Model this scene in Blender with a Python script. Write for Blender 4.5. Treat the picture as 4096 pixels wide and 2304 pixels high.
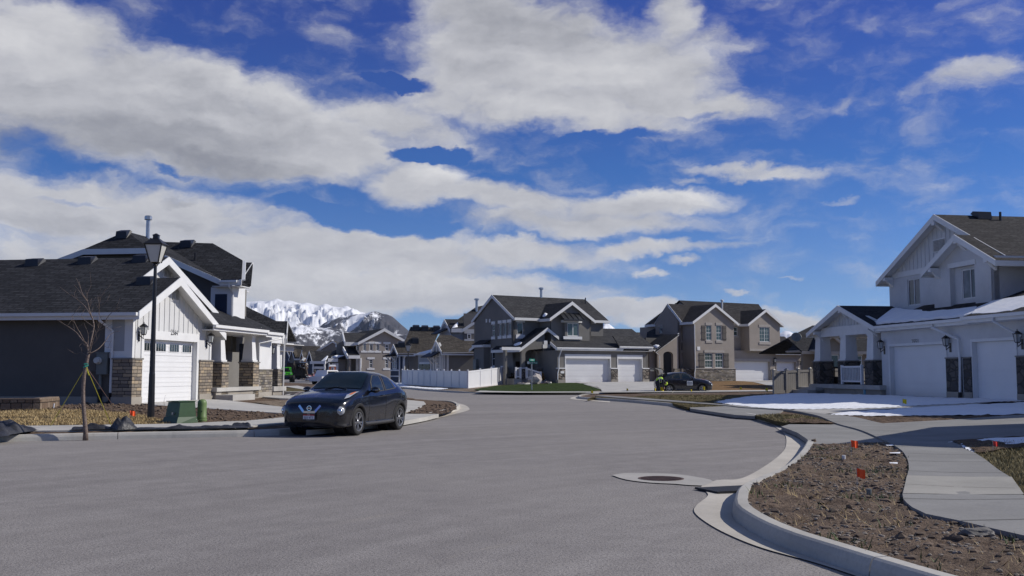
import bpy, bmesh, math, random
from mathutils import Vector, Matrix, noise as mnoise
from mathutils.geometry import tessellate_polygon
random.seed(7)
scene = bpy.context.scene
for o in list(bpy.data.objects):
    bpy.data.objects.remove(o)
R = math.radians
V = Vector

# ------------------------------------------------------------------ camera
CAM_H, LENS = 1.53, 35.0
FPX = 4096*LENS/36.0
PITCH = math.atan(338/FPX)
cd = bpy.data.cameras.new('camera'); cam = bpy.data.objects.new('camera', cd)
scene.collection.objects.link(cam); scene.camera = cam
cd.lens = LENS; cd.sensor_width = 36; cd.sensor_fit = 'HORIZONTAL'; cd.clip_start = .05; cd.clip_end = 60000
cam.location = (0, 0, CAM_H); cam.rotation_euler = (R(90)+PITCH, 0, 0)

# ------------------------------------------------------------------ light
SUN_AZ = R(8)          # from +X towards +Y: the sun stands to the right of the street
SUN_EL = R(36.5)
sund = bpy.data.lights.new('sun', 'SUN'); sun = bpy.data.objects.new('sun', sund)
scene.collection.objects.link(sun)
sund.energy = 4.2; sund.angle = R(.53); sund.color = (1.0, .95, .87)
sdir = V((math.cos(SUN_AZ)*math.cos(SUN_EL), math.sin(SUN_AZ)*math.cos(SUN_EL), math.sin(SUN_EL)))
sun.rotation_euler = (-sdir).to_track_quat('-Z', 'Y').to_euler()
sun.location = sdir*100
scene.view_settings.view_transform = 'Standard'; scene.view_settings.look = 'None'
scene.view_settings.exposure = 0.0; scene.view_settings.gamma = 1
scene.view_settings.use_curve_mapping = False

# ------------------------------------------------------------------ node helper
class NT:
    def __init__(s, tree): s.t = tree; s.n = tree.nodes; s.l = tree.links
    def new(s, typ, **kw):
        nd = s.n.new(typ)
        for k, v in kw.items(): setattr(nd, k, v)
        return nd
    def put(s, sock, v):
        if v is None: return
        if hasattr(v, 'is_output') or hasattr(v, 'links'): s.l.new(v, sock)
        else: sock.default_value = v
    def m(s, op, a, b=None, c=None, clamp=False):
        nd = s.new('ShaderNodeMath', operation=op); nd.use_clamp = clamp
        for i, v in enumerate((a, b, c)):
            if v is not None: s.put(nd.inputs[i], v)
        return nd.outputs[0]
    def vm(s, op, a, b=None, out=0):
        nd = s.new('ShaderNodeVectorMath', operation=op); s.put(nd.inputs[0], a)
        if b is not None: s.put(nd.inputs[1], b)
        return nd.outputs[out]
    def comb(s, x, y, z=0.0):
        nd = s.new('ShaderNodeCombineXYZ')
        for i, v in enumerate((x, y, z)): s.put(nd.inputs[i], v)
        return nd.outputs[0]
    def sep(s, v):
        nd = s.new('ShaderNodeSeparateXYZ'); s.put(nd.inputs[0], v); return nd.outputs
    def noise(s, vec, scale=5, detail=4, rough=.55, dist=0, lac=2.0, out='Fac'):
        nd = s.new('ShaderNodeTexNoise'); s.put(nd.inputs['Vector'], vec)
        for k, v in (('Scale', scale), ('Detail', detail), ('Roughness', rough), ('Distortion', dist), ('Lacunarity', lac)):
            s.put(nd.inputs[k], v)
        return nd.outputs[out]
    def voro(s, vec, scale, feature='F1', out='Distance', rnd=1.0):
        nd = s.new('ShaderNodeTexVoronoi', feature=feature); s.put(nd.inputs['Vector'], vec); nd.inputs['Scale'].default_value = scale
        nd.inputs['Randomness'].default_value = rnd
        return nd.outputs[out]
    def ramp(s, fac, stops, interp='LINEAR'):
        nd = s.new('ShaderNodeValToRGB'); s.put(nd.inputs[0], fac); cr = nd.color_ramp; cr.interpolation = interp
        while len(cr.elements) < len(stops): cr.elements.new(.5)
        for e, (p, c) in zip(cr.elements, stops):
            e.position = p; e.color = (c, c, c, 1) if isinstance(c, (int, float)) else (*c, 1)
        return nd.outputs[0]
    def mix(s, fac, a, b, blend='MIX'):
        nd = s.new('ShaderNodeMix', data_type='RGBA', blend_type=blend)
        s.put(nd.inputs[0], fac)
        for i, v in ((6, a), (7, b)):
            if isinstance(v, tuple) and len(v) == 3: v = (*v, 1)
            s.put(nd.inputs[i], v)
        return nd.outputs[2]
    def sstep(s, x, a, b):
        nd = s.new('ShaderNodeMapRange', interpolation_type='SMOOTHSTEP'); s.put(nd.inputs[0], x)
        s.put(nd.inputs[1], a); s.put(nd.inputs[2], b)
        return nd.outputs[0]
    def bump(s, h, strength=.3, dist=.02, norm=None):
        nd = s.new('ShaderNodeBump'); s.put(nd.inputs['Height'], h); nd.inputs['Strength'].default_value = strength
        nd.inputs['Distance'].default_value = dist
        if norm is not None: s.put(nd.inputs['Normal'], norm)
        return nd.outputs[0]

# ------------------------------------------------------------------ sky: Nishita with clouds laid out by bearing and height
world = bpy.data.worlds.new('World'); scene.world = world; world.use_nodes = True
w = NT(world.node_tree); w.n.clear()
SKY_STRENGTH = .10
sky = w.new('ShaderNodeTexSky', sky_type='NISHITA'); sky.sun_disc = False
sky.sun_elevation = SUN_EL; sky.sun_rotation = R(90) - SUN_AZ
sky.altitude = 1400; sky.air_density = 1.0; sky.dust_density = .35; sky.ozone_density = 3.0
# (cx, cy, rx, ry, tilt_deg, weight): cloud masses, in units of 1/1000 rad of bearing / height above the horizon
def CL(cx, cy, rx, ry, t=0, wgt=1.0):          # photograph survey: 2576-wide sheet, horizon at 937
    k = 1000/2504.0
    return ((cx-1288)*k, (937-cy)*k, rx*k, ry*k, t, wgt)
CLOUDS = [CL(90, 230, 330, 185, 0, 1.1), CL(420, 320, 470, 185, -8, 1.2), CL(760, 340, 350, 130, -14, 1.05), CL(980, 310, 260, 75, -14, .9),
          CL(1290, 160, 350, 190, 8, 1.15), CL(1600, 200, 310, 150, -8, 1.1), CL(1720, 270, 260, 52, -6, .95), CL(1500, 290, 330, 70, -6, 1.0),
          CL(1230, 270, 290, 65, 0, .9), CL(1200, 60, 210, 110, 0, .95), CL(1700, 60, 90, 90, 0, .8), CL(1790, 130, 190, 42, -5, .62),
          CL(700, 420, 300, 70, 0, 1.0), CL(1060, 460, 160, 75, 0, 1.1), CL(1260, 500, 270, 55, -8, 1.0), CL(1600, 515, 320, 45, 4, 1.0),
          CL(1450, 560, 430, 50, 0, .85), CL(300, 560, 640, 95, -2, 1.0), CL(880, 640, 560, 100, -4, 1.05), CL(500, 690, 700, 130, 0, 1.1),
          CL(1000, 740, 640, 75, 0, 1.1), CL(1550, 780, 300, 32, -3, .95), CL(1640, 630, 290, 26, 3, .8), CL(1710, 660, 75, 20, 0, .8),
          CL(1620, 690, 70, 13, 0, .7), CL(1900, 450, 215, 24, -7, .72), CL(1740, 458, 70, 14, -4, .5), CL(2390, 270, 145, 44, 10, .66),
          CL(2270, 290, 70, 25, 12, .42), CL(2090, 293, 45, 22, 20, .42), CL(2360, 100, 60, 22, 5, .3), CL(2100, 530, 55, 10, 0, .5),
          CL(1990, 712, 36, 7, 0, .5), CL(1835, 738, 45, 9, 0, .6), CL(1975, 800, 100, 34, -8, .95), CL(1630, 770, 60, 14, 0, .7),
          CL(500, 110, 130, 26, 0, .34), CL(820, 105, 100, 40, 0, .42), CL(700, 20, 120, 50, 0, .3), CL(1300, 640, 300, 50, 0, .9),
          CL(1930, 25, 60, 22, 0, .35), CL(-250, 500, 500, 400, 0, 1.0), CL(1400, -150, 500, 120, 0, .9)]
HOLES = [CL(1000, 215, 110, 22, -8, .9), CL(1080, 385, 120, 24, 5, 1.0), CL(240, 545, 90, 12, -3, .5), CL(900, 555, 260, 34, -8, .75), CL(1780, 300, 60, 12, 0, .3),
         CL(450, 455, 60, 10, 0, .4), CL(1560, 345, 200, 18, 4, .5)]
DARKS = [CL(330, 400, 470, 75, 0, 1.0), CL(80, 430, 200, 60, 0, .6), CL(480, 522, 50, 14, 0, .75), CL(640, 440, 260, 40, -4, .7), CL(200, 590, 160, 22, 0, .5),
         CL(1150, 560, 260, 40, 0, .3), CL(1500, 555, 260, 36, 0, .35), CL(1330, 70, 300, 80, 0, .55), CL(640, 330, 200, 70, 0, .35), CL(450, 575, 120, 14, 0, .4)]
LIGHTS = [CL(1120, 430, 110, 40, 0, 1.0), CL(90, 190, 200, 90, 0, .7), CL(540, 330, 70, 28, 0, .6), CL(1500, 190, 300, 60, 0, .6), CL(900, 715, 500, 50, 0, .45),
          CL(1700, 490, 200, 26, 0, .7), CL(700, 245, 300, 70, -12, .5), CL(1450, 290, 300, 30, -4, .5), CL(60, 640, 100, 40, 0, .5)]
def cloud_group():
    g = bpy.data.node_groups.new('cloud_mass', 'ShaderNodeTree')
    g.interface.new_socket('P', in_out='INPUT', socket_type='NodeSocketVector')
    for nm_ in ('density', 'tone'): g.interface.new_socket(nm_, in_out='OUTPUT', socket_type='NodeSocketFloat')
    t = NT(g); gi = t.new('NodeGroupInput'); go = t.new('NodeGroupOutput'); P = gi.outputs[0]
    # billow warp
    w1 = t.noise(t.vm('MULTIPLY', P, (.0085, .014, 0)), 1.0, 5, .58, 0, 2.1, 'Color')
    w2 = t.noise(t.vm('MULTIPLY', P, (.034, .052, 0)), 1.0, 5, .6, 0, 2.1, 'Color')
    q = t.vm('ADD', P, t.vm('MULTIPLY', t.vm('SUBTRACT', w1, (.5, .5, .5)), (74, 46, 0)))
    q = t.vm('ADD', q, t.vm('MULTIPLY', t.vm('SUBTRACT', w2, (.5, .5, .5)), (21, 16, 0)))
    def blob(c, src):
        cx, cy, rx, ry, tilt, wgt = c
        mp = t.new('ShaderNodeMapping', vector_type='TEXTURE'); t.put(mp.inputs[0], src)
        mp.inputs['Location'].default_value = (cx, cy, 0); mp.inputs['Rotation'].default_value = (0, 0, R(tilt)); mp.inputs['Scale'].default_value = (rx, ry, 1)
        d2 = t.vm('DOT_PRODUCT', mp.outputs[0], mp.outputs[0], 1)
        return t.m('MULTIPLY', t.m('SUBTRACT', 1.0, d2, clamp=True), wgt)
    acc = None
    for c in CLOUDS:
        b = blob(c, q); acc = b if acc is None else t.m('SMOOTH_MAX', acc, b, .22)
    for c in HOLES: acc = t.m('SUBTRACT', acc, blob(c, q))
    f1 = t.noise(t.vm('MULTIPLY', q, (.014, .03, 0)), 1.0, 7, .6)
    f2 = t.noise(t.vm('ADD', t.vm('MULTIPLY', q, (.014, .03, 0)), (.11, .33, 0)), 1.0, 5, .6)
    dens = t.m('ADD', t.m('MULTIPLY_ADD', acc, 1.55, -.42), t.m('MULTIPLY', t.m('SUBTRACT', f1, .5), 1.9))
    tone = None
    for lst, sg in ((DARKS, -1.0), (LIGHTS, 1.0)):
        for c in lst:
            b = t.m('MULTIPLY', blob(c, q), sg); tone = b if tone is None else t.m('ADD', tone, b)
    t.l.new(dens, go.inputs[0]); t.l.new(t.m('ADD', t.m('MULTIPLY', tone, .30), t.m('MULTIPLY', t.m('SUBTRACT', f1, f2), .55)), go.inputs[1])
    return g
cg = cloud_group()
tc = w.new('ShaderNodeTexCoord'); dx, dy, dz = w.sep(tc.outputs['Generated'])
az = w.m('ARCTAN2', dx, dy); el = w.m('ARCSINE', dz)
P = w.comb(w.m('MULTIPLY', az, 1000.0), w.m('MULTIPLY', el, 1000.0))
def cl(vec):
    nd = w.new('ShaderNodeGroup'); nd.node_tree = cg; w.put(nd.inputs[0], vec); return nd.outputs
c0 = cl(P)
# sky away from the view: scattered cloud, added overhead to whiten the light
side = w.m('MAXIMUM', w.sstep(w.m('ABSOLUTE', az), .62, .85), w.sstep(el, .45, .7))
alt = w.noise(w.comb(w.m('DIVIDE', dx, w.m('MAXIMUM', dz, .06)), w.m('DIVIDE', dy, w.m('MAXIMUM', dz, .06))), .9, 5, .6)
altd = w.m('MULTIPLY', w.m('SUBTRACT', alt, .55), 2.2)
dens = w.m('ADD', w.m('MULTIPLY', c0[0], w.m('SUBTRACT', 1.0, side)), w.m('MULTIPLY', altd, side))
cover = w.sstep(dens, -.30, .85)
fine = w.noise(w.vm('MULTIPLY', P, (.012, .032, 0)), 1.0, 6, .62)
shade = w.m('ADD', w.m('ADD', .60, c0[1]), w.m('MULTIPLY', w.sstep(dens, .3, 1.3), -.10))
shade = w.m('ADD', shade, w.m('MULTIPLY', w.m('SUBTRACT', fine, .5), .42))
shade = w.m('ADD', shade, w.m('MULTIPLY', w.sstep(el, .30, .06), .08))
ccol = w.ramp(shade, [(0, (.235, .245, .285)), (.3, (.36, .368, .405)), (.55, (.51, .515, .55)), (.8, (.66, .66, .68)), (1, (.84, .83, .83))])
tint = w.ramp(w.m('DIVIDE', w.m('MAXIMUM', el, 0.0), 1.2), [(0, (.47, .66, 1.1)), (.04, (.47, .65, 1.04)), (.07, (.432, .585, .92)), (.167, (.24, .468, .875)), (.29, (.25, .36, .87)), (.36, (.28, .40, .88)), (.6, (.62, .76, 1.0))])
skyc = w.mix(1.0, sky.outputs[0], tint, 'MULTIPLY')
bg1 = w.new('ShaderNodeBackground'); w.l.new(skyc, bg1.inputs[0]); bg1.inputs[1].default_value = SKY_STRENGTH
bg2 = w.new('ShaderNodeBackground'); w.l.new(ccol, bg2.inputs[0]); bg2.inputs[1].default_value = 1.0
mx = w.new('ShaderNodeMixShader'); w.l.new(w.m('MULTIPLY', cover, .97), mx.inputs[0]); w.l.new(bg1.outputs[0], mx.inputs[1]); w.l.new(bg2.outputs[0], mx.inputs[2])
wo = w.new('ShaderNodeOutputWorld'); w.l.new(mx.outputs[0], wo.inputs[0])

# ------------------------------------------------------------------ survey helpers: sight lines of the photograph cut with real planes
_c, _s = math.cos(PITCH), math.sin(PITCH)
EYE = V((0, 0, CAM_H))
def ray(px, py):
    u = (px-2048)/FPX; v = (1152-py)/FPX
    return V((u, _c - v*_s, _s + v*_c))
def G(px, py, z=0.0):
    r = ray(px, py); return EYE + r*((z-CAM_H)/r.z)
def D(px, py, y):
    r = ray(px, py); return EYE + r*(y/r.y)
def cut(px, py, pt, nrm):
    r = ray(px, py); return EYE + r*((pt-EYE).dot(nrm)/r.dot(nrm))

class Fr:
    """facade frame: u along the wall (to the right seen from outside), d behind it, z up"""
    def __init__(s, ox, oy, ang):
        s.o = V((ox, oy, 0)); s.u = V((math.cos(ang), math.sin(ang), 0)); s.n = V((s.u.y, -s.u.x, 0)); s.ang = ang
    def p(s, u, d, z): return s.o + s.u*u - s.n*d + V((0, 0, z))
    def uv(s, px, py, d=0.0):
        q = cut(px, py, s.p(0, d, 0), s.n) - s.o
        return q.dot(s.u), q.z
    def loc(s, P):
        q = P - s.o; return q.dot(s.u), -q.dot(s.n), q.z
    def sub(s, u, d, turn=0.0):
        q = s.p(u, d, 0); return Fr(q.x, q.y, s.ang + turn)

class MB:
    def __init__(s): s.v = []; s.f = []
    def add(s, vs, fs):
        k = len(s.v); s.v += [V(a) for a in vs]; s.f += [tuple(k+i for i in f) for f in fs]; return s
    def hexa(s, a):        # 8 corners: bottom ring 0-3, top ring 4-7
        return s.add(a, [(3, 2, 1, 0), (4, 5, 6, 7), (0, 1, 5, 4), (1, 2, 6, 5), (2, 3, 7, 6), (3, 0, 4, 7)])
    def box(s, f, u0, u1, d0, d1, z0, z1):
        P = f.p
        return s.hexa([P(u0, d0, z0), P(u1, d0, z0), P(u1, d1, z0), P(u0, d1, z0), P(u0, d0, z1), P(u1, d0, z1), P(u1, d1, z1), P(u0, d1, z1)])
    def taper(s, f, u, d, w0, w1, z0, z1):
        P = f.p; r = []
        for w_, z in ((w0, z0), (w1, z1)): r += [P(u-w_, d-w_, z), P(u+w_, d-w_, z), P(u+w_, d+w_, z), P(u-w_, d+w_, z)]
        return s.hexa(r)
    def cube(s, c, sx, sy, sz, rz=0.0):
        f = Fr(c[0], c[1], rz); return s.box(f, -sx/2, sx/2, -sy/2, sy/2, c[2]-sz/2, c[2]+sz/2)
    def ext(s, f, poly, d0, d1, holes=()):
        """wall polygon [(u,z)...] from depth d0 to d1, with real openings"""
        loops = [list(poly)] + [list(h) for h in holes]
        tris = tessellate_polygon([[V((a, b, 0)) for a, b in L] for L in loops])
        flat = [q for L in loops for q in L]; n = len(flat)
        vs = [f.p(a, d0, b) for a, b in flat] + [f.p(a, d1, b) for a, b in flat]
        fs = []
        for t in tris:
            (ax, az), (bx, bz), (cx, cz) = (flat[i] for i in t)
            t = tuple(t) if (bx-ax)*(cz-az)-(bz-az)*(cx-ax) > 0 else (t[0], t[2], t[1])
            fs += [t, (t[0]+n, t[2]+n, t[1]+n)]
        k = 0
        for L in loops:
            m_ = len(L); ar = sum(L[i][0]*L[(i+1) % m_][1]-L[(i+1) % m_][0]*L[i][1] for i in range(m_))
            hole = L is not loops[0]
            for i in range(m_):
                a, b = k+i, k+(i+1) % m_
                fs.append((b, a, a+n, b+n) if (ar > 0) != hole else (a, b, b+n, a+n))
            k += m_
        return s.add(vs, fs)
    def slab(s, pts, t, down=True):
        """flat polygon in space, top face as given, thickness t under it"""
        pts = [V(p) for p in pts]; n = V((0, 0, 0))
        for i in range(len(pts)):
            n += pts[i].cross(pts[(i+1) % len(pts)])
        n.normalize()
        if n.z < 0: pts.reverse(); n = -n
        k = len(pts); o = -n*t
        vs = pts + [p+o for p in pts]
        return s.add(vs, [tuple(range(k)), tuple(range(2*k-1, k-1, -1))] + [(i, i+k, (i+1) % k+k, (i+1) % k) for i in range(k)])
    def bar(s, a, b, wdt, hgt, up=None):
        a, b = V(a), V(b); d = (b-a).normalized(); up = V(up) if up is not None else V((0, 0, 1))
        side = d.cross(up).normalized(); up = side.cross(d).normalized()
        r = []
        for p in (a, b):
            pass
        x, y = side*wdt/2, up*hgt/2
        return s.hexa([a-x-y, a+x-y, b+x-y, b-x-y, a-x+y, a+x+y, b+x+y, b-x+y])
    def tube(s, pts, rad, n=8, caps=True):
        pts = [V(p) for p in pts]; k = len(s.v); m_ = len(pts)
        rad = list(rad) if hasattr(rad, '__len__') else [rad]*m_
        for i, p in enumerate(pts):
            t = (pts[min(i+1, m_-1)]-pts[max(i-1, 0)]).normalized()
            ref = V((0, 0, 1)) if abs(t.z) < .9 else V((1, 0, 0))
            x = t.cross(ref).normalized(); y = t.cross(x)
            for j in range(n):
                a = 2*math.pi*j/n; s.v.append(p+(x*math.cos(a)+y*math.sin(a))*rad[i])
        for i in range(m_-1):
            for j in range(n):
                a, b = k+i*n+j, k+i*n+(j+1) % n; s.f.append((a, a+n, b+n, b))
        if caps:
            s.f.append(tuple(k+j for j in range(n))); s.f.append(tuple(k+(m_-1)*n+j for j in reversed(range(n))))
        return s
    def lathe(s, c, prof, n=16, M=None):
        """profile [(r,h)...] turned about the z axis at c (or placed by matrix M)"""
        k = len(s.v); M = M or Matrix.Translation(V(c))
        for r, h_ in prof:
            for j in range(n):
                a = 2*math.pi*j/n; s.v.append(M @ V((r*math.cos(a), r*math.sin(a), h_)))
        for i in range(len(prof)-1):
            for j in range(n):
                a, b = k+i*n+j, k+i*n+(j+1) % n; s.f.append((a, b, b+n, a+n))
        s.f.append(tuple(k+j for j in reversed(range(n)))); s.f.append(tuple(k+(len(prof)-1)*n+j for j in range(n)))
        return s
    def rock(s, c, r, sub=1, sq=(1, 1, .7), rough=.25, seed=0):
        bm = bmesh.new(); bmesh.ops.create_icosphere(bm, subdivisions=sub, radius=1)
        off = V((seed*3.1, seed*1.7, seed))
        vs = []
        for v in bm.verts:
            q = v.co * (1+rough*2*mnoise.noise(v.co*1.6+off)); vs.append(V(c)+V((q.x*sq[0], q.y*sq[1], q.z*sq[2]))*r)
        fs = [tuple(v.index for v in f.verts) for f in bm.faces]; bm.free()
        return s.add(vs, fs)
    def split(s, tol=.03):
        """separate clusters of pieces that do not touch"""
        par = list(range(len(s.v)))
        def fd(i):
            while par[i] != i: par[i] = par[par[i]]; i = par[i]
            return i
        for f in s.f:
            for k in f[1:]: par[fd(k)] = fd(f[0])
        comp = {}
        for fi, f in enumerate(s.f): comp.setdefault(fd(f[0]), []).append(fi)
        C = []
        for fl in comp.values():
            ids = {i for fi in fl for i in s.f[fi]}; C.append((fl, [min(s.v[i][k] for i in ids)-tol for k in range(3)], [max(s.v[i][k] for i in ids)+tol for k in range(3)]))
        n = len(C); g = list(range(n))
        def fg(i):
            while g[i] != i: g[i] = g[g[i]]; i = g[i]
            return i
        for i in range(n):
            for j in range(i):
                if all(C[i][1][k] <= C[j][2][k] and C[j][1][k] <= C[i][2][k] for k in range(3)): g[fg(i)] = fg(j)
        out = {}
        for i in range(n): out.setdefault(fg(i), []).extend(C[i][0])
        if len(out) < 2: return [s]
        res = []
        for fl in out.values():
            m_ = MB(); mp = {}
            for fi in fl:
                r = []
                for i in s.f[fi]:
                    if i not in mp: mp[i] = len(m_.v); m_.v.append(s.v[i])
                    r.append(mp[i])
                m_.f.append(tuple(r))
            res.append(m_)
        return res
    def mesh(s, name, mat, org=V((0, 0, 0)), smooth=False):
        me = bpy.data.meshes.new(name); me.from_pydata([tuple(v-org) for v in s.v], [], s.f)
        uvl = me.uv_layers.new(name='metric')
        vv = me.vertices; uvd = uvl.data
        for poly in me.polygons:
            n = poly.normal
            if abs(n.z) > .985: tx, ty = V((1, 0, 0)), V((0, 1, 0))
            else:
                tx = V((-n.y, n.x, 0)).normalized(); ty = n.cross(tx)
            for li in poly.loop_indices:
                p = vv[me.loops[li].vertex_index].co + org; uvd[li].uv = (p.dot(tx), p.dot(ty))
        me.materials.append(mat)
        if smooth: me.polygons.foreach_set('use_smooth', [True]*len(me.polygons))
        me.update(); return me
    def build(s, name, mat, parent=None, smooth=False, org=None, label=None):
        if not s.v: return None
        if org is None: org = wloc(parent) if parent else V((0, 0, 0))
        o = bpy.data.objects.new(name, s.mesh(name, mat, org, smooth)); scene.collection.objects.link(o)
        if parent: o.parent = parent
        else: o.location = org
        if label: o['label'] = label
        return o
def wloc(o):
    l = V((0, 0, 0))
    while o is not None: l = l + o.location; o = o.parent
    return l
def thing(name, label, cat, loc, group=None):
    o = bpy.data.objects.new(name, None); scene.collection.objects.link(o); o.location = loc; o.empty_display_size = .2
    o['label'] = label; o['category'] = cat
    if group: o['group'] = group
    return o
def tag(o, label, cat, group=None):
    o['label'] = label; o['category'] = cat
    if group: o['group'] = group
    return o
def setting(name, mb, mat, kind='structure', smooth=False, label=None):
    o = mb.build(name, mat, smooth=smooth); o['kind'] = kind
    if label: o['label'] = label
    return o
def copy_thing(o, loc, label, rz=None, scale=None):
    c = o.copy(); scene.collection.objects.link(c); c.location = loc; c['label'] = label
    if rz is not None: c.rotation_euler = (0, 0, rz)
    if scale: c.scale = (scale,)*3
    for ch in o.children:
        k = ch.copy(); scene.collection.objects.link(k); k.parent = c
        for g in ch.children:
            q = g.copy(); scene.collection.objects.link(q); q.parent = k
    return c

# ------------------------------------------------------------------ materials (all node-based)
MATS = {}
def mat(name):
    m_ = bpy.data.materials.new(name); m_.use_nodes = True; t = NT(m_.node_tree)
    b = t.n['Principled BSDF']; MATS[name] = m_
    return m_, t, b
def uvc(t): return t.new('ShaderNodeUVMap', uv_map='metric').outputs[0]
def obc(t): return t.new('ShaderNodeNewGeometry').outputs['Position']
def fin(t, b, col=None, rough=.6, bump=None, spec=.5, metal=0.0, coat=0.0):
    if col is not None: t.put(b.inputs['Base Color'], (*col, 1) if isinstance(col, tuple) else col)
    t.put(b.inputs['Roughness'], rough); b.inputs['Specular IOR Level'].default_value = spec
    b.inputs['Metallic'].default_value = metal; b.inputs['Coat Weight'].default_value = coat
    if bump is not None: t.put(b.inputs['Normal'], bump)
def sc(c, k): return tuple(x*k for x in c)
def m_plain(name, col, rough=.5, var=.12, nscale=3, bump=.0, metal=0.0, spec=.5, coat=0.0):
    m_, t, b = mat(name); P = obc(t); n = t.noise(P, nscale, 5)
    c = t.mix(t.ramp(n, [(.3, 0), (.7, 1)]), sc(col, 1-var), sc(col, 1+var))
    fin(t, b, c, rough, t.bump(t.noise(P, nscale*14, 3), bump, .01) if bump else None, spec, metal, coat); return m_
def m_stucco(name, col):
    m_, t, b = mat(name); P = obc(t)
    c = t.mix(t.ramp(t.noise(P, .55, 5, .62), [(.3, 0), (.7, 1)]), sc(col, .86), sc(col, 1.12))
    c = t.mix(t.m('MULTIPLY', t.noise(P, 9, 3), .35), c, sc(col, .75))
    fin(t, b, c, .93, t.bump(t.noise(P, 55, 3), .45, .012), .2); return m_
def m_shingle(name, c1, c2, row=.17):
    m_, t, b = mat(name); uv = uvc(t)
    br = t.new('ShaderNodeTexBrick'); t.put(br.inputs['Vector'], uv); br.offset = .37; br.squash = 1
    br.inputs['Scale'].default_value = 1; br.inputs['Brick Width'].default_value = .42; br.inputs['Row Height'].default_value = row
    br.inputs['Mortar Size'].default_value = .02; br.inputs['Mortar Smooth'].default_value = .3; br.inputs['Bias'].default_value = -.1
    t.put(br.inputs['Color1'], (*c1, 1)); t.put(br.inputs['Color2'], (*c2, 1)); t.put(br.inputs['Mortar'], (*sc(c1, .3), 1))
    c = t.mix(t.ramp(t.noise(uv, .8, 5), [(.35, 0), (.7, 1)]), br.outputs[0], t.mix(1.0, br.outputs[0], (.72, .72, .74), 'MULTIPLY'))
    c = t.mix(t.ramp(t.noise(uv, 6, 4), [(.42, 0), (.62, .75)]), c, t.mix(1.0, c, (.55, .55, .57), 'MULTIPLY'))
    fin(t, b, c, .92, t.bump(t.m('ADD', br.outputs[1], t.m('MULTIPLY', t.noise(uv, 40, 2), -.4)), .55, .02), .25); return m_
def m_ledge(name, pal, w_=.34, hh=.105, mort=(.05, .047, .043)):
    m_, t, b = mat(name); uv = uvc(t)
    q = t.vm('ADD', uv, t.vm('MULTIPLY', t.vm('SUBTRACT', t.noise(uv, 4, 3, .5, 0, 2, 'Color'), (.5, .5, .5)), (.09, .035, 0)))
    br = t.new('ShaderNodeTexBrick'); t.put(br.inputs['Vector'], q); br.offset = .41; br.squash = .7; br.squash_frequency = 3
    br.inputs['Scale'].default_value = 1; br.inputs['Brick Width'].default_value = w_; br.inputs['Row Height'].default_value = hh
    br.inputs['Mortar Size'].default_value = .012; br.inputs['Mortar Smooth'].default_value = .4
    t.put(br.inputs['Color1'], (0, 0, 0, 1)); t.put(br.inputs['Color2'], (1, 1, 1, 1)); t.put(br.inputs['Mortar'], (.5, .5, .5, 1))
    cell = t.ramp(br.outputs[0], [(i/(len(pal)-1), c) for i, c in enumerate(pal)])
    c = t.mix(t.m('MULTIPLY', t.noise(uv, 14, 4), .6), cell, t.mix(1.0, cell, (.45, .43, .42), 'MULTIPLY'))
    c = t.mix(br.outputs[1], c, mort)
    hgt = t.m('ADD', t.m('MULTIPLY', br.outputs[1], -1.0), t.m('MULTIPLY', t.noise(q, 9, 5, .65), .8))
    fin(t, b, c, .88, t.bump(hgt, .9, .05), .25); return m_
def m_cobble(name, pal, s_=4.2, mort=(.06, .055, .05)):
    m_, t, b = mat(name); uv = t.vm('MULTIPLY', uvc(t), (.75, 1.15, 1))
    e = t.voro(uv, s_, 'DISTANCE_TO_EDGE'); v = t.voro(uv, s_, 'F1', 'Color')
    c = t.ramp(t.sep(v)[0], [(i/(len(pal)-1), q) for i, q in enumerate(pal)])
    c = t.mix(t.m('MULTIPLY', t.noise(uv, 12, 5), .7), c, t.mix(1.0, c, (.4, .4, .4), 'MULTIPLY'))
    g = t.sstep(e, .03, .09); c = t.mix(g, mort, c)
    fin(t, b, c, .88, t.bump(t.m('ADD', t.sstep(e, 0, .25), t.m('MULTIPLY', t.noise(uv, 10, 4), .4)), .9, .05), .25); return m_
def m_conc(name, col, joint=None):
    m_, t, b = mat(name); P = obc(t)
    c = t.mix(t.ramp(t.noise(P, .7, 6, .65), [(.3, 0), (.72, 1)]), sc(col, .80), sc(col, 1.13))
    c = t.mix(t.ramp(t.noise(P, 30, 3), [(.45, 0), (.75, .35)]), c, sc(col, .62))
    c = t.mix(t.ramp(t.noise(t.vm('MULTIPLY', P, (1, 1, .2)), 2.6, 4, .7), [(.60, 0), (.72, .4)]), c, sc(col, .6))
    fin(t, b, c, .9, t.bump(t.noise(P, 60, 4), .25, .006), .25); return m_

m_trim = m_plain('white_trim', (.70, .70, .69), .55, .05, 2)
m_trimgrey = m_plain('taupe_trim', (.34, .31, .28), .7, .06, 2, .1)
m_door = m_plain('garage_door_paint', (.72, .72, .72), .45, .03, 1)
m_vinyl = m_plain('white_vinyl', (.70, .70, .71), .4, .03, 1)
m_vinyltan = m_plain('taupe_vinyl', (.30, .28, .255), .5, .05, 1)
m_black = m_plain('black_paint', (.012, .012, .014), .38, .2, 4)
m_blackm = m_plain('dark_metal_roof', (.03, .032, .036), .4, .15, 3, metal=.3)
m_char = m_stucco('charcoal_stucco', (.128, .122, .112))
m_greyst = m_stucco('grey_stucco', (.20, .192, .178))
m_taupest = m_stucco('taupe_stucco', (.33, .292, .255))
m_tanst = m_stucco('tan_stucco', (.26, .215, .165))
m_beigest = m_stucco('beige_grey_stucco', (.25, .228, .20))
m_whitest = m_stucco('white_stucco', (.62, .62, .62))
m_navy = m_plain('navy_siding', (.016, .026, .052), .6, .12, 2)
m_slate = m_plain('slate_blue_siding', (.030, .042, .07), .65, .12, 2)
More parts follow.
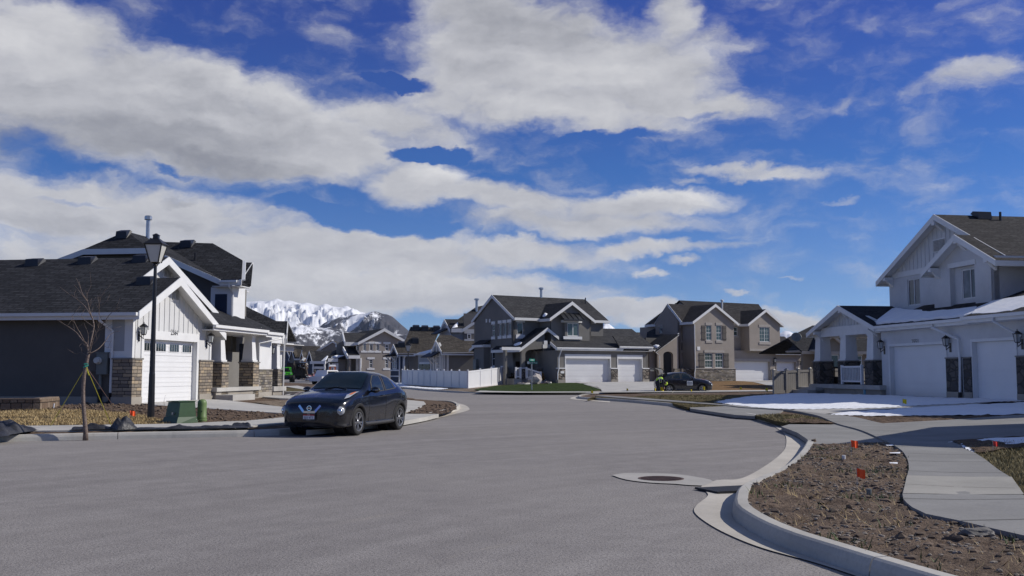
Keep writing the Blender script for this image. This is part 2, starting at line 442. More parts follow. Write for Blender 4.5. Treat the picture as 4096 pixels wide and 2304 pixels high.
m_board = m_plain('board_and_batten', (.60, .60, .59), .6, .05, 1.5)
m_boardgrey = m_plain('grey_board_and_batten', (.33, .34, .35), .6, .06, 1.5)
m_found = m_conc('foundation_concrete', (.34, .31, .265))
m_concs = m_conc('pale_concrete', (.46, .445, .415))
m_kerb = m_conc('kerb_concrete', (.47, .45, .41))
m_shblack = m_shingle('charcoal_shingles', (.026, .027, .031), (.055, .056, .062))
m_shgrey = m_shingle('grey_shingles', (.045, .045, .048), (.085, .084, .084))
m_shbrown = m_shingle('brown_grey_shingles', (.085, .074, .062), (.15, .132, .11))
m_shtaupe = m_shingle('weathered_shingles', (.031, .029, .030), (.062, .058, .058))
TANPAL = [(.30, .25, .19), (.16, .14, .12), (.36, .30, .22), (.21, .18, .155), (.42, .33, .22), (.14, .125, .115)]
m_stoneL = m_ledge('tan_ledge_stone', [sc(c, 1.2) for c in TANPAL], .40, .125)
m_stoneB = m_ledge('banded_ledge_stone', [(.34, .29, .23), (.12, .11, .105), (.44, .40, .35), (.20, .18, .16), (.38, .33, .24), (.09, .09, .09)], .40, .12)
m_stoneC = m_cobble('cobble_stone', [(.16, .135, .115), (.30, .26, .22), (.11, .105, .10), (.24, .19, .15), (.36, .33, .29)], 3.6)
m_stoneD = m_cobble('dark_field_stone', [(.10, .09, .082), (.17, .15, .13), (.07, .07, .07), (.14, .125, .11)], 3.0)
m_cap = m_conc('stone_cap', (.24, .225, .205))
def m_glassf(name, c0, c1, rough=.04):
    m_, t, b = mat(name); P = obc(t)
    fin(t, b, t.mix(t.ramp(t.noise(P, .9, 3), [(.4, 0), (.6, 1)]), c0, c1), rough, None, .6); return m_
m_glass = m_glassf('window_glass', (.012, .016, .02), (.03, .04, .045))
m_glassg = m_glassf('window_glass_with_blind', (.045, .075, .075), (.075, .105, .10), .12)
m_glassw = m_glassf('window_glass_with_curtain', (.035, .034, .042), (.13, .12, .15), .1)
m_louver = m_plain('vent_louvre', (.45, .45, .44), .6, .05)
m_metal = m_plain('galvanised_metal', (.45, .46, .47), .35, .12, 5, metal=.85)
m_greymetal = m_plain('grey_enamel', (.13, .145, .14), .45, .1, 3)
m_rubber = m_plain('rubber', (.012, .012, .013), .8, .2, 6)
m_alloy = m_plain('alloy', (.42, .43, .45), .28, .05, 6, metal=.9)
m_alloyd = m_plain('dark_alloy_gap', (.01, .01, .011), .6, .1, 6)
m_snow, t_, b_ = mat('snow')
P_ = obc(t_); fin(t_, b_, t_.mix(t_.ramp(t_.noise(P_, 1.3, 4), [(.35, 0), (.7, 1)]), (.80, .82, .86), (.9, .9, .91)), .7, t_.bump(t_.noise(P_, 5, 5), .5, .05), .3)

m_asph, t_, b_ = mat('asphalt')
P_ = obc(t_)
big = t_.noise(P_, .12, 6, .6); fineg = t_.noise(P_, 38, 3, .7); med = t_.noise(P_, 2.2, 6, .68)
# tyre sweep: streaks along the curve of the street (bearing round a centre far on the left)
px_, py_, pz_ = t_.sep(P_)
rad_ = t_.m('SQRT', t_.m('ADD', t_.m('POWER', t_.m('SUBTRACT', px_, 22.0), 2.0), t_.m('POWER', t_.m('SUBTRACT', py_, -4.0), 2.0)))
ang_ = t_.m('ARCTAN2', t_.m('SUBTRACT', py_, -4.0), t_.m('SUBTRACT', px_, 22.0))
strk = t_.noise(t_.comb(t_.m('MULTIPLY', rad_, 1.35), t_.m('MULTIPLY', ang_, 1.7), 0), 1.0, 6, .66)
c_ = t_.mix(t_.ramp(strk, [(.3, 0), (.7, 1)]), (.215, .198, .188), (.315, .293, .278))
c_ = t_.mix(t_.ramp(med, [(.42, 0), (.66, .55)]), c_, (.185, .170, .163))
c_ = t_.mix(t_.ramp(big, [(.45, 0), (.62, .4)]), c_, (.33, .305, .282))
wear = t_.noise(t_.comb(t_.m('MULTIPLY', rad_, 2.0), t_.m('MULTIPLY', ang_, 4.0), 3.0), 1.0, 7, .74)
c_ = t_.mix(t_.ramp(wear, [(.635, 0), (.70, .5)]), c_, (.30, .27, .235))
c_ = t_.mix(t_.ramp(t_.noise(P_, 1.1, 8, .8), [(.66, 0), (.72, .6)]), c_, (.31, .25, .20))
c_ = t_.mix(t_.ramp(t_.voro(P_, 55), [(0, .55), (.18, 0)]), c_, (.30, .29, .285))
c_ = t_.mix(t_.ramp(fineg, [(.50, 0), (.64, .8)]), c_, (.10, .092, .089))
fin(t_, b_, c_, .88, t_.bump(t_.m('ADD', fineg, t_.m('MULTIPLY', t_.voro(P_, 70), .8)), .55, .008), .3)

def m_soil(name, c1, c2, c3, s_=1.0):
    m_, t, b = mat(name); P = obc(t)
    c = t.mix(t.ramp(t.noise(P, .9*s_, 7, .68), [(.32, 0), (.68, 1)]), c1, c2)
    c = t.mix(t.ramp(t.noise(P, 7*s_, 6, .7), [(.48, 0), (.62, .85)]), c, c3)
    c = t.mix(t.ramp(t.voro(P, 22*s_), [(0, .5), (.2, 0)]), c, sc(c2, 1.6))
    c = t.mix(t.ramp(t.noise(P, 45*s_, 3), [(.5, 0), (.7, .6)]), c, sc(c1, .45))
    fin(t, b, c, .96, t.bump(t.m('ADD', t.noise(P, 9*s_, 6, .7), t.m('MULTIPLY', t.noise(P, 40*s_, 3), .4)), .9, .05), .15); return m_
m_dirt = m_soil('bare_soil', (.115, .078, .054), (.19, .135, .095), (.055, .038, .028))
m_dirt2 = m_soil('dry_soil', (.20, .155, .115), (.28, .225, .17), (.10, .075, .055))
def m_grass(name, c1, c2, c3):
    m_, t, b = mat(name); P = obc(t)
    c = t.mix(t.ramp(t.noise(P, .35, 6, .62), [(.3, 0), (.7, 1)]), c1, c2)
    c = t.mix(t.ramp(t.noise(P, 5, 6, .75), [(.45, 0), (.62, .7)]), c, c3)
    c = t.mix(t.ramp(t.noise(t.vm('MULTIPLY', P, (1, 1, .3)), 34, 4, .7), [(.46, 0), (.62, .75)]), c, sc(c3, .45))
    fin(t, b, c, .95, t.bump(t.noise(P, 28, 5, .75), 1.0, .06), .15); return m_
m_dry = m_grass('straw_lawn', (.30, .215, .105), (.36, .27, .14), (.22, .15, .07))
m_olive = m_grass('waking_lawn', (.125, .10, .045), (.16, .125, .06), (.085, .075, .03))
m_green = m_grass('green_lawn', (.035, .058, .010), (.052, .08, .016), (.022, .04, .008))
m_tanlawn = m_grass('bark_brown_lawn', (.26, .155, .07), (.31, .20, .095), (.17, .10, .05))

# ------------------------------------------------------------------ lie of the land
def spline(pts, step=.6):
    """Catmull-Rom through vectors (any dimension kept as Vector) resampled about every `step` metres"""
    out = []
    n = len(pts)
    for i in range(n-1):
        p0, p1, p2, p3 = pts[max(i-1, 0)], pts[i], pts[i+1], pts[min(i+2, n-1)]
        k = max(1, int((p2-p1).length/step))
        for j in range(k):
            t = j/k; t2, t3 = t*t, t*t*t
            out.append(.5*((2*p1)+(p2-p0)*t+(2*p0-5*p1+4*p2-p3)*t2+(3*p1-p0-3*p2+p3)*t3))
    out.append(pts[-1]); return out
def segd(p, line, side):
    """distance inside the kerb line (0 on the street side); side = +1 when the lot lies to the left of travel"""
    best = 1e9; sg = 1
    for a, b in line:
        dx, dy = b[0]-a[0], b[1]-a[1]; l2 = dx*dx+dy*dy
        ex, ey = p[0]-a[0], p[1]-a[1]
        t = 0 if l2 == 0 else max(0, min(1, (ex*dx+ey*dy)/l2))
        d = (ex-t*dx)**2+(ey-t*dy)**2
        if d < best-1e-9: best = d; sg = 1 if (dx*ey-dy*ex)*side >= 0 else -1
    return math.sqrt(best)*sg if sg > 0 else 0.0
def segs(pts): return [((a.x, a.y), (b.x, b.y)) for a, b in zip(pts, pts[1:])]

# kerb lines: (px, py, kerb height) read at the foot of the kerb face
KL = [(-900, 1795, .15), (0, 1768, .15), (572, 1755, .15), (1017, 1746, .15), (1180, 1737, .15), (1300, 1724, .05), (1616, 1690, .04), (1680, 1678, .10), (1721, 1671, .15), (1800, 1652, .15),
      (1838, 1638, .15), (1835, 1625, .15), (1800, 1615, .15), (1700, 1606, .06), (1620, 1597, .05), (1400, 1560, .05), (1257, 1540, .12), (1133, 1533, .12), (900, 1526, .12)]
KR = [(5200, 2820, .15), (4500, 2620, .15), (4096, 2500, .15), (3700, 2385, .15), (3300, 2251, .15), (3165, 2205, .15), (3050, 2155, .15), (2973, 2109, .15), (2931, 2071, .15), (2932, 2030, .15), (2947, 1995, .15), (3004, 1956, .14),
      (3111, 1903, .12), (3159, 1868, .12), (3203, 1823, .14), (3222, 1787, .13), (3224, 1757, .02), (3185, 1728, .02), (3135, 1709, .03), (3108, 1701, .13), (2972, 1666, .13), (2940, 1660, .02), (2770, 1636, .02), (2740, 1631, .13),
      (2500, 1608, .13), (2340, 1598, .13), (2310, 1592, .13), (2330, 1586, .13), (2420, 1582, .05), (2700, 1578.5, .13), (3140, 1576, .13), (3700, 1573, .13)]
KF = [(1080, 1512, .12), (1272, 1522, .12), (1480, 1543, .12), (1609, 1554, .13), (1711, 1564, .13), (1836, 1571.5, .13), (1930, 1573, .03), (2080, 1574, .03), (2110, 1574, .12), (2370, 1573.5, .12), (2410, 1573, .03), (2660, 1572, .03),
      (2700, 1571.5, .12), (2850, 1570, .12), (3140, 1567, .12), (3700, 1562, .12)]
def kline(K, step=.5): return [V((*G(x, y).xy, h_)) for x, y, h_ in K]
kl_l, kl_r, kl_f = (spline(kline(K), s_) for K, s_ in ((KL, .5), (KR, .3), (KF, 1.2)))
sg_l, sg_r, sg_f = segs([kl_l[i] for i in range(0, len(kl_l), 2)]), segs([kl_r[i] for i in range(0, len(kl_r), 3)]), segs([kl_f[i] for i in range(0, len(kl_f), 2)])
def HL(x, y): return .15+.27*min(1, segd((x, y), sg_l, 1)/9.0)
def HR(x, y): return .15+.28*min(1, max(0, segd((x, y), sg_r, -1)-2.5)/7.5)
def HF(x, y): return .14+.45*min(1, segd((x, y), sg_f, 1)/16.0)
def GH(px, py, H):
    z = .15
    for _ in range(9): q = G(px, py, z); z = H(q.x, q.y)
    return V((q.x, q.y, z))
def offset(line, d):
    out = []
    for i, p in enumerate(line):
        a, b = line[max(i-1, 0)], line[min(i+1, len(line)-1)]
        t = V((b.x-a.x, b.y-a.y, 0)).normalized(); out.append(V((p.x-t.y*d, p.y+t.x*d, p.z)))
    return out
def kerb(line, side, sect=3.0):
    """concrete kerb in cast sections; side = +1 when the lot lies to the left of travel"""
    mb = MB(); prof = [(0, 0.002), (.012, .55), (.035, .9), (.06, 1.0), (.17, 1.0), (.175, -1.2)]
    acc = 0; cur = [line[0]]; runs = []
    for a, b in zip(line, line[1:]):
        acc += (b-a).length; cur.append(b)
        if acc > sect: runs.append(cur); cur = [b]; acc = 0
    if len(cur) > 1: runs.append(cur)
    for run in runs:
        run = list(run)
        run[0] = run[0]+(run[1]-run[0]).normalized()*.008; run[-1] = run[-1]+(run[-2]-run[-1]).normalized()*.008
        lines = [offset(run, side*o) for o, _ in prof]; k = len(mb.v); n = len(prof)
        for i in range(len(run)):
            for j, (o, zf) in enumerate(prof):
                p = lines[j][i]; mb.v.append(V((p.x, p.y, p.z*zf if zf >= 0 else -.02)))
        for i in range(len(run)-1):
            for j in range(n-1):
                q = (k+i*n+j, k+(i+1)*n+j, k+(i+1)*n+j+1, k+i*n+j+1); mb.f.append(q if side > 0 else q[::-1])
        mb.f.append(tuple(k+j for j in range(n))); mb.f.append(tuple(k+(len(run)-1)*n+j for j in reversed(range(n))))
    return mb
def sheet(poly, H, off, cell=.8, amp=0.0, nsc=1.5, edge=0.0, skirt=0.0, seed=0.0):
    """ground sheet over a world polygon, following the height rule H, cut on a grid so it drapes"""
    bm = bmesh.new()
    tri = tessellate_polygon([[V((p.x, p.y, 0)) for p in poly]])
    vs = [bm.verts.new((p.x, p.y, 0)) for p in poly]
    for t in tri:
        try: bm.faces.new([vs[i] for i in t])
        except ValueError: pass
    xs = [p.x for p in poly]; ys = [p.y for p in poly]
    for ax, lo, hi in ((0, min(xs), max(xs)), (1, min(ys), max(ys))):
        k = math.ceil(lo/cell)
        while k*cell < hi:
            co = [0, 0, 0]; co[ax] = k*cell; no = [0, 0, 0]; no[ax] = 1
            bmesh.ops.bisect_plane(bm, geom=bm.verts[:]+bm.edges[:]+bm.faces[:], dist=1e-5, plane_co=co, plane_no=no); k += 1
    bmesh.ops.dissolve_degenerate(bm, dist=1e-4, edges=bm.edges[:])
    bnd = set()
    for e in bm.edges:
        if len(e.link_faces) == 1: bnd.update(e.verts)
    mb = MB(); bm.verts.ensure_lookup_table(); bm.verts.index_update()
    for v in bm.verts:
        x, y = v.co.x, v.co.y; z = H(x, y)+off
        if amp:
            nz = mnoise.fractal(V((x*nsc, y*nsc, seed)), 1.0, 2.2, 4)
            z += amp*nz*(.4 if v in bnd else 1)
        if edge and v in bnd:
            x += edge*mnoise.noise(V((x*2.1, y*2.1, 3+seed))); y += edge*mnoise.noise(V((x*2.1, y*2.1, 9+seed)))
        mb.v.append(V((x, y, z)))
    for f in bm.faces:
        ids = [v.index for v in f.verts]; mb.f.append(tuple(ids if f.normal.z > 0 else reversed(ids)))
    if skirt:
        for e in bm.edges:
            if len(e.link_faces) == 1:
                a, b = e.verts[0].index, e.verts[1].index; k = len(mb.v)
                mb.v += [mb.v[a]-V((0, 0, skirt)), mb.v[b]-V((0, 0, skirt))]; mb.f.append((a, b, k+1, k))
    bm.free(); return mb
def PX(lst, H): return [GH(x, y, H) for x, y in lst]
def smoothpx(lst, H, step=.4): return spline(PX(lst, H), step)

# base ground, road
setting('ground', MB().add([(-9000, -600, -.06), (9000, -600, -.06), (9000, 12000, -.06), (-9000, 12000, -.06)], [(0, 1, 2, 3)]), m_dirt2)
setting('road', MB().add([(-260, -40, 0), (260, -40, 0), (260, 420, 0), (-260, 420, 0)], [(0, 1, 2, 3)]), m_asph)

# lots
lotL = offset(kl_l, .15) + [V((-200, 200, 0)), V((-200, 12, 0))]
lotR = offset(kl_r[::-1], .15); lotR = [p for p in lotR] + [V((60, -12, 0)), V((150, -12, 0)), V((150, 82, 0))]
lotR = offset(kl_r, -.15) + [V((150, 80, 0)), V((150, -14, 0))]
lotF = [p for p in offset(kl_f, .15)] + [V((250, 100, 0)), V((250, 415, 0)), V((-255, 415, 0)), V((-255, 240, 0))]
setting('soil', sheet(lotL, HL, -.05, 2.0), m_dirt)
setting('soil', sheet(lotR, HR, -.06, 2.0), m_dirt)
setting('soil', sheet(lotF, HF, -.03, 8.0), m_dirt2)
setting('kerb', kerb(kl_l, 1), m_kerb)
setting('kerb', kerb(kl_r, -1), m_kerb)
setting('kerb', kerb(kl_f, 1, 6.0), m_kerb)

# gutters
def fixup(mb):
    f = mb.f[len(mb.f)//2]; a, b, c = (mb.v[i] for i in f[:3])
    if (b-a).cross(c-a).z < 0: mb.f = [q[::-1] for q in mb.f]
    return mb
gR1 = [(4096, 2530), (3700, 2405), (3300, 2268), (3050, 2197), (2908, 2140), (2820, 2090), (2778, 2052), (2786, 2025), (2832, 1983), (2805, 1949), (2859, 1926), (2889, 1922), (2973, 1914), (3069, 1861), (3126, 1815), (3144, 1783), (3141, 1744), (3111, 1716), (3061, 1689), (2972, 1666), (2900, 1656), (2760, 1639)]
gR2 = [(4096, 2500), (3700, 2385), (3300, 2251), (3165, 2205), (3050, 2155), (2973, 2109), (2931, 2071), (2932, 2030), (2947, 1995), (2975, 1975), (3004, 1956), (3050, 1934), (3111, 1903), (3159, 1868), (3203, 1823), (3222, 1787), (3224, 1757), (3185, 1728), (3135, 1709), (3000, 1673), (2920, 1657), (2770, 1636)]
def gutter_mesh(o, i):
    mb = MB(); A, B = [], []
    oa = [G(*q) for q in o]; ob = [G(*q) for q in i]; n = 9
    def cr(P, k, t):
        p0, p1, p2, p3 = P[max(k-1, 0)], P[k], P[k+1], P[min(k+2, len(P)-1)]; t2, t3 = t*t, t**3
        return .5*((2*p1)+(p2-p0)*t+(2*p0-5*p1+4*p2-p3)*t2+(3*p1-p0-3*p2+p3)*t3)
    for k in range(len(oa)-1):
        for j in range(n + (k == len(oa)-2)):
            A.append(cr(oa, k, j/n)); B.append(cr(ob, k, j/n))
    for p, q in zip(A, B): mb.v += [V((p.x, p.y, .012)), V((q.x, q.y, .004))]
    for k in range(len(A)-1): mb.f.append((2*k, 2*k+2, 2*k+3, 2*k+1))
    return fixup(mb)
setting('gutter', gutter_mesh(gR1, gR2), m_conc('gutter_concrete', (.50, .465, .41)))
gL1 = [(1560, 1703), (1616, 1696), (1721, 1680), (1810, 1660), (1869, 1644), (1877, 1635), (1861, 1622), (1822, 1613), (1730, 1606)]
gL2 = [(1560, 1697), (1616, 1690), (1721, 1671), (1800, 1652), (1838, 1638), (1837, 1629), (1825, 1620), (1795, 1614), (1720, 1608)]
setting('gutter', gutter_mesh(gL1, gL2), MATS['gutter_concrete'])
gN1 = [(2440, 1611), (2340, 1603), (2290, 1598), (2281, 1593), (2300, 1587), (2345, 1583)]
gN2 = [(2440, 1605), (2350, 1599), (2315, 1595), (2309, 1592), (2322, 1587), (2350, 1585)]
setting('gutter', gutter_mesh(gN1, gN2), MATS['gutter_concrete'])

# --- left lot
dry = smoothpx([(-260, 1650), (0, 1649), (163, 1641), (330, 1643), (466, 1651), (560, 1662), (640, 1678), (712, 1690), (671, 1694), (326, 1700), (0, 1704), (-260, 1708)], HL)
setting('lawn', sheet(dry, HL, -.005, .35, .03, 2.0, .05, .08), m_dry)
walkL = [(-260, 1709), (47, 1706), (326, 1702), (559, 1699), (768, 1695), (978, 1685), (1150, 1669), (1400, 1645), (1540, 1622), (1625, 1600), (1695, 1607), (1703, 1616), (1680, 1634), (1620, 1650), (1400, 1675), (1155, 1693), (964, 1710), (800, 1716), (671, 1716), (442, 1720), (200, 1724), (0, 1726), (-260, 1730)]
setting('sidewalk', sheet(PX(walkL, HL), HL, .012, .8, 0, 1, 0, .1), m_concs)
drvL = [(560, 1614), (783, 1599), (845, 1598.5), (1155, 1632), (1300, 1643), (1240, 1668), (1150, 1656), (612, 1622)]
setting('driveway', sheet(PX(drvL, HL), HL, .016, .8, 0, 1, 0, .1), m_concs)
aprL = [(1240, 1664), (1400, 1668), (1560, 1654), (1755, 1656), (1700, 1669), (1616, 1684), (1300, 1716), (1225, 1722)]
setting('driveway', sheet(PX(aprL, HL), HL, .004, .8, 0, 1, 0, .12), m_concs)
dirtL = [(1620, 1652), (1660, 1640), (1705, 1618), (1798, 1617), (1826, 1627), (1824, 1636), (1795, 1648), (1758, 1655)]
setting('soil', sheet(PX(dirtL, HL), HL, .0, .25, .05, 1.6, .02), m_dirt)
bedL = [(165, 1640), (170, 1628), (420, 1612), (520, 1618), (612, 1622), (1150, 1656), (1235, 1668), (1150, 1670), (978, 1686), (768, 1696), (712, 1690), (640, 1678), (560, 1662), (466, 1651), (330, 1643)]
setting('soil', sheet(PX(bedL, HL), HL, -.01, .22, .07, 2.4, .0), m_dirt)
stripL = PX([(1190, 1700), (1150, 1695), (964, 1711), (800, 1717), (671, 1717), (442, 1721), (0, 1727), (-260, 1731)], HL) + [p for p in offset(kl_l, .172) if -13.5 < p.x < -5.1]
setting('soil', sheet(stripL, HL, -.02, .2, .04, 2.2, .0), m_dirt)
bedN = [(1010, 1606), (1120, 1600), (1190, 1592), (1260, 1600), (1330, 1640), (1160, 1632)]
setting('soil', sheet(PX(bedN, HL), HL, -.01, .4, .05, 2.0), m_dirt2)
# beyond the first house: neighbour's drive, walk and grass
setting('driveway', sheet(PX([(1050, 1588), (1070, 1582), (1170, 1582), (1300, 1588), (1330, 1600), (1260, 1598), (1120, 1594)], HL), HL, .012, 1.0, 0, 1, 0, .1), m_concs)
setting('sidewalk', sheet(PX([(1130, 1545), (1190, 1543), (1300, 1566), (1330, 1574), (1290, 1574), (1200, 1556)], HL), HL, .012, 1.5), m_concs)
setting('lawn', sheet(PX([(1130, 1550), (1190, 1554), (1280, 1573), (1270, 1580), (1165, 1568), (1140, 1566)], HL), HL, .0, 1.0, .03), m_olive)

# --- right lot
walkR = [(4500, 2225), (4096, 2147), (3843, 2088), (3705, 2060), (3649, 2033), (3613, 1999), (3610, 1977), (3627, 1916), (3635, 1861), (3621, 1822), (3594, 1794), (3538, 1764), (3444, 1722), (3344, 1694), (3261, 1661), (3133, 1639), (2972, 1630), (2900, 1622), (2700, 1608), (2480, 1592), (2380, 1584),
         (2425, 1582), (2580, 1593), (2822, 1612), (2900, 1618), (3020, 1627), (3166, 1641), (3288, 1655), (3416, 1669), (3527, 1694), (3705, 1722), (3816, 1766), (3921, 1827), (3988, 1877), (4054, 1922), (4096, 1985), (4500, 2060)]
L1 = smoothpx(walkR[:21], HR, .3); L2 = smoothpx(walkR[21:], HR, .3)
setting('sidewalk', sheet(L1+L2, HR, .012, .6, 0, 1, 0, .12), m_conc('sidewalk_concrete', (.255, .25, .24)))
# scored joints across the walk, and one newer, paler slab
m_joint = m_plain('joint_dirt', (.07, .065, .06), .95)
jm = MB(); R2 = L2[::-1]; acc = 0
for i in range(1, len(L1)-1):
    acc += (L1[i]-L1[i-1]).length
    if acc > 1.5:
        acc = 0; a = L1[i]; b = min(R2, key=lambda q: (q-a).length); t_ = (b-a).normalized().cross(V((0, 0, 1)))*.009
        A, B = V((a.x, a.y, HR(a.x, a.y)+.0165)), V((b.x, b.y, HR(b.x, b.y)+.0165)); n_ = 6
        for k in range(n_):
            p, q = A.lerp(B, k/n_), A.lerp(B, (k+1)/n_); p.z, q.z = HR(p.x, p.y)+.0165, HR(q.x, q.y)+.0165; jm.add([p-t_, q-t_, q+t_, p+t_], [(0, 1, 2, 3)])
setting('sidewalk', fixup(jm), m_joint)
setting('sidewalk', sheet(PX([(3628, 1906), (4046, 1911), (4096, 1982), (3850, 1983), (3612, 1978)], HR), HR, .016, .6, 0, 1), m_conc('new_concrete', (.36, .345, .31)))
apR = [(3125, 1703), (3160, 1693), (3344, 1694), (3444, 1722), (3538, 1764), (3270, 1772), (3238, 1768), (3228, 1752), (3190, 1727)]
setting('driveway', sheet(PX(apR, HR), HR, -.02, .5, 0, 1, 0, .1), MATS['sidewalk_concrete'])
apR2 = [(2762, 1632), (2755, 1622), (2900, 1621), (2975, 1630), (3133, 1640), (3115, 1650), (3020, 1662), (2940, 1657)]
setting('driveway', sheet(PX(apR2, HR), HR, -.02, .5, 0, 1, 0, .1), MATS['sidewalk_concrete'])
drvR2 = [(3527, 1694), (3811, 1679), (4060, 1660), (4400, 1640), (4700, 1700), (4096, 1746), (3908, 1757), (3803, 1765), (3705, 1722)]
setting('driveway', sheet(PX(drvR2, HR), HR, .006, .8, 0, 1, 0, .1), MATS['sidewalk_concrete'])
drvR = [(3440, 1612), (3470, 1584), (3800, 1591), (4069, 1600), (4500, 1615), (4500, 1606), (4096, 1612), (3700, 1626), (3500, 1637), (3300, 1648), (3166, 1641)]
setting('driveway', sheet(PX([(3166, 1641), (3250, 1615), (3540, 1584), (3800, 1592), (4100, 1601), (3900, 1617), (3640, 1630), (3450, 1643), (3300, 1655)], HR), HR, .0, .8), m_concs)
nearP = spline([GH(x, y, HR) for x, y in [(4500, 2640), (4096, 2475), (3700, 2350), (3400, 2255), (3150, 2155), (3020, 2085), (2990, 2045), (3010, 2010)]], .12)
nearP = [p for p in offset(kl_r, -.17)]
def between(p, ya, yb): return ya < p.y < yb
k0 = [p for p in nearP if p.y < 21.6 and p.y > 1.0]
ringN = k0 + PX([(3240, 1776), (3270, 1774), (3538, 1766)], HR)[1:] + [p for p in smoothpx([(3545, 1770), (3594, 1796), (3621, 1823), (3635, 1862), (3627, 1917), (3610, 1978), (3613, 2000), (3649, 2034), (3705, 2061), (3843, 2089), (4096, 2148), (4500, 2226), (5200, 2360)], HR, .15)]
def HRn(x, y):
    return HR(x, y)
near_soil = sheet(ringN, HRn, -.02, .075, .055, 3.2, 0, 0, 4.0)
setting('soil', near_soil, m_soil('gravelly_soil', (.135, .098, .072), (.21, .155, .115), (.085, .06, .045), 1.3), smooth=True)
strip1 = PX([(2350, 1595), (2390, 1587), (2475, 1594), (2700, 1610), (2895, 1623), (2750, 1628)], HR) + [p for p in offset(kl_r, -.172) if 3.9 < p.x < 8.3 and 46 < p.y < 56.5]
setting('lawn', sheet(strip1, HR, -.01, .6, .02, 2, 0, .1), m_olive)
lawn1 = [(2490, 1590), (2560, 1584), (2700, 1580.5), (3097, 1576.5), (3110, 1580), (2960, 1600), (2900, 1612), (2820, 1609), (2600, 1593)]
setting('lawn', sheet(PX(lawn1, HR), HR, .0, .8, .03, 2, .05, .1), m_olive)
patch = [(3020, 1661), (3100, 1657), (3210, 1662), (3270, 1673), (3330, 1692), (3150, 1692), (3110, 1686)]
setting('lawn', sheet(PX(patch, HR), HR, .0, .3, .04, 2, .03, .1), m_olive)
setting('soil', sheet(PX([(3130, 1682), (3210, 1674), (3280, 1680), (3338, 1695), (3165, 1694)], HR), HR, .025, .2, .06, 3), m_dirt)
setting('soil', sheet(PX([(3300, 1657), (3400, 1660), (3700, 1658), (4096, 1645), (4400, 1640), (4060, 1661), (3811, 1679), (3530, 1693), (3420, 1668)], HR), HR, -.01, .25, .06, 2.4), m_dirt)
rightlawn = [(3830, 1772), (3900, 1775), (4096, 1760), (4500, 1740), (4700, 2080), (4500, 2058), (4100, 1984), (4056, 1920), (3990, 1875), (3923, 1826)]
setting('lawn', sheet(PX(rightlawn, HR), HR, .0, .25, .035, 2.2, .02, .1), m_olive)
setting('soil', sheet(PX([(3808, 1768), (3908, 1759), (4096, 1748), (4400, 1735), (4300, 1770), (4060, 1795), (3930, 1815), (3905, 1812), (3850, 1785)], HR), HR, .03, .2, .06, 2.6, .05), m_dirt)
# snow
def snow(px, H, amp=.03, cell=.22, off=.03, edge=.2):
    """thawing snow: a thin sheet with a ragged, tapering rim"""
    base = smoothpx(px+[px[0]], H, .14)[:-1]; c = sum(base, V())/len(base); out = []
    for p in base:
        n_ = mnoise.noise(V((p.x*1.1, p.y*1.1, 2)))*.9+mnoise.noise(V((p.x*3.3, p.y*3.3, 5)))*.6+mnoise.noise(V((p.x*8, p.y*8, 7)))*.35
        d = (p-c); d.z = 0; out.append(p+d.normalized()*edge*n_)
    mb = sheet(out, H, 0, cell, amp, 2.2, 0, 0)
    sg = segs(out+out[:1])[::2]
    for v in mb.v:
        k = min(1, math.sqrt(min((v.x-a[0])**2+(v.y-a[1])**2 for a, b in sg))/.35); v.z += .004+off*k
    setting('snow', mb, m_snow, smooth=True)
snow([(2862, 1610), (2900, 1600), (3000, 1587), (3097, 1577), (3210, 1574), (3545, 1583), (3788, 1592), (4100, 1601), (4100, 1605), (3900, 1612), (3650, 1624), (3500, 1633), (3300, 1636), (3120, 1636), (2990, 1627)], HR)
snow([(3310, 1657), (3450, 1646), (3640, 1633), (3900, 1619), (4096, 1613), (4400, 1606), (4500, 1640), (4096, 1655), (3950, 1661), (3600, 1664), (3430, 1663)], HR)
snow([(3800, 1771), (3880, 1764), (3980, 1757), (4096, 1752), (4400, 1740), (4400, 1758), (4096, 1786), (4000, 1772), (3900, 1772)], HR, .03, .15, .05, .22)
snow([(3838, 1776), (3865, 1782), (3905, 1803), (3915, 1811), (3890, 1810), (3855, 1794)], HR, .04, .1, .05, .06)
for pts in ([(3540, 1780), (3575, 1779), (3580, 1783), (3550, 1785)], [(3556, 1811), (3600, 1810), (3606, 1815), (3560, 1815)], [(3555, 1850), (3590, 1851), (3592, 1856), (3558, 1855)]):
    snow(pts, HR, .01, .08, .012, .05)

# --- far side of the cross street
setting('lawn', sheet(PX([(1896, 1559), (1985, 1543), (2082, 1538.5), (2199, 1537.5), (2300, 1532.5), (2354, 1546), (2404, 1563), (2320, 1567), (2112, 1568), (1919, 1564)], HF), HF, .02, 1.2, .05, 1.2, .1, .1), m_green)
setting('driveway', sheet(PX([(2300, 1532.5), (2600, 1533), (2680, 1545), (2690, 1567), (2410, 1568), (2404, 1563), (2354, 1546)], HF), HF, .035, 2.0), m_concs)
setting('lawn', sheet(PX([(2780, 1546), (2940, 1541), (3095, 1546), (3140, 1553), (3140, 1561), (2700, 1564)], HF), HF, .02, 1.5, .05, 1.2), m_tanlawn)
setting('sidewalk', sheet(PX([(1919, 1564), (2112, 1568), (2320, 1567.5), (2410, 1568), (2690, 1567), (2700, 1564), (3140, 1561), (3400, 1560), (3400, 1564), (3140, 1565.5), (2850, 1568.5), (2400, 1571.5), (2080, 1572), (1900, 1570)], HF), HF, .03, 2.0), m_concs)
setting('driveway', sheet(PX([(2940, 1540), (3120, 1536), (3400, 1545), (3400, 1560), (3145, 1560)], HF), HF, .03, 2.5), m_concs)
snow([(1560, 1513), (1615, 1516), (1612, 1537), (1700, 1550), (1790, 1554), (1740, 1558), (1640, 1550), (1568, 1541)], HF, .04, .8, .05, .3)

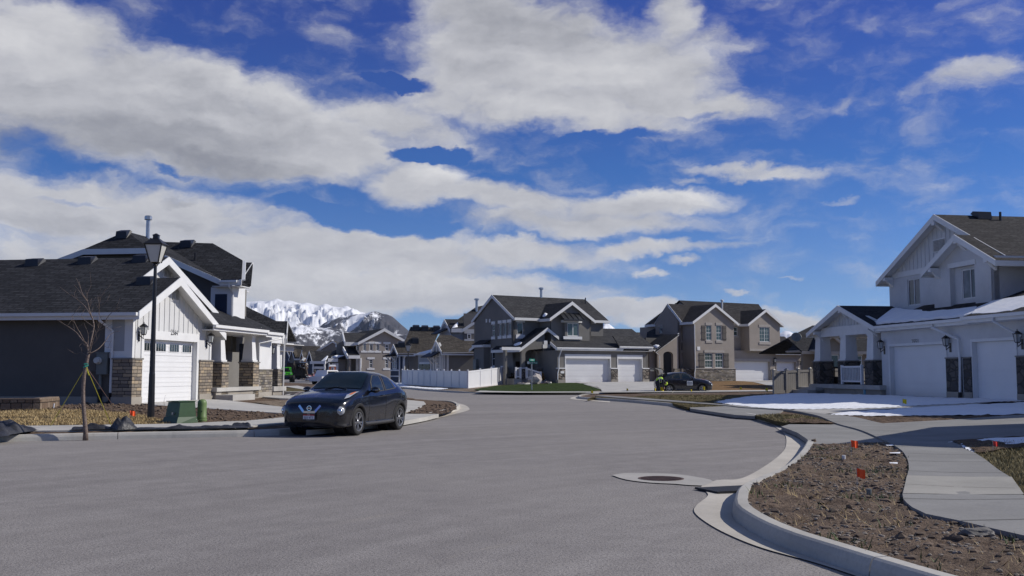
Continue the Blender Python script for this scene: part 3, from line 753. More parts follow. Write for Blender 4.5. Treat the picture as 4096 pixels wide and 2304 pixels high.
# ------------------------------------------------------------------ house kit
def text_mb(mb, f, s_, u, z, d, size, thick=.01, align='CENTER', sx=1.0):
    """raised lettering on a facade plane"""
    cu = bpy.data.curves.new('lettering', 'FONT'); cu.body = s_; cu.size = size; cu.align_x = align; cu.resolution_u = 2
    ob = bpy.data.objects.new('lettering', cu); scene.collection.objects.link(ob)
    bpy.context.view_layer.update(); me = ob.to_mesh()
    k = len(mb.v); n = len(me.vertices)
    for v in me.vertices: mb.v.append(f.p(u+v.co.x*sx, d-thick, z+v.co.y))
    for p in me.polygons: mb.f.append(tuple(k+i for i in p.vertices))
    ob.to_mesh_clear(); bpy.data.objects.remove(ob); bpy.data.curves.remove(cu); return mb
class House:
    def __init__(s, name, label, loc, group='houses along the street', cat='house'):
        s.t = thing(name, label, cat, loc, group); s.acc = {}
    def mb(s, part, m): return s.acc.setdefault((part, m.name), MB())
    def finish(s):
        for (part, mn), mb in s.acc.items():
            for q in ([mb] if part in ('house_number', 'batten', 'roof') else mb.split()): q.build(part, bpy.data.materials[mn], s.t)
def wall(H, f, poly, d, m, th=.2, holes=(), part='wall'):
    H.mb(part, m).ext(f, poly, d, d+th, holes)
def rect(a): u0, u1, z0, z1 = a; return [(u0, z0), (u1, z0), (u1, z1), (u0, z1)]
def pxr(f, x0, y0, x1, y1, d=0.0):
    """pixel box -> (u0, u1, z0, z1) on the plane at depth d"""
    a, b = f.uv(x0, (y0+y1)/2, d), f.uv(x1, (y0+y1)/2, d); m = f.uv((x0+x1)/2, y0, d), f.uv((x0+x1)/2, y1, d)
    return (a[0], b[0], m[1][1], m[0][1])
def window(H, f, r, d, style='slide', fm=None, gm=None, trim=None, tm=None, cut=True, fw=.055, grid=None):
    u0, u1, z0, z1 = r; a = d+.05 if cut else d-.05; b = a+.05
    fr = MB(); B = fr.box
    B(f, u0, u1, a, b, z0, z0+fw); B(f, u0, u1, a, b, z1-fw, z1); B(f, u0, u0+fw, a, b, z0+fw, z1-fw); B(f, u1-fw, u1, a, b, z0+fw, z1-fw)
    um, zm = (u0+u1)/2, (z0+z1)/2
    if style == 'slide': B(f, um-fw*.5, um+fw*.5, a-.004, b, z0+fw, z1-fw)
    if style == 'hung': B(f, u0+fw, u1-fw, a-.004, b, zm-fw*.5, zm+fw*.5)
    if grid:
        nx, ny = grid; g = .018
        for i in range(1, nx): x = u0+(u1-u0)*i/nx; B(f, x-g/2, x+g/2, a+.012, b-.004, z0+fw, z1-fw)
        for j in range(1, ny): z = z0+(z1-z0)*j/ny; B(f, u0+fw, u1-fw, a+.013, b-.005, z-g/2, z+g/2)
    w_ = fr.build('window', fm or m_trim, H.t)
    MB().box(f, u0+fw*.5, u1-fw*.5, a+.022, a+.034, z0+fw*.5, z1-fw*.5).build('pane', gm or m_glass, w_)
    if trim:
        hd, sl, ex = trim; tr = MB(); ts = MB(); q = .022 if cut else 0
        if hd: tr.box(f, u0-ex, u1+ex, d-.05, d+q, z1+.03, z1+.03+hd)
        if sl: ts.box(f, u0-ex, u1+ex, d-.06, d+q, z0-.03-sl, z0-.03)
        tr.build('window_head', tm or m_trim, w_); ts.build('window_sill', tm or m_trim, w_)
    return w_
def gdoor(H, f, r, d, rec=.22, nsec=4, casing=None, cm=None, win=0, jamb=None, m=None):
    u0, u1, z0, z1 = r; hs = (z1-z0)/nsec; mb = MB(); a = d+rec
    for i in range(nsec):
        za, zb = z0+hs*i+.012, z0+hs*(i+1)-.012
        mb.hexa([f.p(u0, a, za), f.p(u1, a, za), f.p(u1, a+.05, za), f.p(u0, a+.05, za), f.p(u0, a, zb), f.p(u1, a, zb), f.p(u1, a+.05, zb), f.p(u0, a+.05, zb)])
        for k in (1, 2):       # shallow stamped ribs
            zz = za+(zb-za)*k/3; mb.box(f, u0+.02, u1-.02, a-.008, a, zz-.035, zz+.035)
    mb.box(f, u0, u1, a+.02, a+.06, z0, z1)
    g = mb.build('garage_door', m or m_door, H.t)
    J = H.mb('door_jamb', jamb or m_trim)
    J.box(f, u0-.02, u0+.004, d+.012, a+.06, z0, z1); J.box(f, u1-.004, u1+.02, d+.012, a+.06, z0, z1); J.box(f, u0, u1, d+.012, a+.06, z1-.004, z1+.02)
    if win:
        w_ = (u1-u0)/win
        for i in range(win):
            x0, x1 = u0+w_*i+w_*.14, u0+w_*(i+1)-w_*.14; za, zb = z1-hs+.17, z1-.14; k = 4; p_ = MB()
            for j in range(k):
                s0, s1 = x0+(x1-x0)*(j+.07)/k, x0+(x1-x0)*(j+.93)/k; p_.box(f, s0, s1, a-.022, a-.006, za, zb)
            fr = MB().box(f, x0-.03, x1+.03, a-.016, a-.001, za-.03, zb+.03).build('window_frame', m or m_door, g)
            p_.build('window_pane', m_glass, g)
    if casing:
        cw, ch, pr = casing; C = MB(); C.box(f, u0-cw, u1+cw, d-pr-.004, d+.002, z1, z1+ch); C.box(f, u0-cw, u0, d-pr, d+.002, z0, z1); C.box(f, u1, u1+cw, d-pr, d+.002, z0, z1)
        C.build('door_casing', cm or m_trim, g)
    return g
def gable_d(H, f, u0, u1, d0, d1, ze, zr, rm, oh=.4, ohf=.4, ohb=.0, um=None, tm=None, fas=.2, t=.09, ze1=None, gutter=True, rake=True, ext=(True, True), sof=None, fas_back=False):
    tm = tm or m_trim; um = (u0+u1)/2 if um is None else um; ze1 = ze if ze1 is None else ze1
    RF, TR, SF = H.mb('roof', rm), H.mb('fascia', tm), H.mb('soffit', sof or tm)
    for uw, zw, sg, on in ((u0, ze, -1, ext[0]), (u1, ze1, 1, ext[1])):
        if not on: continue
        sl = (zr-zw)/abs(um-uw); ue = uw+sg*oh; zE = zw-sl*oh
        P = lambda u, d, z: f.p(u, d, z)
        RF.slab([P(um, d0-ohf, zr+t), P(ue, d0-ohf, zE+t), P(ue, d1+ohb, zE+t), P(um, d1+ohb, zr+t)], t)
        q = t+.006
        SF.slab([P(um, d0-ohf+.02, zr+t-q), P(ue-sg*.02, d0-ohf+.02, zE+t-q), P(ue-sg*.02, d1+ohb, zE+t-q), P(um, d1+ohb, zr+t-q)], .03)
        if rake:
            for da, db, on2 in ((d0-ohf-.035, d0-ohf+.001, True), (d1+ohb, d1+ohb+.035, fas_back)):
                if on2:
                    pl = [(um, zr+t+.012), (um, zr+t-fas*1.18), (ue, zE+t-fas), (ue, zE+t+.012)]
                    TR.ext(f, pl if sg < 0 else pl[::-1], da, db)
        TR.box(f, min(ue-sg*.02, ue+sg*.012), max(ue-sg*.02, ue+sg*.012), d0-ohf, d1+ohb, zE+t-fas, zE+t-.005)
        if gutter: H.mb('gutter', tm).box(f, min(ue+sg*.013, ue+sg*.12), max(ue+sg*.013, ue+sg*.12), d0-ohf+.02, d1+ohb-.02, zE+t-.13, zE+t-.02)
def gable_u(H, f, u0, u1, d0, d1, ze, zr, rm, **kw):
    gable_d(H, f.sub(u0, d1, -math.pi/2), 0, d1-d0, 0, u1-u0, ze, zr, rm, **kw)
def gwall(H, f, u0, u1, d, zb, ze, zr, m, um=None, holes=(), th=.2, ze1=None, part='wall'):
    um = (u0+u1)/2 if um is None else um
    wall(H, f, [(u0, zb), (u1, zb), (u1, ze if ze1 is None else ze1), (um, zr), (u0, ze)], d, m, th, holes, part)
def battens(H, f, u0, u1, d, zb, ztop, step=.36, m=None, part='wall', w_=.05, pr=.025):
    """battens from zb up to the sloping line ztop(u)"""
    M_ = H.mb(part, m or m_board); n = max(1, round((u1-u0)/step))
    for i in range(n+1):
        u = u0+(u1-u0)*i/n; zt = ztop(u)
        if zt-zb > .06: M_.box(f, u-w_/2, u+w_/2, d-pr, d-.001, zb, zt)
def lantern(H, f, u, z, d, s_=1.0):
    """wall lantern: back plate, arm, four-sided cage with glass and a roof"""
    mb = MB(); c = d-.17*s_
    mb.box(f, u-.05*s_, u+.05*s_, d-.025, d-.001, z-.30*s_, z+.02*s_)
    mb.tube([f.p(u, d-.02, z-.10*s_), f.p(u, c, z-.22*s_), f.p(u, c, z-.10*s_)], .016*s_, 6)
    A = lambda w_, zz: [f.p(u-w_, c-w_, zz), f.p(u+w_, c-w_, zz), f.p(u+w_, c+w_, zz), f.p(u-w_, c+w_, zz)]
    mb.hexa(A(.045*s_, z-.10*s_)+A(.06*s_, z-.07*s_))
    for sx, sy in ((-1, -1), (1, -1), (1, 1), (-1, 1)):
        mb.bar(f.p(u+sx*.058*s_, c+sy*.058*s_, z-.07*s_), f.p(u+sx*.085*s_, c+sy*.085*s_, z+.17*s_), .014*s_, .014*s_, (1, 0, 0))
    mb.hexa(A(.105*s_, z+.17*s_)+A(.10*s_, z+.185*s_)); mb.hexa(A(.10*s_, z+.185*s_)+A(.03*s_, z+.27*s_)); mb.hexa(A(.012*s_, z+.27*s_)+A(.008*s_, z+.33*s_))
    o = mb.build('wall_lamp', m_black, H.t)
    MB().hexa(A(.05*s_, z-.068*s_)+A(.075*s_, z+.168*s_)).build('lamp_glass', m_lampglass, o)
m_lampglass = m_plain('frosted_lamp_glass', (.42, .44, .44), .25, .05, 3)
def downspout(H, pts, r=.042, m=None):
    MB().tube(pts, r, 6).build('downspout', m or m_trim, H.t)
def rvent(H, p, f, s_=1.0, slope=.45, back=None):
    """low black box vent on a roof slope; the slope falls along the frame's -d axis"""
    q = f.sub(*f.loc(p)[:2]); z = p.z; a, b, h_ = .24*s_, .22*s_, .13*s_
    MB().hexa([q.p(-a, -b, z-b*slope), q.p(a, -b, z-b*slope), q.p(a, b, z+b*slope), q.p(-a, b, z+b*slope),
               q.p(-a*.9, -b*.9, z+h_), q.p(a*.9, -b*.9, z+h_), q.p(a*.8, b*.7, z+h_+b*slope*.6), q.p(-a*.8, b*.7, z+h_+b*slope*.6)]).build('roof_vent', m_black, H.t)
def pipe(H, p, r=.045, h_=.4, m=None, cap=False):
    mb = MB().tube([p-V((0, 0, .3)), p+V((0, 0, h_))], r, 8)
    if cap: mb.lathe(p+V((0, 0, h_)), [(r*1.2, -.02), (r*1.9, .0), (r*1.9, .16), (r*1.2, .2)], 8)
    mb.build('roof_pipe', m or m_metal, H.t)
def column(H, f, u, d, z0, zs, z1, ws, w0, w1, sm, cm=None, capm=None):
    """tapered square post on a stone pedestal"""
    c = MB().taper(f, u, d, w0, w1, zs+.06, z1)
    c.box(f, u-w0-.03, u+w0+.03, d-w0-.03, d+w0+.03, zs+.06, zs+.14); c.box(f, u-w1-.04, u+w1+.04, d-w1-.04, d+w1+.04, z1-.12, z1-.001)
    o = c.build('column', cm or m_trim, H.t)
    MB().box(f, u-ws, u+ws, d-ws, d+ws, z0, zs).build('stone_pedestal', sm, o)
    MB().box(f, u-ws-.04, u+ws+.04, d-ws-.04, d+ws+.04, zs+.001, zs+.06).build('pedestal_cap', capm or m_cap, o)

# ================================================================== house on the left: garage gable, porch, two-storey block
def z2(x, y): return 500+x/1.525, 850+y/1.525
def z1(x, y): return x/1.526, 850+y/1.526
A_L = math.atan2(.990, .139)
fL = Fr(-13.40, 35.15, A_L)
HL_ = House('house', 'charcoal stucco house with white board gables and three stone-based garage pillars, number 2564', fL.p(4, 3, .42))
ZB = .40
dr = pxr(fL, *z2(107, 772), *z2(432, 1150)); dr = (dr[0], dr[1], ZB, fL.uv(*z2(270, 780))[1])
uR = fL.uv(*z2(519, 900))[0]
OHL = .45
apu, apz = fL.uv(721.6, 1110, -OHL); lu, lz = fL.uv(534, 1264, -OHL); ru, rz = fL.uv(877, 1304, -OHL)
sl1 = (apz-lz)/(apu-lu); sl1r = (apz-rz)/(ru-apu)
T_ = .09
zE1 = apz-T_-sl1*apu                 # roof underside over the left wall
zE1r = apz-T_-sl1r*(uR-apu)
# front garage gable
wall(HL_, fL, [(0, ZB), (uR, ZB), (uR, zE1r), (apu, apz-T_), (0, zE1)], 0, m_board, .22, [rect((dr[0], dr[1], ZB+.002, dr[3]))])
battens(HL_, fL, .35, uR-.1, 0, dr[3]+.34, lambda u: min(zE1+sl1*u, zE1r+sl1r*(uR-u))-.05, .40)
gdoor(HL_, fL, dr, 0, .16, 4, (.17, .30, .035), None, 4)
HL_.mb('corner_board', m_trim).box(fL, -.03, .13, -.035, -.001, ZB+1.0, zE1+.02)
HL_.mb('corner_board', m_trim).box(fL, uR-.13, uR+.03, -.035, -.001, ZB+1.0, zE1r+.02)
zst = fL.uv(*z2(490, 908))[1]; zfd = fL.uv(*z2(490, 1105))[1]
for a, b in ((-.10, dr[0]-.19), (dr[1]+.19, uR+.08)):
    MB().box(fL, a, b, -.09, .45 if a > 1 else .62, zfd+.002, zst).build('stone_pillar', m_stoneL, HL_.t)
    MB().box(fL, a-.03, b+.03, -.13, .45 if a > 1 else .66, zst+.001, zst+.06).build('pillar_cap', m_cap, HL_.t)
    MB().box(fL, a-.01, b+.01, -.11, .45 if a > 1 else .64, ZB-.3, zfd).build('footing', m_found, HL_.t)
lantern(HL_, fL, fL.uv(*z2(84, 740))[0], fL.uv(*z2(96, 730))[1], 0, 1.1)
lantern(HL_, fL, fL.uv(*z2(497, 790))[0], fL.uv(*z2(497, 780))[1], 0, 1.1)
nu, nz = fL.uv(*z2(294, 748)); text_mb(HL_.mb('house_number', m_black), fL, '2564', nu, nz, -.04, .30, .012, sx=.95)
def louvre(H, f, u, z0, z1, w_, d, dbl=True):
    fr = MB(); sp = [(u-w_, u-.03), (u+.03, u+w_)] if dbl else [(u-w_, u+w_)]
    fr.box(f, u-w_-.06, u+w_+.06, d-.03, d-.001, z0-.06, z1+.06)
    o = fr.build('gable_vent', m_trim, H.t); sl = MB(); n = 8
    for a, b in sp:
        for i in range(n):
            za = z0+(z1-z0)*i/n; h_ = (z1-z0)/n
            sl.hexa([f.p(a, d-.085, za), f.p(b, d-.085, za), f.p(b, d-.031, za+.3*h_), f.p(a, d-.031, za+.3*h_), f.p(a, d-.08, za+.2*h_), f.p(b, d-.08, za+.2*h_), f.p(b, d-.031, za+.95*h_), f.p(a, d-.031, za+.95*h_)])
    sl.build('louvre', m_louver, o)
vu = fL.uv(*z2(303, 500))[0]; louvre(HL_, fL, vu, fL.uv(*z2(303, 532))[1], fL.uv(*z2(303, 470))[1], .27, 0)
# main garage roof, set back and taller; its left slope is the same plane
bk = 1.6
au2, az2 = fL.uv(690, 1032, bk-OHL)
au2 = (az2-T_-zE1)/sl1; 
for _ in range(3): pass
eave_z = zE1
rr = fL.uv(870, 1249, bk-OHL); slr2 = (az2-rr[1])/(rr[0]-au2)
uR2 = rr[0]-.4; zR2 = az2-T_-slr2*(uR2-au2)
gable_d(HL_, fL, 0, uR, 0, bk+2.6, zE1, apz-T_, m_shblack, OHL, OHL, 0, apu, ze1=zE1r, gutter=False, fas=.26, ext=(False, True))
gable_d(HL_, fL, 0, uR2, bk, 26, zE1, az2-T_, m_shblack, OHL, OHL, 0, au2, ze1=zR2, gutter=False, fas=.26, ext=(False, True))
zeL = zE1-sl1*OHL
HL_.mb('roof', m_shblack).slab([fL.p(-OHL, -OHL, zeL+T_), fL.p(apu, -OHL, apz), fL.p(apu, bk-OHL, apz), fL.p(au2, bk-OHL, az2), fL.p(au2, 26, az2), fL.p(-OHL, 26, zeL+T_)], T_)
HL_.mb('soffit', m_trim).slab([fL.p(-OHL+.02, -OHL+.02, zeL-.006), fL.p(apu, -OHL+.02, apz-T_-.006), fL.p(apu, .0, apz-T_-.006), fL.p(0, 0, zE1-.006), fL.p(0, 26, zE1-.006), fL.p(-OHL+.02, 26, zeL-.006)], .03)
HL_.mb('fascia', m_trim).ext(fL, [(apu, apz+.012), (-OHL, zeL+T_+.012), (-OHL, zeL+T_-.26), (apu, apz-.26*1.18)], -OHL-.035, -OHL+.001)
HL_.mb('fascia', m_trim).ext(fL, [(au2, az2+.012), (apu, apz+.012), (apu, apz-.24), (au2, az2-.26*1.18)], bk-OHL-.035, bk-OHL+.001)
HL_.mb('fascia', m_trim).box(fL, -OHL-.012, -OHL+.02, -OHL, 26, zeL+T_-.26, zeL+T_-.012)
HL_.mb('gutter', m_trim).box(fL, -OHL-.13, -OHL-.013, -OHL+.02, 26, zE1-sl1*OHL-.04, zE1-sl1*OHL+.075)
wall(HL_, fL, [(.1, zE1-.1), (uR2, zE1-.1), (uR2, zR2), (au2, az2-T_), (.1, zE1+sl1*.1)], bk, m_board, .15)
battens(HL_, fL, .6, uR2, bk, zE1, lambda u: min(zE1+sl1*u, zR2+slr2*(uR2-u))-.05, .40)
v2 = fL.uv(*z2(255, 365), bk); louvre(HL_, fL, v2[0], fL.uv(*z2(255, 392), bk)[1], fL.uv(*z2(255, 335), bk)[1], .27, bk)
# long side wall in charcoal stucco
fLs = fL.sub(0, 26, -math.pi/2)      # u runs from the back (0) to the street corner (26)
wall(HL_, fLs, [(0, ZB-.3), (26, ZB-.3), (26, zE1), (0, zE1)], .03, m_char, .2)
HL_.mb('footing', m_found).box(fLs, 0, 25.4, .0, .03, ZB-.4, ZB+.28)
# white panel that turns the corner
pz0, pz1 = zst+.06, zE1-.02
HL_.mb('corner_panel', m_trim).box(fLs, 24.98, 26.02, -.02, .029, pz0, pz1)
MB().box(fLs, 25.25, 25.72, -.03, -.021, pz0+.24, pz1-.22).build('corner_inset', m_boardgrey, HL_.t)
MB().box(fLs, 25.36, 26.11, -.12, .029, zfd, zst).build('stone_pillar', m_stoneL, HL_.t)
MB().box(fLs, 25.33, 26.13, -.16, .029, zst+.002, zst+.062).build('pillar_cap', m_cap, HL_.t)
MB().box(fLs, 25.34, 26.12, -.14, .029, ZB-.3, zfd-.001).build('footing', m_found, HL_.t)
# side: downspout with a black drain boot, meter cabinet
ud = 25.0-.12
def LS(x, y, d=0): return fLs.uv(*z1(x, y), d)
u_, _ = LS(687, 900); zg = zE1-sl1*OHL
downspout(HL_, [fLs.p(u_-.28, -OHL-.06, zg-.05), fLs.p(u_-.25, -OHL-.06, zg-.2), fLs.p(u_, -.06, zg-.55), fLs.p(u_, -.06, ZB+.35)], .05)
MB().tube([fLs.p(u_, -.06, ZB+.42), fLs.p(u_, -.07, ZB+.1), fLs.p(u_-.1, -.25, ZB+.02), fLs.p(u_-.3, -.9, ZB-.02)], .075, 8).build('drain_boot', m_rubber, HL_.t)
r_ = (LS(603, 900)[0], LS(667, 900)[0], LS(630, 988)[1], LS(630, 858)[1])
mt_ = MB().box(fLs, r_[0], r_[1], -.16, .03, r_[2], r_[3]).build('meter_cabinet', m_greymetal, HL_.t)
MB().box(fLs, r_[0]-.02, r_[1]+.02, -.19, .02, r_[3]+.001, r_[3]+.03).build('cabinet_lid', m_greymetal, mt_)
mc = fLs.p(LS(616, 904)[0], -.16, LS(616, 904)[1])
Mx = Matrix.Translation(mc) @ fLs.n.to_track_quat('Z', 'Y').to_matrix().to_4x4()
MB().lathe(None, [(.13, 0), (.13, .05), (.11, .06), (.11, .15), (.09, .18)], 18, Mx).build('electric_meter', m_lampglass, mt_)
MB().box(fLs, r_[0]-.42, r_[0]-.06, -.08, .03, r_[2]+.1, r_[2]+.5).build('junction_box', m_char, HL_.t)
pu = LS(619, 1000)[0]; MB().tube([fLs.p(pu, -.07, r_[2]), fLs.p(pu, -.07, ZB-.05)], .055, 8).build('conduit', m_greymetal, mt_)
MB().tube([fLs.p(pu, -.07, ZB+.55), fLs.p(pu, -.07, ZB-.1)], .075, 8).build('conduit_sleeve', m_rubber, mt_)
# vents on the slope
npl = V((0, 0, 1)) - fL.u*0; nsl = (fL.u*(-sl1)+V((0, 0, 1))).normalized()
for px_ in ((215, 312), (535, 300), (868, 290), (895, 424)):
    q = cut(*z1(*px_), fL.p(0, 0, zE1+T_), nsl); rvent(HL_, q, fLs, 1.25, sl1)
# ---- entry porch between the garage and the bay
uP0, uP1 = uR, fL.uv(1066, 1400, 0)[0]
zdk = fL.uv(*z2(650, 1066), -.2)[1]
cz1 = fL.uv(*z2(590, 735), 0)[1]
for ua, ub in (((525+605)/2, 0), ((720+793)/2, 0)):
    uc = fL.uv(*z2(ua, 1000), .1)[0]
    column(HL_, fL, uc, .1, zdk-.5, fL.uv(*z2(ua, 918), -.15)[1], cz1+.02, .34, .25, .17, m_stoneL)
be0, be1 = uR+.02, fL.uv(*z2(800, 740))[0]
HL_.mb('porch_beam', m_trim).box(fL, be0, be1+.3, -.14, .28, cz1, cz1+.42)
MB().box(fL, be0, be1-.05, -.32, 2.6, zdk-.16, zdk).build('porch_deck', m_concs, HL_.t)
MB().box(fL, be0+.1, be1-.1, -.24, 2.6, ZB-.4, zdk-.161).build('porch_base', m_found, HL_.t)
us0, us1 = fL.uv(*z2(520, 1135), -.7)[0], fL.uv(*z2(812, 1135), -.9)[0]
MB().box(fL, be0+.05, us1-.6, -1.0, -.243, ZB-.3, ZB+.20).build('porch_step', m_concs, HL_.t)
wall(HL_, fL, rect((uR-.3, fL.uv(*z2(802, 900), 2.0)[0], ZB-.1, cz1+.35)), 2.0, m_greyst, .2)
# porch / bay roof: slope facing the street
ge0 = fL.uv(*z2(577, 683), -.5); ge1 = fL.uv(*z2(860, 717), -.5)
zpe = (ge0[1]+ge1[1])/2
e0, e1 = ge0[0]-.6, ge1[0]+.1
HL_.mb('roof', m_shblack).slab([fL.p(e0+.35, -.5, zpe), fL.p(e1, -.5, zpe), fL.p(e1, 2.4, zpe+1.25), fL.p(uR-.5, 2.4, zpe+1.25), fL.p(uR-.5, .1, zpe+.26)], .09)
HL_.mb('fascia', m_trim).box(fL, e0, e1, -.53, -.49, zpe-.25, zpe-.012)
HL_.mb('gutter', m_trim).box(fL, e0, e1, -.63, -.535, zpe-.14, zpe-.02)
HL_.mb('soffit', m_trim).box(fL, e0, e1, -.49, 2.0, zpe-.25, zpe-.22)
# bay beyond the porch: the panel facing the camera, stone below
ub0 = be1+.35
fB = fL.sub(ub0, 0, math.pi/2*3)     # seen from the camera side: u runs towards the street
zbs = fL.uv(*z2(822, 955), .0)[1]
fB0 = fL.sub(ub0, 0, -math.pi/2); bw = .06-fB0.uv(*z2(797, 850))[0]
fBc = fL.sub(ub0, bw, -math.pi/2)
HL_.mb('wall', m_trim).box(fBc, 0, bw, 0, 1.6, zbs, zpe-.22)
MB().box(fBc, bw-.95, bw-.42, -.02, -.001, zbs+.22, zpe-.62).build('siding_inset', m_navy, HL_.t)
HL_.mb('stone_base', m_stoneB).box(fBc, 0, bw+.06, -.06, 1.6, ZB+.22, zbs-.05)
HL_.mb('footing', m_found).box(fBc, 0, bw+.05, -.05, 1.6, ZB-.4, ZB+.219)
HL_.mb('stone_cap', m_cap).box(fBc, 0, bw+.1, -.1, 1.6, zbs-.049, zbs-.001)
HL_.mb('roof', m_shblack).slab([fL.p(e1-.05, -.45, zpe-.06), fL.p(e1+2.0, -.45, zpe-.06), fL.p(e1+2.0, 2.4, zpe+1.19), fL.p(e1-.05, 2.4, zpe+1.19)], .09)
HL_.mb('fascia', m_trim).box(fL, e1-.02, e1+2.0, -.49, -.452, zpe-.32, zpe-.075)
HL_.mb('gutter', m_trim).box(fL, e1-.02, e1+2.0, -.58, -.492, zpe-.20, zpe-.08)
downspout(HL_, [fL.p(e1+1.9, -.55, zpe-.2), fL.p(e1+1.85, -.5, zpe-.34), fL.p(e1+.1, -.10, zpe-.6), fL.p(e1+.1, -.10, ZB+.2)], .05)
# ---- two-storey block behind: clipped gable towards the camera, clipped gable towards the street
uA = 10.6; dA = 1.0
fA = fL.sub(uA, dA, -math.pi/2)      # facade facing the camera; u=0 at the street corner, negative to the left
oA = -.42
rk = [fA.uv(214, 1037, oA), fA.uv(334, 990, oA), fA.uv(596, 999, oA), fA.uv(882, 1118, oA)]
s_l = (rk[1][1]-rk[0][1])/(rk[1][0]-rk[0][0]); s_r = (rk[2][1]-rk[3][1])/(rk[3][0]-rk[2][0])
zc = (rk[1][1]+rk[2][1])/2
wall(HL_, fA, [(rk[0][0]-3, 2.5), (0, 2.5), (0, rk[3][1]-.05), (rk[2][0], zc-.12), (rk[1][0], zc-.12), (rk[0][0]-3, rk[0][1]-3*s_l)], 0, m_char, .2)
TR = HL_.mb('fascia', m_trim)
def rakeb(H, f, a, b, d, h_=.26, m=m_trim): H.mb('fascia', m).ext(f, [(a[0], a[1]-h_), (b[0], b[1]-h_), b, a], d-.035, d+.001)
far = (rk[0][0]-4, rk[0][1]-4*s_l)
rakeb(HL_, fA, far, (rk[1][0], zc), oA); rakeb(HL_, fA, (rk[1][0]+.001, zc), (rk[2][0], zc), oA); rakeb(HL_, fA, (rk[2][0]+.001, zc), rk[3], oA)
um2 = (rk[1][0]+rk[2][0])/2
# apex above the clip, hip plane
nH = (fA.n*.75+V((0, 0, 1))).normalized(); _pk = cut(505, 925, fA.p(0, oA, zc), nH)
um2, _d, za = fA.loc(_pk); hb = _d-oA
PA = fA.p
RF = HL_.mb('roof', m_shblack)
pk = (um2, oA+hb, za+.0)
RF.slab([PA(rk[1][0], oA, zc), PA(rk[2][0], oA, zc), PA(*pk)], .08)
RF.slab([PA(far[0], oA, far[1]), PA(rk[1][0], oA, zc), PA(*pk), PA(um2, 9, za), PA(far[0], 9, far[1])], .08)
SFt = HL_.mb('soffit', m_trim)
SFt.slab([PA(far[0], oA+.01, far[1]-.10), PA(rk[1][0], oA+.01, zc-.10), PA(rk[1][0], .0, zc-.10), PA(far[0], .0, far[1]-.10)], .02)
SFt.slab([PA(rk[2][0], oA+.01, zc-.10), PA(rk[3][0], oA+.01, rk[3][1]-.10), PA(rk[3][0], .0, rk[3][1]-.10), PA(rk[2][0], .0, zc-.10)], .02)
SFt.box(fA, rk[1][0], rk[2][0], oA+.01, 0, zc-.13, zc-.10)
# right (street) slope of that roof
RF.slab([PA(rk[2][0], oA, zc), PA(rk[3][0], oA, rk[3][1]), PA(rk[3][0], 3.0, rk[3][1]), PA(um2, 3.0, za), PA(*pk)], .08)
# cross wing towards the street: near slope rises away from the eave, ridge runs to the street, clipped end
zEw = rk[3][1]-.02; slw = .62
nW = (fA.n*slw + V((0, 0, 1))).normalized(); ptW = PA(0, oA, zEw)
pw = [cut(x, y, ptW, nW) for x, y in ((640, 967), (851, 973), (970, 1041))]
e_r = cut(966, 1115, ptW, nW); e_l = cut(870, 1118, ptW, nW); m_l = cut(612, 1000, ptW, nW)
RF.slab([pw[0], pw[1], pw[2], e_r, e_l, m_l], .09)
ul, dl, zl = fA.loc(pw[0]); ur, dr_, zr_ = fA.loc(pw[1]); u3, d3, z3 = fA.loc(pw[2])
# hip end, far slope and end wall
dR = dr_
def mir(p): a, b, c = fA.loc(p); return PA(a, 2*dR-b, c)
RF.slab([PA(ul, dR, zl), PA(ul+.3*(ur-ul), dR, zr_), mir(PA(ul+.1*(ur-ul), oA, zEw)), mir(PA(ul-1, oA, zEw))], .09)
fAs = fL.sub(uA, dA, 0)              # street face of the block
TR.bar(pw[2]+fA.u*.03-V((0, 0, .08)), e_r+fA.u*.03-V((0, 0, .08)), .07, .26, fA.u)
u3 = fA.loc(e_r)[0]
TR.box(fA, rk[3][0]-.02, u3+.05, oA-.035, oA, zEw-.26, zEw-.01)
HL_.mb('gutter', m_trim).box(fA, rk[3][0]-.05, u3-.15, oA-.14, oA-.036, zEw-.13, zEw-.02)
SFt.box(fA, rk[3][0]-.4, u3-.02, oA+.001, .8, zEw-.30, zEw-.27)
# corner bay with white boards and navy inset facing the camera, returning along the street side
zlow = 3.2
HL_.mb('corner_board', m_trim).box(fA, -1.02, .0, -.03, -.002, zlow, zEw-.30)
MB().box(fA, -.80, -.22, -.045, -.031, zlow+.2, zEw-.62).build('siding_inset', m_navy, HL_.t)
wall(HL_, fAs, rect((0, 1.5, zlow, zEw-.2)), -.001, m_trim, .2)
downspout(HL_, [PA(.06, oA-.07, zEw-.15), PA(.06, oA-.07, zEw-.3), PA(.07, -.07, zEw-.6), PA(.07, -.07, zlow+.3)], .045)
wall(HL_, fAs, rect((1.5, 2.6, 2.5, zEw-.2)), .4, m_greyst, .2)
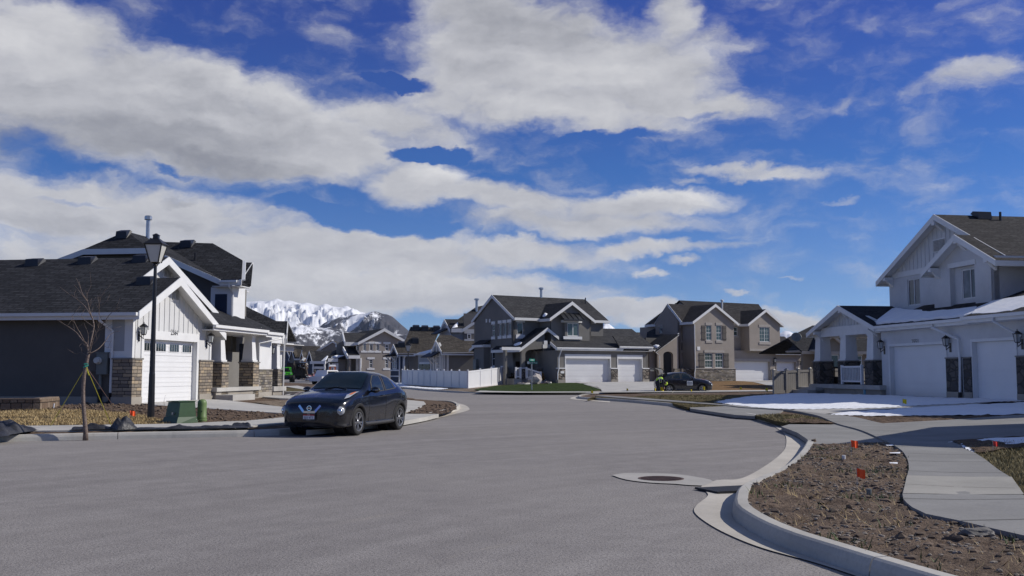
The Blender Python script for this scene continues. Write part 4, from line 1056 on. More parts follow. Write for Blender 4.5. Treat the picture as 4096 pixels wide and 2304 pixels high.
# second street bay with window and little gable roof
b0 = 3.2
fC = fL.sub(uA+b0, dA-.9, -math.pi/2)
zb2 = fC.uv(*z2(740, 440), -.3)[1]
sl3 = .75; nC = (fC.n*sl3+V((0, 0, 1))).normalized(); ptC = fC.p(0, -.35, zb2)
pc = [cut(*z2(x, y), ptC, nC) for x, y in ((690, 303), (779, 305), (766, 440), (690, 440))]
RF.slab(pc, .09)
uc, dc, zc3 = fC.loc(pc[1])
TR.slab([fC.p(uc+.03, dc, zc3+.03), fC.p(uc+.03, -.35, zb2+.03), fC.p(uc+.03, -.35, zb2-.22), fC.p(uc+.03, dc, zc3-.22)], .04)
TR.box(fC, uc-1.6, uc+.05, -.385, -.351, zb2-.24, zb2-.01)
SFt.box(fC, uc-1.6, uc, -.35, 1.0, zb2-.27, zb2-.241)
fa_ = uc-.35
HL_.mb('wall', m_trim).box(fC, fa_-1.6, fa_, 0, dc, zlow, zb2-.2)
MB().box(fC, fa_-.75, fa_-.36, -.02, -.001, zlow+.2, zb2-.62).build('siding_inset', m_navy, HL_.t)
fCs = fL.sub(uA+b0, dA-.9-fa_, 0)
HL_.mb('wall', m_trim).ext(fCs, [(0, zb2-.2), (dc, zb2-.2), (dc, zc3-.12)], .002, .15)
window(HL_, fCs, (.25, dc-.25, zlow+1.0, zb2-.65), 0, 'hung', trim=(.12, .12, .1), cut=False)
# ridge vents and flue
for x, y in ((320, 945-.0), (612, 968)):
    pass
fl_p = PA(um2+.25, oA+hb+1.6, za-.05); pipe(HL_, fl_p, .10, .85, m_metal, True)
q = cut(*z1(755, 142), PA(rk[1][0], oA, zc), nH); rvent(HL_, q+V((0, 0, .03)), fA, 1.2, .75)
q = cut(*z2(382, 200), ptW, nW); rvent(HL_, q+V((0, 0, .03)), fA, 1.3, slw)
q = cut(*z2(428, 290), ptW, nW); pipe(HL_, q, .05, .35, m_black)
HL_.finish()

# ------------------------------------------------------------------ next house up the street (its garage corner and porch show past the first)
def z3b(x, y): return 950+x/3.15, 1180+y/3.15
fN = Fr(*D(1060, 1580, 52.5).xy, A_L)
HN = House('house', 'stone-based house just behind the porch of number 2564, white porch post beside a green jeep', fN.p(1.5, 2, .35))
ZN = .33
ggz = fN.uv(*z3b(390, 600), 0)[1]
g0, g1 = fN.uv(*z3b(363, 900))[0], fN.uv(*z3b(412, 900))[0]
wall(HN, fN, rect((-1.5, fN.uv(*z3b(418, 900))[0], ZN-.2, ggz+.25)), .1, m_greyst, .2)
MB().box(fN, g0, g1, .02, .099, ZN, fN.uv(*z3b(388, 745))[1]).build('garage_door', m_door, HN.t)
for x in (392, 436): lantern(HN, fN, fN.uv(*z3b(x-8, 730), -.1)[0], fN.uv(*z3b(x, 715), -.1)[1], .08, 1.3)
zs_ = fN.uv(*z3b(500, 945))[1]; c0 = fN.uv(*z3b(517, 900), 0)[0]; c1 = fN.uv(*z3b(440, 900), 1.2)[0]
zdN = fN.uv(*z3b(500, 1150))[1]; zbN = fN.uv(*z3b(500, 610))[1]
column(HN, fN, c0, .25, zdN, zs_, zbN, .36, .27, .22, m_stoneB)
HN.mb('stone_pedestal', m_stoneB).box(fN, c1-.5, c1+.1, .6, 1.2, zdN-.1, zs_)
HN.mb('wall', m_trim).box(fN, c1-.4, c1+.0, .65, 1.15, zs_, zbN)
HN.mb('porch_beam', m_trim).box(fN, g1-.2, c0+.6, -.1, .4, zbN, zbN+.5)
MB().box(fN, g1+.1, c0+.7, -.2, 3, zdN-.25, zdN).build('porch_deck', m_concs, HN.t)
MB().box(fN, g1+.15, c0+.6, -.12, 3, ZN-.2, zdN-.251).build('porch_base', m_found, HN.t)
MB().box(fN, c0+.6, c0+1.5, -1.3, 1.2, ZN-.2, zdN-.3).build('porch_step', m_concs, HN.t)
MB().box(fN, c0+.9, c0+2.2, -2.3, .6, ZN-.2, zdN-.55).build('porch_step', m_concs, HN.t)
# roof slope facing the camera
fNc = fN.sub(-.5, .0, -math.pi/2)
zEn = fN.uv(*z3b(560, 550), -.4)[1]
ptN = fNc.p(0, .0, 0); ptN.z = zEn
ptN = D(*z3b(615, 550), fN.p(c0+.8, 0, 0).y); nN = (fNc.n*.72+V((0, 0, 1))).normalized()
pn = [cut(*z3b(x, y), ptN, nN) for x, y in ((90, 130), (150, 165), (490, 328), (634, 330), (617, 552), (90, 552))]
HN.mb('roof', m_shgrey).slab(pn, .1)
un, dn, zn = fNc.loc(pn[3]); ue, de, ze_ = fNc.loc(pn[4])
HN.mb('roof', m_shgrey).slab([fNc.p(un-6, dn, zn), fNc.p(un, dn, zn), fNc.p(un, 2*dn-de, ze_), fNc.p(un-6, 2*dn-de, ze_)], .1)
HN.mb('fascia', m_trim).slab([fNc.p(un+.03, dn, zn+.03), fNc.p(ue+.03, de, ze_+.03), fNc.p(ue+.03, de, ze_-.25), fNc.p(un+.03, dn, zn-.25)], .05)
HN.mb('fascia', m_trim).box(fNc, ue-3.2, ue+.05, de-.04, de, ze_-.27, ze_-.01)
HN.mb('soffit', m_trim).box(fNc, ue-3.0, ue-.05, de, de+3.0, ze_-.30, ze_-.271)
HN.mb('wall', m_board).box(fNc, ue-7, ue-.5, de+.4, 2*dn-de-.4, ZN+2.4, ze_-.2)
downspout(HN, [fN.p(c0+.28, -.35, zbN+.6), fN.p(c0+.3, -.2, zbN+.2), fN.p(c0+.3, -.16, zdN-.5), fN.p(c0+.5, -.5, ZN)], .045)
HN.finish()

# ================================================================== white house on the right
def z8(x, y): return 3100+x/1.610, 800+y/1.610
fR = Fr(18.24, 48.71, math.atan2(-.989, .148))
HRo = House('house', 'shaded white two-storey house, number 2551, snow on its lower roof, beside the curving walk', fR.p(4, 4, .43))
ZR = .43
def RU(x, y, d=0): return fR.uv(*z8(x, y), d)
uw0, uw1 = RU(640, 1100)[0], RU(1604, 1100)[0]+3.5
zeR = RU(1000, 785)[1]
d1 = (RU(752, 1100)[0]-.1, RU(1104, 1100)[0], ZR, RU(900, 936)[1]); d2 = (RU(1278, 1100)[0], RU(1556, 1100)[0], ZR, RU(1400, 908)[1])
wall(HRo, fR, rect((RU(690, 1100)[0], uw1, ZR-.3, zeR+.1)), 0, m_whitest, .25, [rect((d1[0], d1[1], ZR-.29, d1[3])), rect((d2[0], d2[1], ZR-.29, d2[3]))])
gdoor(HRo, fR, d1, 0, .2, 4, (.10, .12, .03)); gdoor(HRo, fR, d2, 0, .2, 4, (.10, .12, .03))
n_ = RU(906, 927); text_mb(HRo.mb('house_number', m_black), fR, '2551', n_[0], n_[1], -.01, .32, .012)
zst = RU(1150, 1022)[1]; zfo = RU(1150, 1235)[1]
for a, b in ((1110, 1205), (1222, 1272), (1564, 1660)):
    MB().box(fR, RU(a, 1100)[0]+.02, RU(b, 1100)[0], -.08, .1, zfo+.001, zst).build('stone_pillar', m_stoneD, HRo.t)
    MB().box(fR, RU(a, 1100)[0]+.0, RU(b, 1100)[0]+.02, -.11, .1, zst+.001, zst+.06).build('pillar_cap', m_cap, HRo.t)
    MB().box(fR, RU(a, 1100)[0]+.01, RU(b, 1100)[0]+.02, -.09, .1, ZR-.3, zfo).build('footing', m_found, HRo.t)
for x, y in ((695, 950), (1120, 930), (1584, 905)): lantern(HRo, fR, RU(x+10, y)[0], RU(x, y-5)[1], 0, 1.25)
# porch
zdk = RU(480, 1190, -.5)[1]; zb_ = RU(480, 868, -.3)[1]; zs_ = RU(480, 1040, -.3)[1]
pu0, pu1 = RU(262, 1100)[0], RU(700, 1100)[0]
for x in (312, 477, 655):
    column(HRo, fR, RU(x, 1100, .15)[0], .15, zdk, zs_, zb_+.02, .42, .35, .28, m_stoneD, m_trim)
column(HRo, fR, RU(312, 1100, .15)[0]+.1, 3.4, zdk, zs_, zb_+.02, .42, .35, .28, m_stoneD, m_trim)
HRo.mb('porch_beam', m_trim).box(fR, pu0+.15, pu1, -.14, .44, zb_, zb_+.50)
HRo.mb('porch_beam', m_trim).box(fR, pu0+.15, pu0+.72, .441, 3.6, zb_, zb_+.50)
MB().box(fR, pu0-.15, pu1+.2, -.35, 3.8, zdk-.22, zdk).build('porch_deck', m_concs, HRo.t)
MB().box(fR, pu0+.1, pu1+.15, -.25, 3.8, ZR-.4, zdk-.221).build('porch_base', m_found, HRo.t)
for i, (a, b, zz) in enumerate(((1.0, -.75, .42), (1.8, -1.2, .21))):
    MB().box(fR, pu0-a+.1, pu0+1.5, b, 1.6-i*.2, ZR-.3, ZR+(zdk-ZR)*(.62 if i == 0 else .3)).build('porch_step', m_concs, HRo.t)
# white railing between posts, and a side rail
ru0, ru1 = RU(474, 1100)[0], RU(602, 1100)[0]
rl = MB(); zr0, zr1 = zdk+.02, RU(540, 1068, -.35)[1]
for u in (ru0, ru1): rl.box(fR, u-.06, u+.06, -.42, -.30, zr0, zr1+.05)
rl.box(fR, ru0+.06, ru1-.06, -.40, -.32, zr1-.09, zr1); rl.box(fR, ru0+.06, ru1-.06, -.40, -.32, zr0+.12, zr0+.2)
n = 13
for i in range(1, n): u = ru0+(ru1-ru0)*i/n; rl.box(fR, u-.02, u+.02, -.385, -.335, zr0+.2, zr1-.09)
rl.build('railing', m_vinyl, HRo.t)
r2 = MB(); fq = fR.sub(pu0+.3, 3.4, -math.pi/2)
r2.box(fq, .4, 2.8, 0, .06, zdk+.85, zdk+.95); r2.box(fq, .4, 2.8, 0, .06, zdk+.1, zdk+.17)
for i in range(9): r2.box(fq, .45+i*.28, .49+i*.28, .01, .05, zdk+.17, zdk+.85)
r2.build('railing', m_black, HRo.t)
zdk_R = zdk
# porch gable
OHR = .55
ga = RU(405, 680, -OHR); gl_ = RU(203, 858, -OHR); gr_ = RU(640, 818, -OHR)
slp = .5*((ga[1]-gl_[1])/(ga[0]-gl_[0])+(ga[1]-gr_[1])/(gr_[0]-ga[0]))
wl, wr = gl_[0]+.5, gr_[0]-.5
zg = lambda u: ga[1]-.10-slp*abs(u-ga[0])
wall(HRo, fR, [(wl+.2, zb_+.5), (wr, zb_+.5), (wr, max(zg(wr), zb_+.52)), (ga[0], zg(ga[0])), (wl+.2, max(zg(wl+.2), zb_+.52))], 0, m_board, .2)
battens(HRo, fR, wl+.4, wr-.3, 0, zb_+.5, lambda u: zg(u)-.03, .33)
gable_d(HRo, fR, wl, wr, 0, 7.0, zg(wl), ga[1]-.09, m_shblack, .5, OHR, 0, ga[0], ze1=zg(wr), gutter=False, fas=.22)
def bracket(H, f, u, d, z, L=.5, s_=.09):
    mb = MB(); mb.box(f, u-s_, u+s_, d-L, d, z-.09, z+.09)
    mb.ext(f.sub(u-s_*.8, d, -math.pi/2), [(.001, z-.42), (L*.75, z-.091), (.001, z-.091)], -s_*0, s_*1.6)
    mb.build('gable_bracket', m_trim, H.t)
for u in (wl+.35, wr-.3, ga[0]): bracket(HRo, fR, u, 0, zg(u)-.20, OHR*.95, .1)
# lower roof: slope facing the street rising to the upper wall
dU1, dU2 = 2.5, 1.7
q0 = RU(640, 805, -.5); q1 = RU(1180, 770, -.5)
ze = .5*(q0[1]+q1[1]); slw = .36
ua, ub = RU(640, 805, -.5)[0], RU(1245, 750, -.5)[0]
RFm = HRo.mb('roof', m_shtaupe)
RFm.slab([fR.p(ua-.6, -.5, ze), fR.p(ub, -.5, ze), fR.p(ub, 7, ze+7.5*slw), fR.p(ua-.6, 7, ze+7.5*slw)], .1)
HRo.mb('fascia', m_trim).box(fR, ua, ub, -.53, -.501, ze-.27, ze-.01); HRo.mb('gutter', m_trim).box(fR, ua+.02, ub-.02, -.65, -.531, ze-.15, ze-.02)
HRo.mb('soffit', m_trim).box(fR, ua, ub, -.5, .02, ze-.28, ze-.25)
ze2 = ze+.03; ub2 = uw1
RFm.slab([fR.p(ub+.01, -.75, ze2), fR.p(ub2, -.75, ze2), fR.p(ub2, 9, ze2+9.75*slw), fR.p(ub+.01, 9, ze2+9.75*slw)], .1)
HRo.mb('fascia', m_trim).box(fR, ub, ub2, -.78, -.751, ze2-.27, ze2-.01); HRo.mb('gutter', m_trim).box(fR, ub+.02, ub2, -.90, -.781, ze2-.15, ze2-.02)
HRo.mb('soffit', m_trim).box(fR, ub, ub2, -.75, .02, ze2-.28, ze2-.25)
downspout(HRo, [fR.p(RU(1090, 780)[0], -.59, ze-.1), fR.p(RU(1090, 780)[0], -.59, ze-.3), fR.p(RU(1195, 830)[0], -.13, ze-.85), fR.p(RU(1208, 1000)[0], -.13, zst-.1), fR.p(RU(1212, 1250)[0], -.14, ZR+.2)], .055)
MB().tube([fR.p(RU(1212, 1250)[0], -.14, ZR+.26), fR.p(RU(1213, 1260)[0], -.16, ZR-.05)], .08, 8).build('drain_boot', m_rubber, HRo.t)
downspout(HRo, [fR.p(RU(1530, 750)[0], -.85, ze2-.1), fR.p(RU(1530, 750)[0], -.85, ze2-.3), fR.p(RU(1600, 800)[0], -.13, ze2-.9)], .055)
# snow lying on the slope
def slope_snow(pts, off=.05, seed=1):
    nS = (fR.n*slw+V((0, 0, 1))).normalized(); P0 = fR.p(0, -.5, ze+off)
    W = [cut(*z8(x, y), P0, nS) for x, y in pts]
    mb = MB(); n = len(W); jag = []
    for i in range(n):
        a, b = W[i], W[(i+1) % n]; k = max(1, int((b-a).length/.25))
        for j in range(k):
            p = a.lerp(b, j/k); jag.append(p+V((mnoise.noise(p*1.7+V((seed, 0, 0))), mnoise.noise(p*1.7+V((0, seed, 0))), 0))*.18)
    jag = [p-nS*((p-P0).dot(nS)) for p in jag]
    fS = jag; tris = tessellate_polygon([[V((p.x, p.y, 0)) for p in fS]]); k = len(fS)
    mb.v += [p+V((0, 0, .05)) for p in fS]+[p-V((0, 0, .04)) for p in fS]
    for t in tris:
        a, b, c = (fS[i] for i in t); up = (b-a).cross(c-a).z > 0; mb.f.append(tuple(t) if up else tuple(reversed(t)))
    for i in range(k): j = (i+1) % k; mb.f.append((i, i+k, j+k, j))
    o = setting('snow', mb, m_snow); return o
slope_snow([(508, 712), (640, 704), (790, 700), (960, 722), (1180, 706), (1300, 690), (1290, 735), (1235, 742), (1000, 768), (760, 785), (650, 796)])
slope_snow([(1262, 742), (1300, 700), (1400, 655), (1480, 640), (1604, 622), (1700, 600), (1700, 690), (1604, 694), (1540, 715), (1400, 730)], .08, 5)
# upper storey
zlow = 3.3
A1 = RU(1025, 92, dU1-.5); L1_ = RU(648, 531, dU1-.5)
sl1u = (A1[1]-L1_[1])/(A1[0]-L1_[0]); eU0 = L1_[0]+.5
uRt = RU(1410, 500, dU2)[0]-.02
_fs = fR.sub(uRt, dU2, math.pi/2); el_ = _fs.uv(*z8(1604, 380), -.45)[1]
sR_ = (A1[1]-el_-.145)/(uRt+.45-A1[0])
zr1 = lambda u: A1[1]-.1-(sl1u*(A1[0]-u) if u < A1[0] else sR_*(u-A1[0]))
w1 = pxr(fR, *z8(853, 506), *z8(933, 678), dU1)
wall(HRo, fR, [(eU0+.02, zlow), (uRt, zlow), (uRt, zr1(uRt)), (A1[0], zr1(A1[0])), (eU0+.02, zr1(eU0+.02))], dU1, m_whitest, .22, [rect(w1)])
window(HRo, fR, w1, dU1, 'slide', gm=m_glassw, trim=(.0, .0, .0), grid=None)
zbb = RU(830, 460, dU1)[1]
HRo.mb('gable_band', m_trim).box(fR, eU0+.1, uRt, dU1-.05, dU1-.001, zbb-.28, zbb)
HRo.mb('gable_boards', m_board).ext(fR, [(A1[0]-(zr1(A1[0])-zbb)/sl1u+.02, zbb+.001), (A1[0]+(zr1(A1[0])-zbb)/sR_-.02, zbb+.001), (A1[0], zr1(A1[0])-.02)], dU1-.025, dU1-.001)
battens(HRo, fR, eU0+.3, uRt, dU1-.026, zbb, lambda u: zr1(u)-.04, .36)
vq = pxr(fR, *z8(1022, 255), *z8(1100, 325), dU1-.03); louvre(HRo, fR, (vq[0]+vq[1])/2, vq[2], vq[3], (vq[1]-vq[0])/2-.03, dU1-.03)
gable_d(HRo, fR, eU0, uRt, dU1, 18, zr1(eU0), A1[1]-.1, m_shtaupe, .45, .5, .4, A1[0], ze1=zr1(uRt), gutter=False, fas=.24)
bracket(HRo, fR, eU0+.35, dU1, zr1(eU0+.3)-.2, .5, .12); bracket(HRo, fR, A1[0], dU1, A1[1]-.45, .6, .12)
# second, nearer gable with the recessed window
A2 = RU(1155, 222, dU2-.5); L2_ = RU(940, 470, dU2-.5); R2_ = RU(1422, 382, dU2-.5)
sl2 = .5*((A2[1]-L2_[1])/(A2[0]-L2_[0])+(A2[1]-R2_[1])/(R2_[0]-A2[0]))
zr2 = lambda u: A2[1]-.1-sl2*abs(u-A2[0])
e0, e1 = RU(1025, 600, dU2)[0], RU(1410, 500, dU2)[0]
w2 = pxr(fR, *z8(1172, 440), *z8(1282, 634), dU2); hole = (w2[0]-.55, w2[1]+.06, w2[2]-1.2, w2[3]+.12)
wall(HRo, fR, [(e0, zlow), (e1, zlow), (e1, zr2(e1)), (A2[0], zr2(A2[0])), (e0, zr2(e0))], dU2, m_whitest, .25, [rect(hole)])
wall(HRo, fR, rect((hole[0]-.05, hole[1]+.05, hole[2]-.05, hole[3]+.05)), dU2+.251, m_whitest, .1, [rect(w2)])
window(HRo, fR, w2, dU2+.22, 'slide', gm=m_glassw, grid=None)
HRo.mb('window_surround', m_trim).box(fR, hole[0]-.1, hole[1]+.12, dU2-.03, dU2-.001, hole[3]+.001, hole[3]+.22)
gable_d(HRo, fR, L2_[0]+.45, R2_[0]-.45, dU2, 9, zr2(L2_[0]+.45), A2[1]-.1, m_shtaupe, .45, .5, 0, A2[0], ze1=zr2(R2_[0]-.45), gutter=False, fas=.24)
for u in (L2_[0]+.7, A2[0], R2_[0]-.75): bracket(HRo, fR, u, dU2, zr2(u)-.22, .5, .12)
# side wall facing the camera and the long eave to the right
fRs = fR.sub(e1, dU2, math.pi/2)     # u runs away from the street, seen from the camera side
zsd = zr2(e1)
wall(HRo, fRs, rect((0, 14, zlow, zsd-.15)), .0, m_whitest, .2)
nn = (fRs.n*sR_+V((0, 0, 1))).normalized(); a_ = fR.p(A1[0], dU1, A1[1]); sS = sR_
HRo.mb('gutter', m_trim).box(fRs, -.3, 16, -.60, -.465, el_-.02, el_+.11)
q = cut(*z8(1328, 110), a_, nn); rvent(HRo, q+V((0, 0, .02)), fRs, 1.5, sS)
q = cut(*z8(1452, 130), a_, nn); pipe(HRo, q, .06, .4, m_black)
# unseen second upper block beyond the right edge, added to shade the snow
uX = uw1-1.2
wall(HRo, fR, rect((uX-.0, uX+8, ZR, 7.2)), .8, m_whitest, .2); wall(HRo, fR.sub(uX, 12, -math.pi/2), rect((0, 11.2, ZR, 7.2)), 0, m_whitest, .2)
gable_u(HRo, fR, uX, uX+8, .8, 11, 7.2, 9.9, m_shtaupe, oh=.45, ohf=.4, gutter=False)
# side and back walls so the house is whole
wall(HRo, fR.sub(uw1, 0, math.pi/2), rect((0, 12, ZR-.3, zeR+.1)), -.001, m_whitest, .2)
wall(HRo, fR.sub(RU(690, 1100)[0], 12, -math.pi/2), rect((0, 9.0, ZR-.3, zeR+.1)), 0, m_whitest, .2)
wall(HRo, fR.sub(eU0, 18, -math.pi/2), rect((0, 18-dU1-.01, ZR-.3, zr1(eU0))), -.02, m_whitest, .2)
HRo.finish()

# ------------------------------------------------------------------ next house to the right, outside the frame; its gable shades the drive
fO = Fr(14.7, 24.9, R(-90)); HO = House('house', 'white gabled neighbour house beyond the right edge, its gable shading the drive', fO.p(4, 4, .4))
gwall(HO, fO, 0, 8, 0, .2, 3.3, 5.9, m_whitest); gable_d(HO, fO, 0, 8, 0, 16, 3.3, 5.9, m_shtaupe, .4, .4)
gdoor(HO, fO, (1.5, 6.4, .4, 2.8), -.3, .2); HO.mb('wall', m_whitest).box(fO, .05, 7.95, .3, 15.8, .2, 3.2); HO.finish()

# ================================================================== grey stucco corner house with the white fence
def z6(x, y): return 2050+x/3.22, 1150+y/3.22
def z5(x, y): return 1550+x/3.22, 1150+y/3.22
_o = D(2230, 1531, 94)
f3 = Fr(_o.x, _o.y, R(32))
H3 = House('house', 'grey stucco house with two white garage doors behind the green lawn and white fence', f3.p(0, 5, .55), cat='house')
Z3 = .55
def U3(x, y, d=0): return f3.uv(*z6(x, y), d)
def P3(a, b, c, e, d=0): return pxr(f3, *z6(a, b), *z6(c, e), d)
m3 = m_greyst
ze3 = U3(900, 800)[1]
D1 = P3(683, 915, 1257, 1231); D2 = P3(1357, 920, 1665, 1232); D1 = (D1[0], D1[1], Z3, D1[3]); D2 = (D2[0], D2[1], Z3, D2[3])
ug0, ug1 = 0, U3(1745, 1000)[0]
wall(H3, f3, rect((ug0, ug1, Z3-.5, ze3)), 0, m3, .3, [rect((D1[0], D1[1], Z3-.49, D1[3])), rect((D2[0], D2[1], Z3-.49, D2[3]))])
for dd in (D1, D2): gdoor(H3, f3, dd, 0, .26, 4, (.09, .40, .04))
zs3 = U3(900, 1048)[1]; zf3 = U3(900, 1186)[1]
for a, b in ((580, 672), (1266, 1350), (1672, 1750)):
    MB().box(f3, U3(a, 1100)[0]-.02, U3(b, 1100)[0], -.10, .2, zf3+.001, zs3).build('stone_pillar', m_stoneC, H3.t)
    MB().box(f3, U3(a, 1100)[0]-.05, U3(b, 1100)[0]+.03, -.14, .2, zs3+.001, zs3+.10).build('pillar_cap', m_trim, H3.t)
    MB().box(f3, U3(a, 1100)[0]-.04, U3(b, 1100)[0]+.01, -.12, .2, Z3-.5, zf3).build('footing', m_found, H3.t)
pl = P3(610, 1078, 656, 1106); MB().box(f3, *pl[:2], -.13, -.101, *pl[2:]).build('number_plate', m_trim, H3.t)
# garage roof
e0 = U3(562, 772, -.2); e1 = U3(1420, 778, -.2); e2 = U3(1375, 757, -.35); e3 = U3(1803, 760, -.35)
zg = .5*(e0[1]+e1[1])
_q = U3(780, 690, 2.05); slg = (_q[1]-zg)/2.35; nG = (f3.n*slg+V((0, 0, 1))).normalized(); pG = f3.p(0, -.2, zg)
pg = [cut(*z6(x, y), pG, nG) for x, y in ((490, 702), (700, 655), (1012, 590), (1172, 528), (1537, 533), (1790, 757))]
uE = f3.loc(cut(*z6(1800, 765), pG, nG))[0]
H3.mb('roof', m_shgrey).slab([f3.p(e0[0], -.2, zg), f3.p(uE, -.2, zg), pg[4], pg[3], pg[2], pg[1], pg[0]], .1)
uh, dh, zh = f3.loc(pg[4])
H3.mb('roof', m_shgrey).slab([pg[4], f3.p(uE, -.2, zg), f3.p(uE, 2*dh+.3, zg)], .1)
H3.mb('roof', m_shgrey).slab([pg[3], pg[4], f3.p(uE, 2*dh+.3, zg), f3.p(0, 2*dh+.3, zg)], .1)
H3.mb('fascia', m_trim).box(f3, e0[0], e1[0], -.24, -.201, zg-.26, zg-.01); H3.mb('gutter', m_trim).box(f3, e0[0], e1[0], -.35, -.241, zg-.14, zg-.02)
zg2 = .5*(e2[1]+e3[1])
H3.mb('roof', m_shgrey).slab([f3.p(e2[0], -.35, zg2), f3.p(e3[0], -.35, zg2), f3.p(e3[0]-.6, 1.2, zg2+1.1), f3.p(e2[0]+.4, 1.2, zg2+1.1)], .1)
H3.mb('fascia', m_trim).box(f3, e2[0], e3[0], -.39, -.351, zg2-.26, zg2-.01); H3.mb('gutter', m_trim).box(f3, e2[0], e3[0], -.50, -.391, zg2-.14, zg2-.02)
H3.mb('soffit', m_trim).box(f3, e0[0], e3[0], -.34, .0, zg-.29, zg-.265)
H3.mb('fascia', m_trim).slab([pg[0]+V((0, 0, .03)), f3.p(e0[0], -.2, zg+.03), f3.p(e0[0], -.2, zg-.25), pg[0]-V((0, 0, .25))], .05)
downspout(H3, [f3.p(e0[0]+.4, -.55, zg-.1), f3.p(e0[0]+.35, -.5, zg-.4), f3.p(.02, -.22, zg-1.0), f3.p(.02, -.22, zs3), f3.p(-.12, -.22, zs3-.4), f3.p(-.12, -.22, Z3+.3)], .06)
wall(H3, f3.sub(ug1, 0, math.pi/2), rect((0, 7, Z3-.5, ze3)), -.001, m3, .2)
wall(H3, f3.sub(0, 9, -math.pi/2), rect((0, 8.98, Z3-.5, ze3-.1)), -.001, m3, .2)
# entry block
dE = 2.6
zeE = U3(95, 778, dE-.3)[1]; aE = U3(450, 515, dE-.3); rE = U3(596, 640, dE-.3); lE = U3(92, 778, dE-.3)
slE = .5*((aE[1]-lE[1])/(aE[0]-lE[0])+(aE[1]-rE[1])/(rE[0]-aE[0]))
zE_ = lambda u: aE[1]-.1-slE*abs(u-aE[0])
uwl, uwr = U3(116, 900, dE)[0], .3
ar = P3(165, 800, 320, 1180, dE); um = (ar[0]+ar[1])/2; w_ = (ar[1]-ar[0])/2
zsp = ar[3]-.45
arch = [(ar[0], Z3-.2), (ar[1], Z3-.2), (ar[1], zsp)]+[(um+w_*math.cos(math.pi*i/10), zsp+.45*math.sin(math.pi*i/10)) for i in range(1, 10)]+[(ar[0], zsp)]
we = P3(405, 788, 482, 910, dE)
wall(H3, f3, [(uwl, Z3-.3), (uwr, Z3-.3), (uwr, zE_(uwr)), (aE[0], zE_(aE[0])), (uwl, zE_(uwl))], dE, m3, .25, [arch, rect(we)])
window(H3, f3, we, dE, 'hung', gm=m_glassg, trim=(.38, .38, .15))
ws_ = U3(400, 1046, dE)[1]
MB().box(f3, ar[1]+.02, uwr, dE-.10, dE-.001, U3(400, 1185, dE)[1], ws_).build('stone_base', m_stoneC, H3.t)
MB().box(f3, ar[1]+.0, uwr, dE-.14, dE-.001, ws_+.001, ws_+.09).build('stone_cap', m_cap, H3.t)
MB().box(f3, uwl-.04, ar[0]-.02, dE-.10, dE+.3, Z3, ws_).build('stone_pillar', m_stoneC, H3.t)
MB().box(f3, uwl-.07, ar[0]+.01, dE-.14, dE+.3, ws_+.001, ws_+.1).build('pillar_cap', m_trim, H3.t)
gable_d(H3, f3, lE[0]+.3, rE[0]-.3, dE, dE+5, zE_(lE[0]+.3), aE[1]-.1, m_shblack, .3, .3, 0, aE[0], ze1=zE_(rE[0]-.3), gutter=False, fas=.28)
H3.mb('gutter', m_trim).box(f3, lE[0]-.2, lE[0]-.02, dE-.4, dE+3, zeE-.05, zeE+.08)
# side of the entry porch, its eave and post
el = U3(0, 772, dE-.3)
H3.mb('fascia', m_trim).box(f3, U3(-10, 772, dE-.3)[0]-1.2, lE[0]+.02, dE-.48, dE-.44, zeE-.22, zeE+.06)
MB().box(f3, U3(-85, 900, dE)[0]-.0, U3(-62, 900, dE)[0], dE+.1, dE+.5, Z3-.3, zeE-.2).build('porch_post', m3, H3.t)
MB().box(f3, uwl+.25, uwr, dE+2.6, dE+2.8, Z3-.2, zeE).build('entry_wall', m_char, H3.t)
MB().box(f3, um-.45, um+.55, dE+2.53, dE+2.599, Z3+.3, Z3+2.5).build('front_door', m_plain('door_red_brown', (.05, .022, .016), .5), H3.t)
MB().box(f3, uwl-.9, ar[1], dE-.1, dE+2.6, Z3-.3, Z3+.40).build('porch_deck', m_concs, H3.t)
for i in range(3): MB().box(f3, ar[0]+.35, ar[1]+.55+i*.4, dE-.7-i*.4, dE-.301-i*.4, Z3-.3, Z3+.34-i*.13).build('porch_step', m_concs, H3.t)
# white handrails
def rail(H, f, p0, p1, h_=.95, solid=True):
    mb = MB(); a, b = p0, p1
    for p in (a, b): mb.box(Fr(p.x, p.y, f.ang), -.07, .07, -.07, .07, p.z, p.z+h_+.12)
    up = V((0, 0, h_)); mb.bar(a+up, b+up, .1, .12); mb.bar(a+V((0, 0, .15)), b+V((0, 0, .15)), .08, .1)
    n = max(3, int((b-a).length/.13))
    for i in range(1, n): q = a.lerp(b, i/n); mb.bar(q+V((0, 0, .15)), q+up, .05, .05, (1, 0, 0))
    return mb.build('railing', m_vinyl, H.t)
ra = U3(180, 1180, dE-.4); rb = U3(223, 1215, dE-1.7)
rail(H3, f3, f3.p(ra[0], dE-.4, Z3+.42), f3.p(ra[0]+.75, dE-1.7, Z3), .95)
rail(H3, f3, f3.p(U3(28, 1100, dE)[0], dE-.2, Z3+.42), f3.p(U3(88, 1100, dE)[0], dE-.2, Z3+.42), .95)
# upper storey: main wall, gabled bay over the garage
dM, dB = 4.4, 2.4
zl = 2.6
uA0 = f3.uv(*z5(1621, 800), dM)[0]; uA1 = U3(1168, 500, dM)[0]
zeM = U3(200, 415, dM)[1]
wm = P3(62, 452, 137, 604, dM)
wall(H3, f3, rect((uA0, uA1, zl, zeM)), dM, m3, .25, [rect(wm)])
window(H3, f3, wm, dM, 'plain', gm=m_glass, trim=(.36, .38, .18))
rA = f3.uv(*z5(1357, 107), dM-.3); eA = f3.uv(*z5(1610, 408), dM-.3)
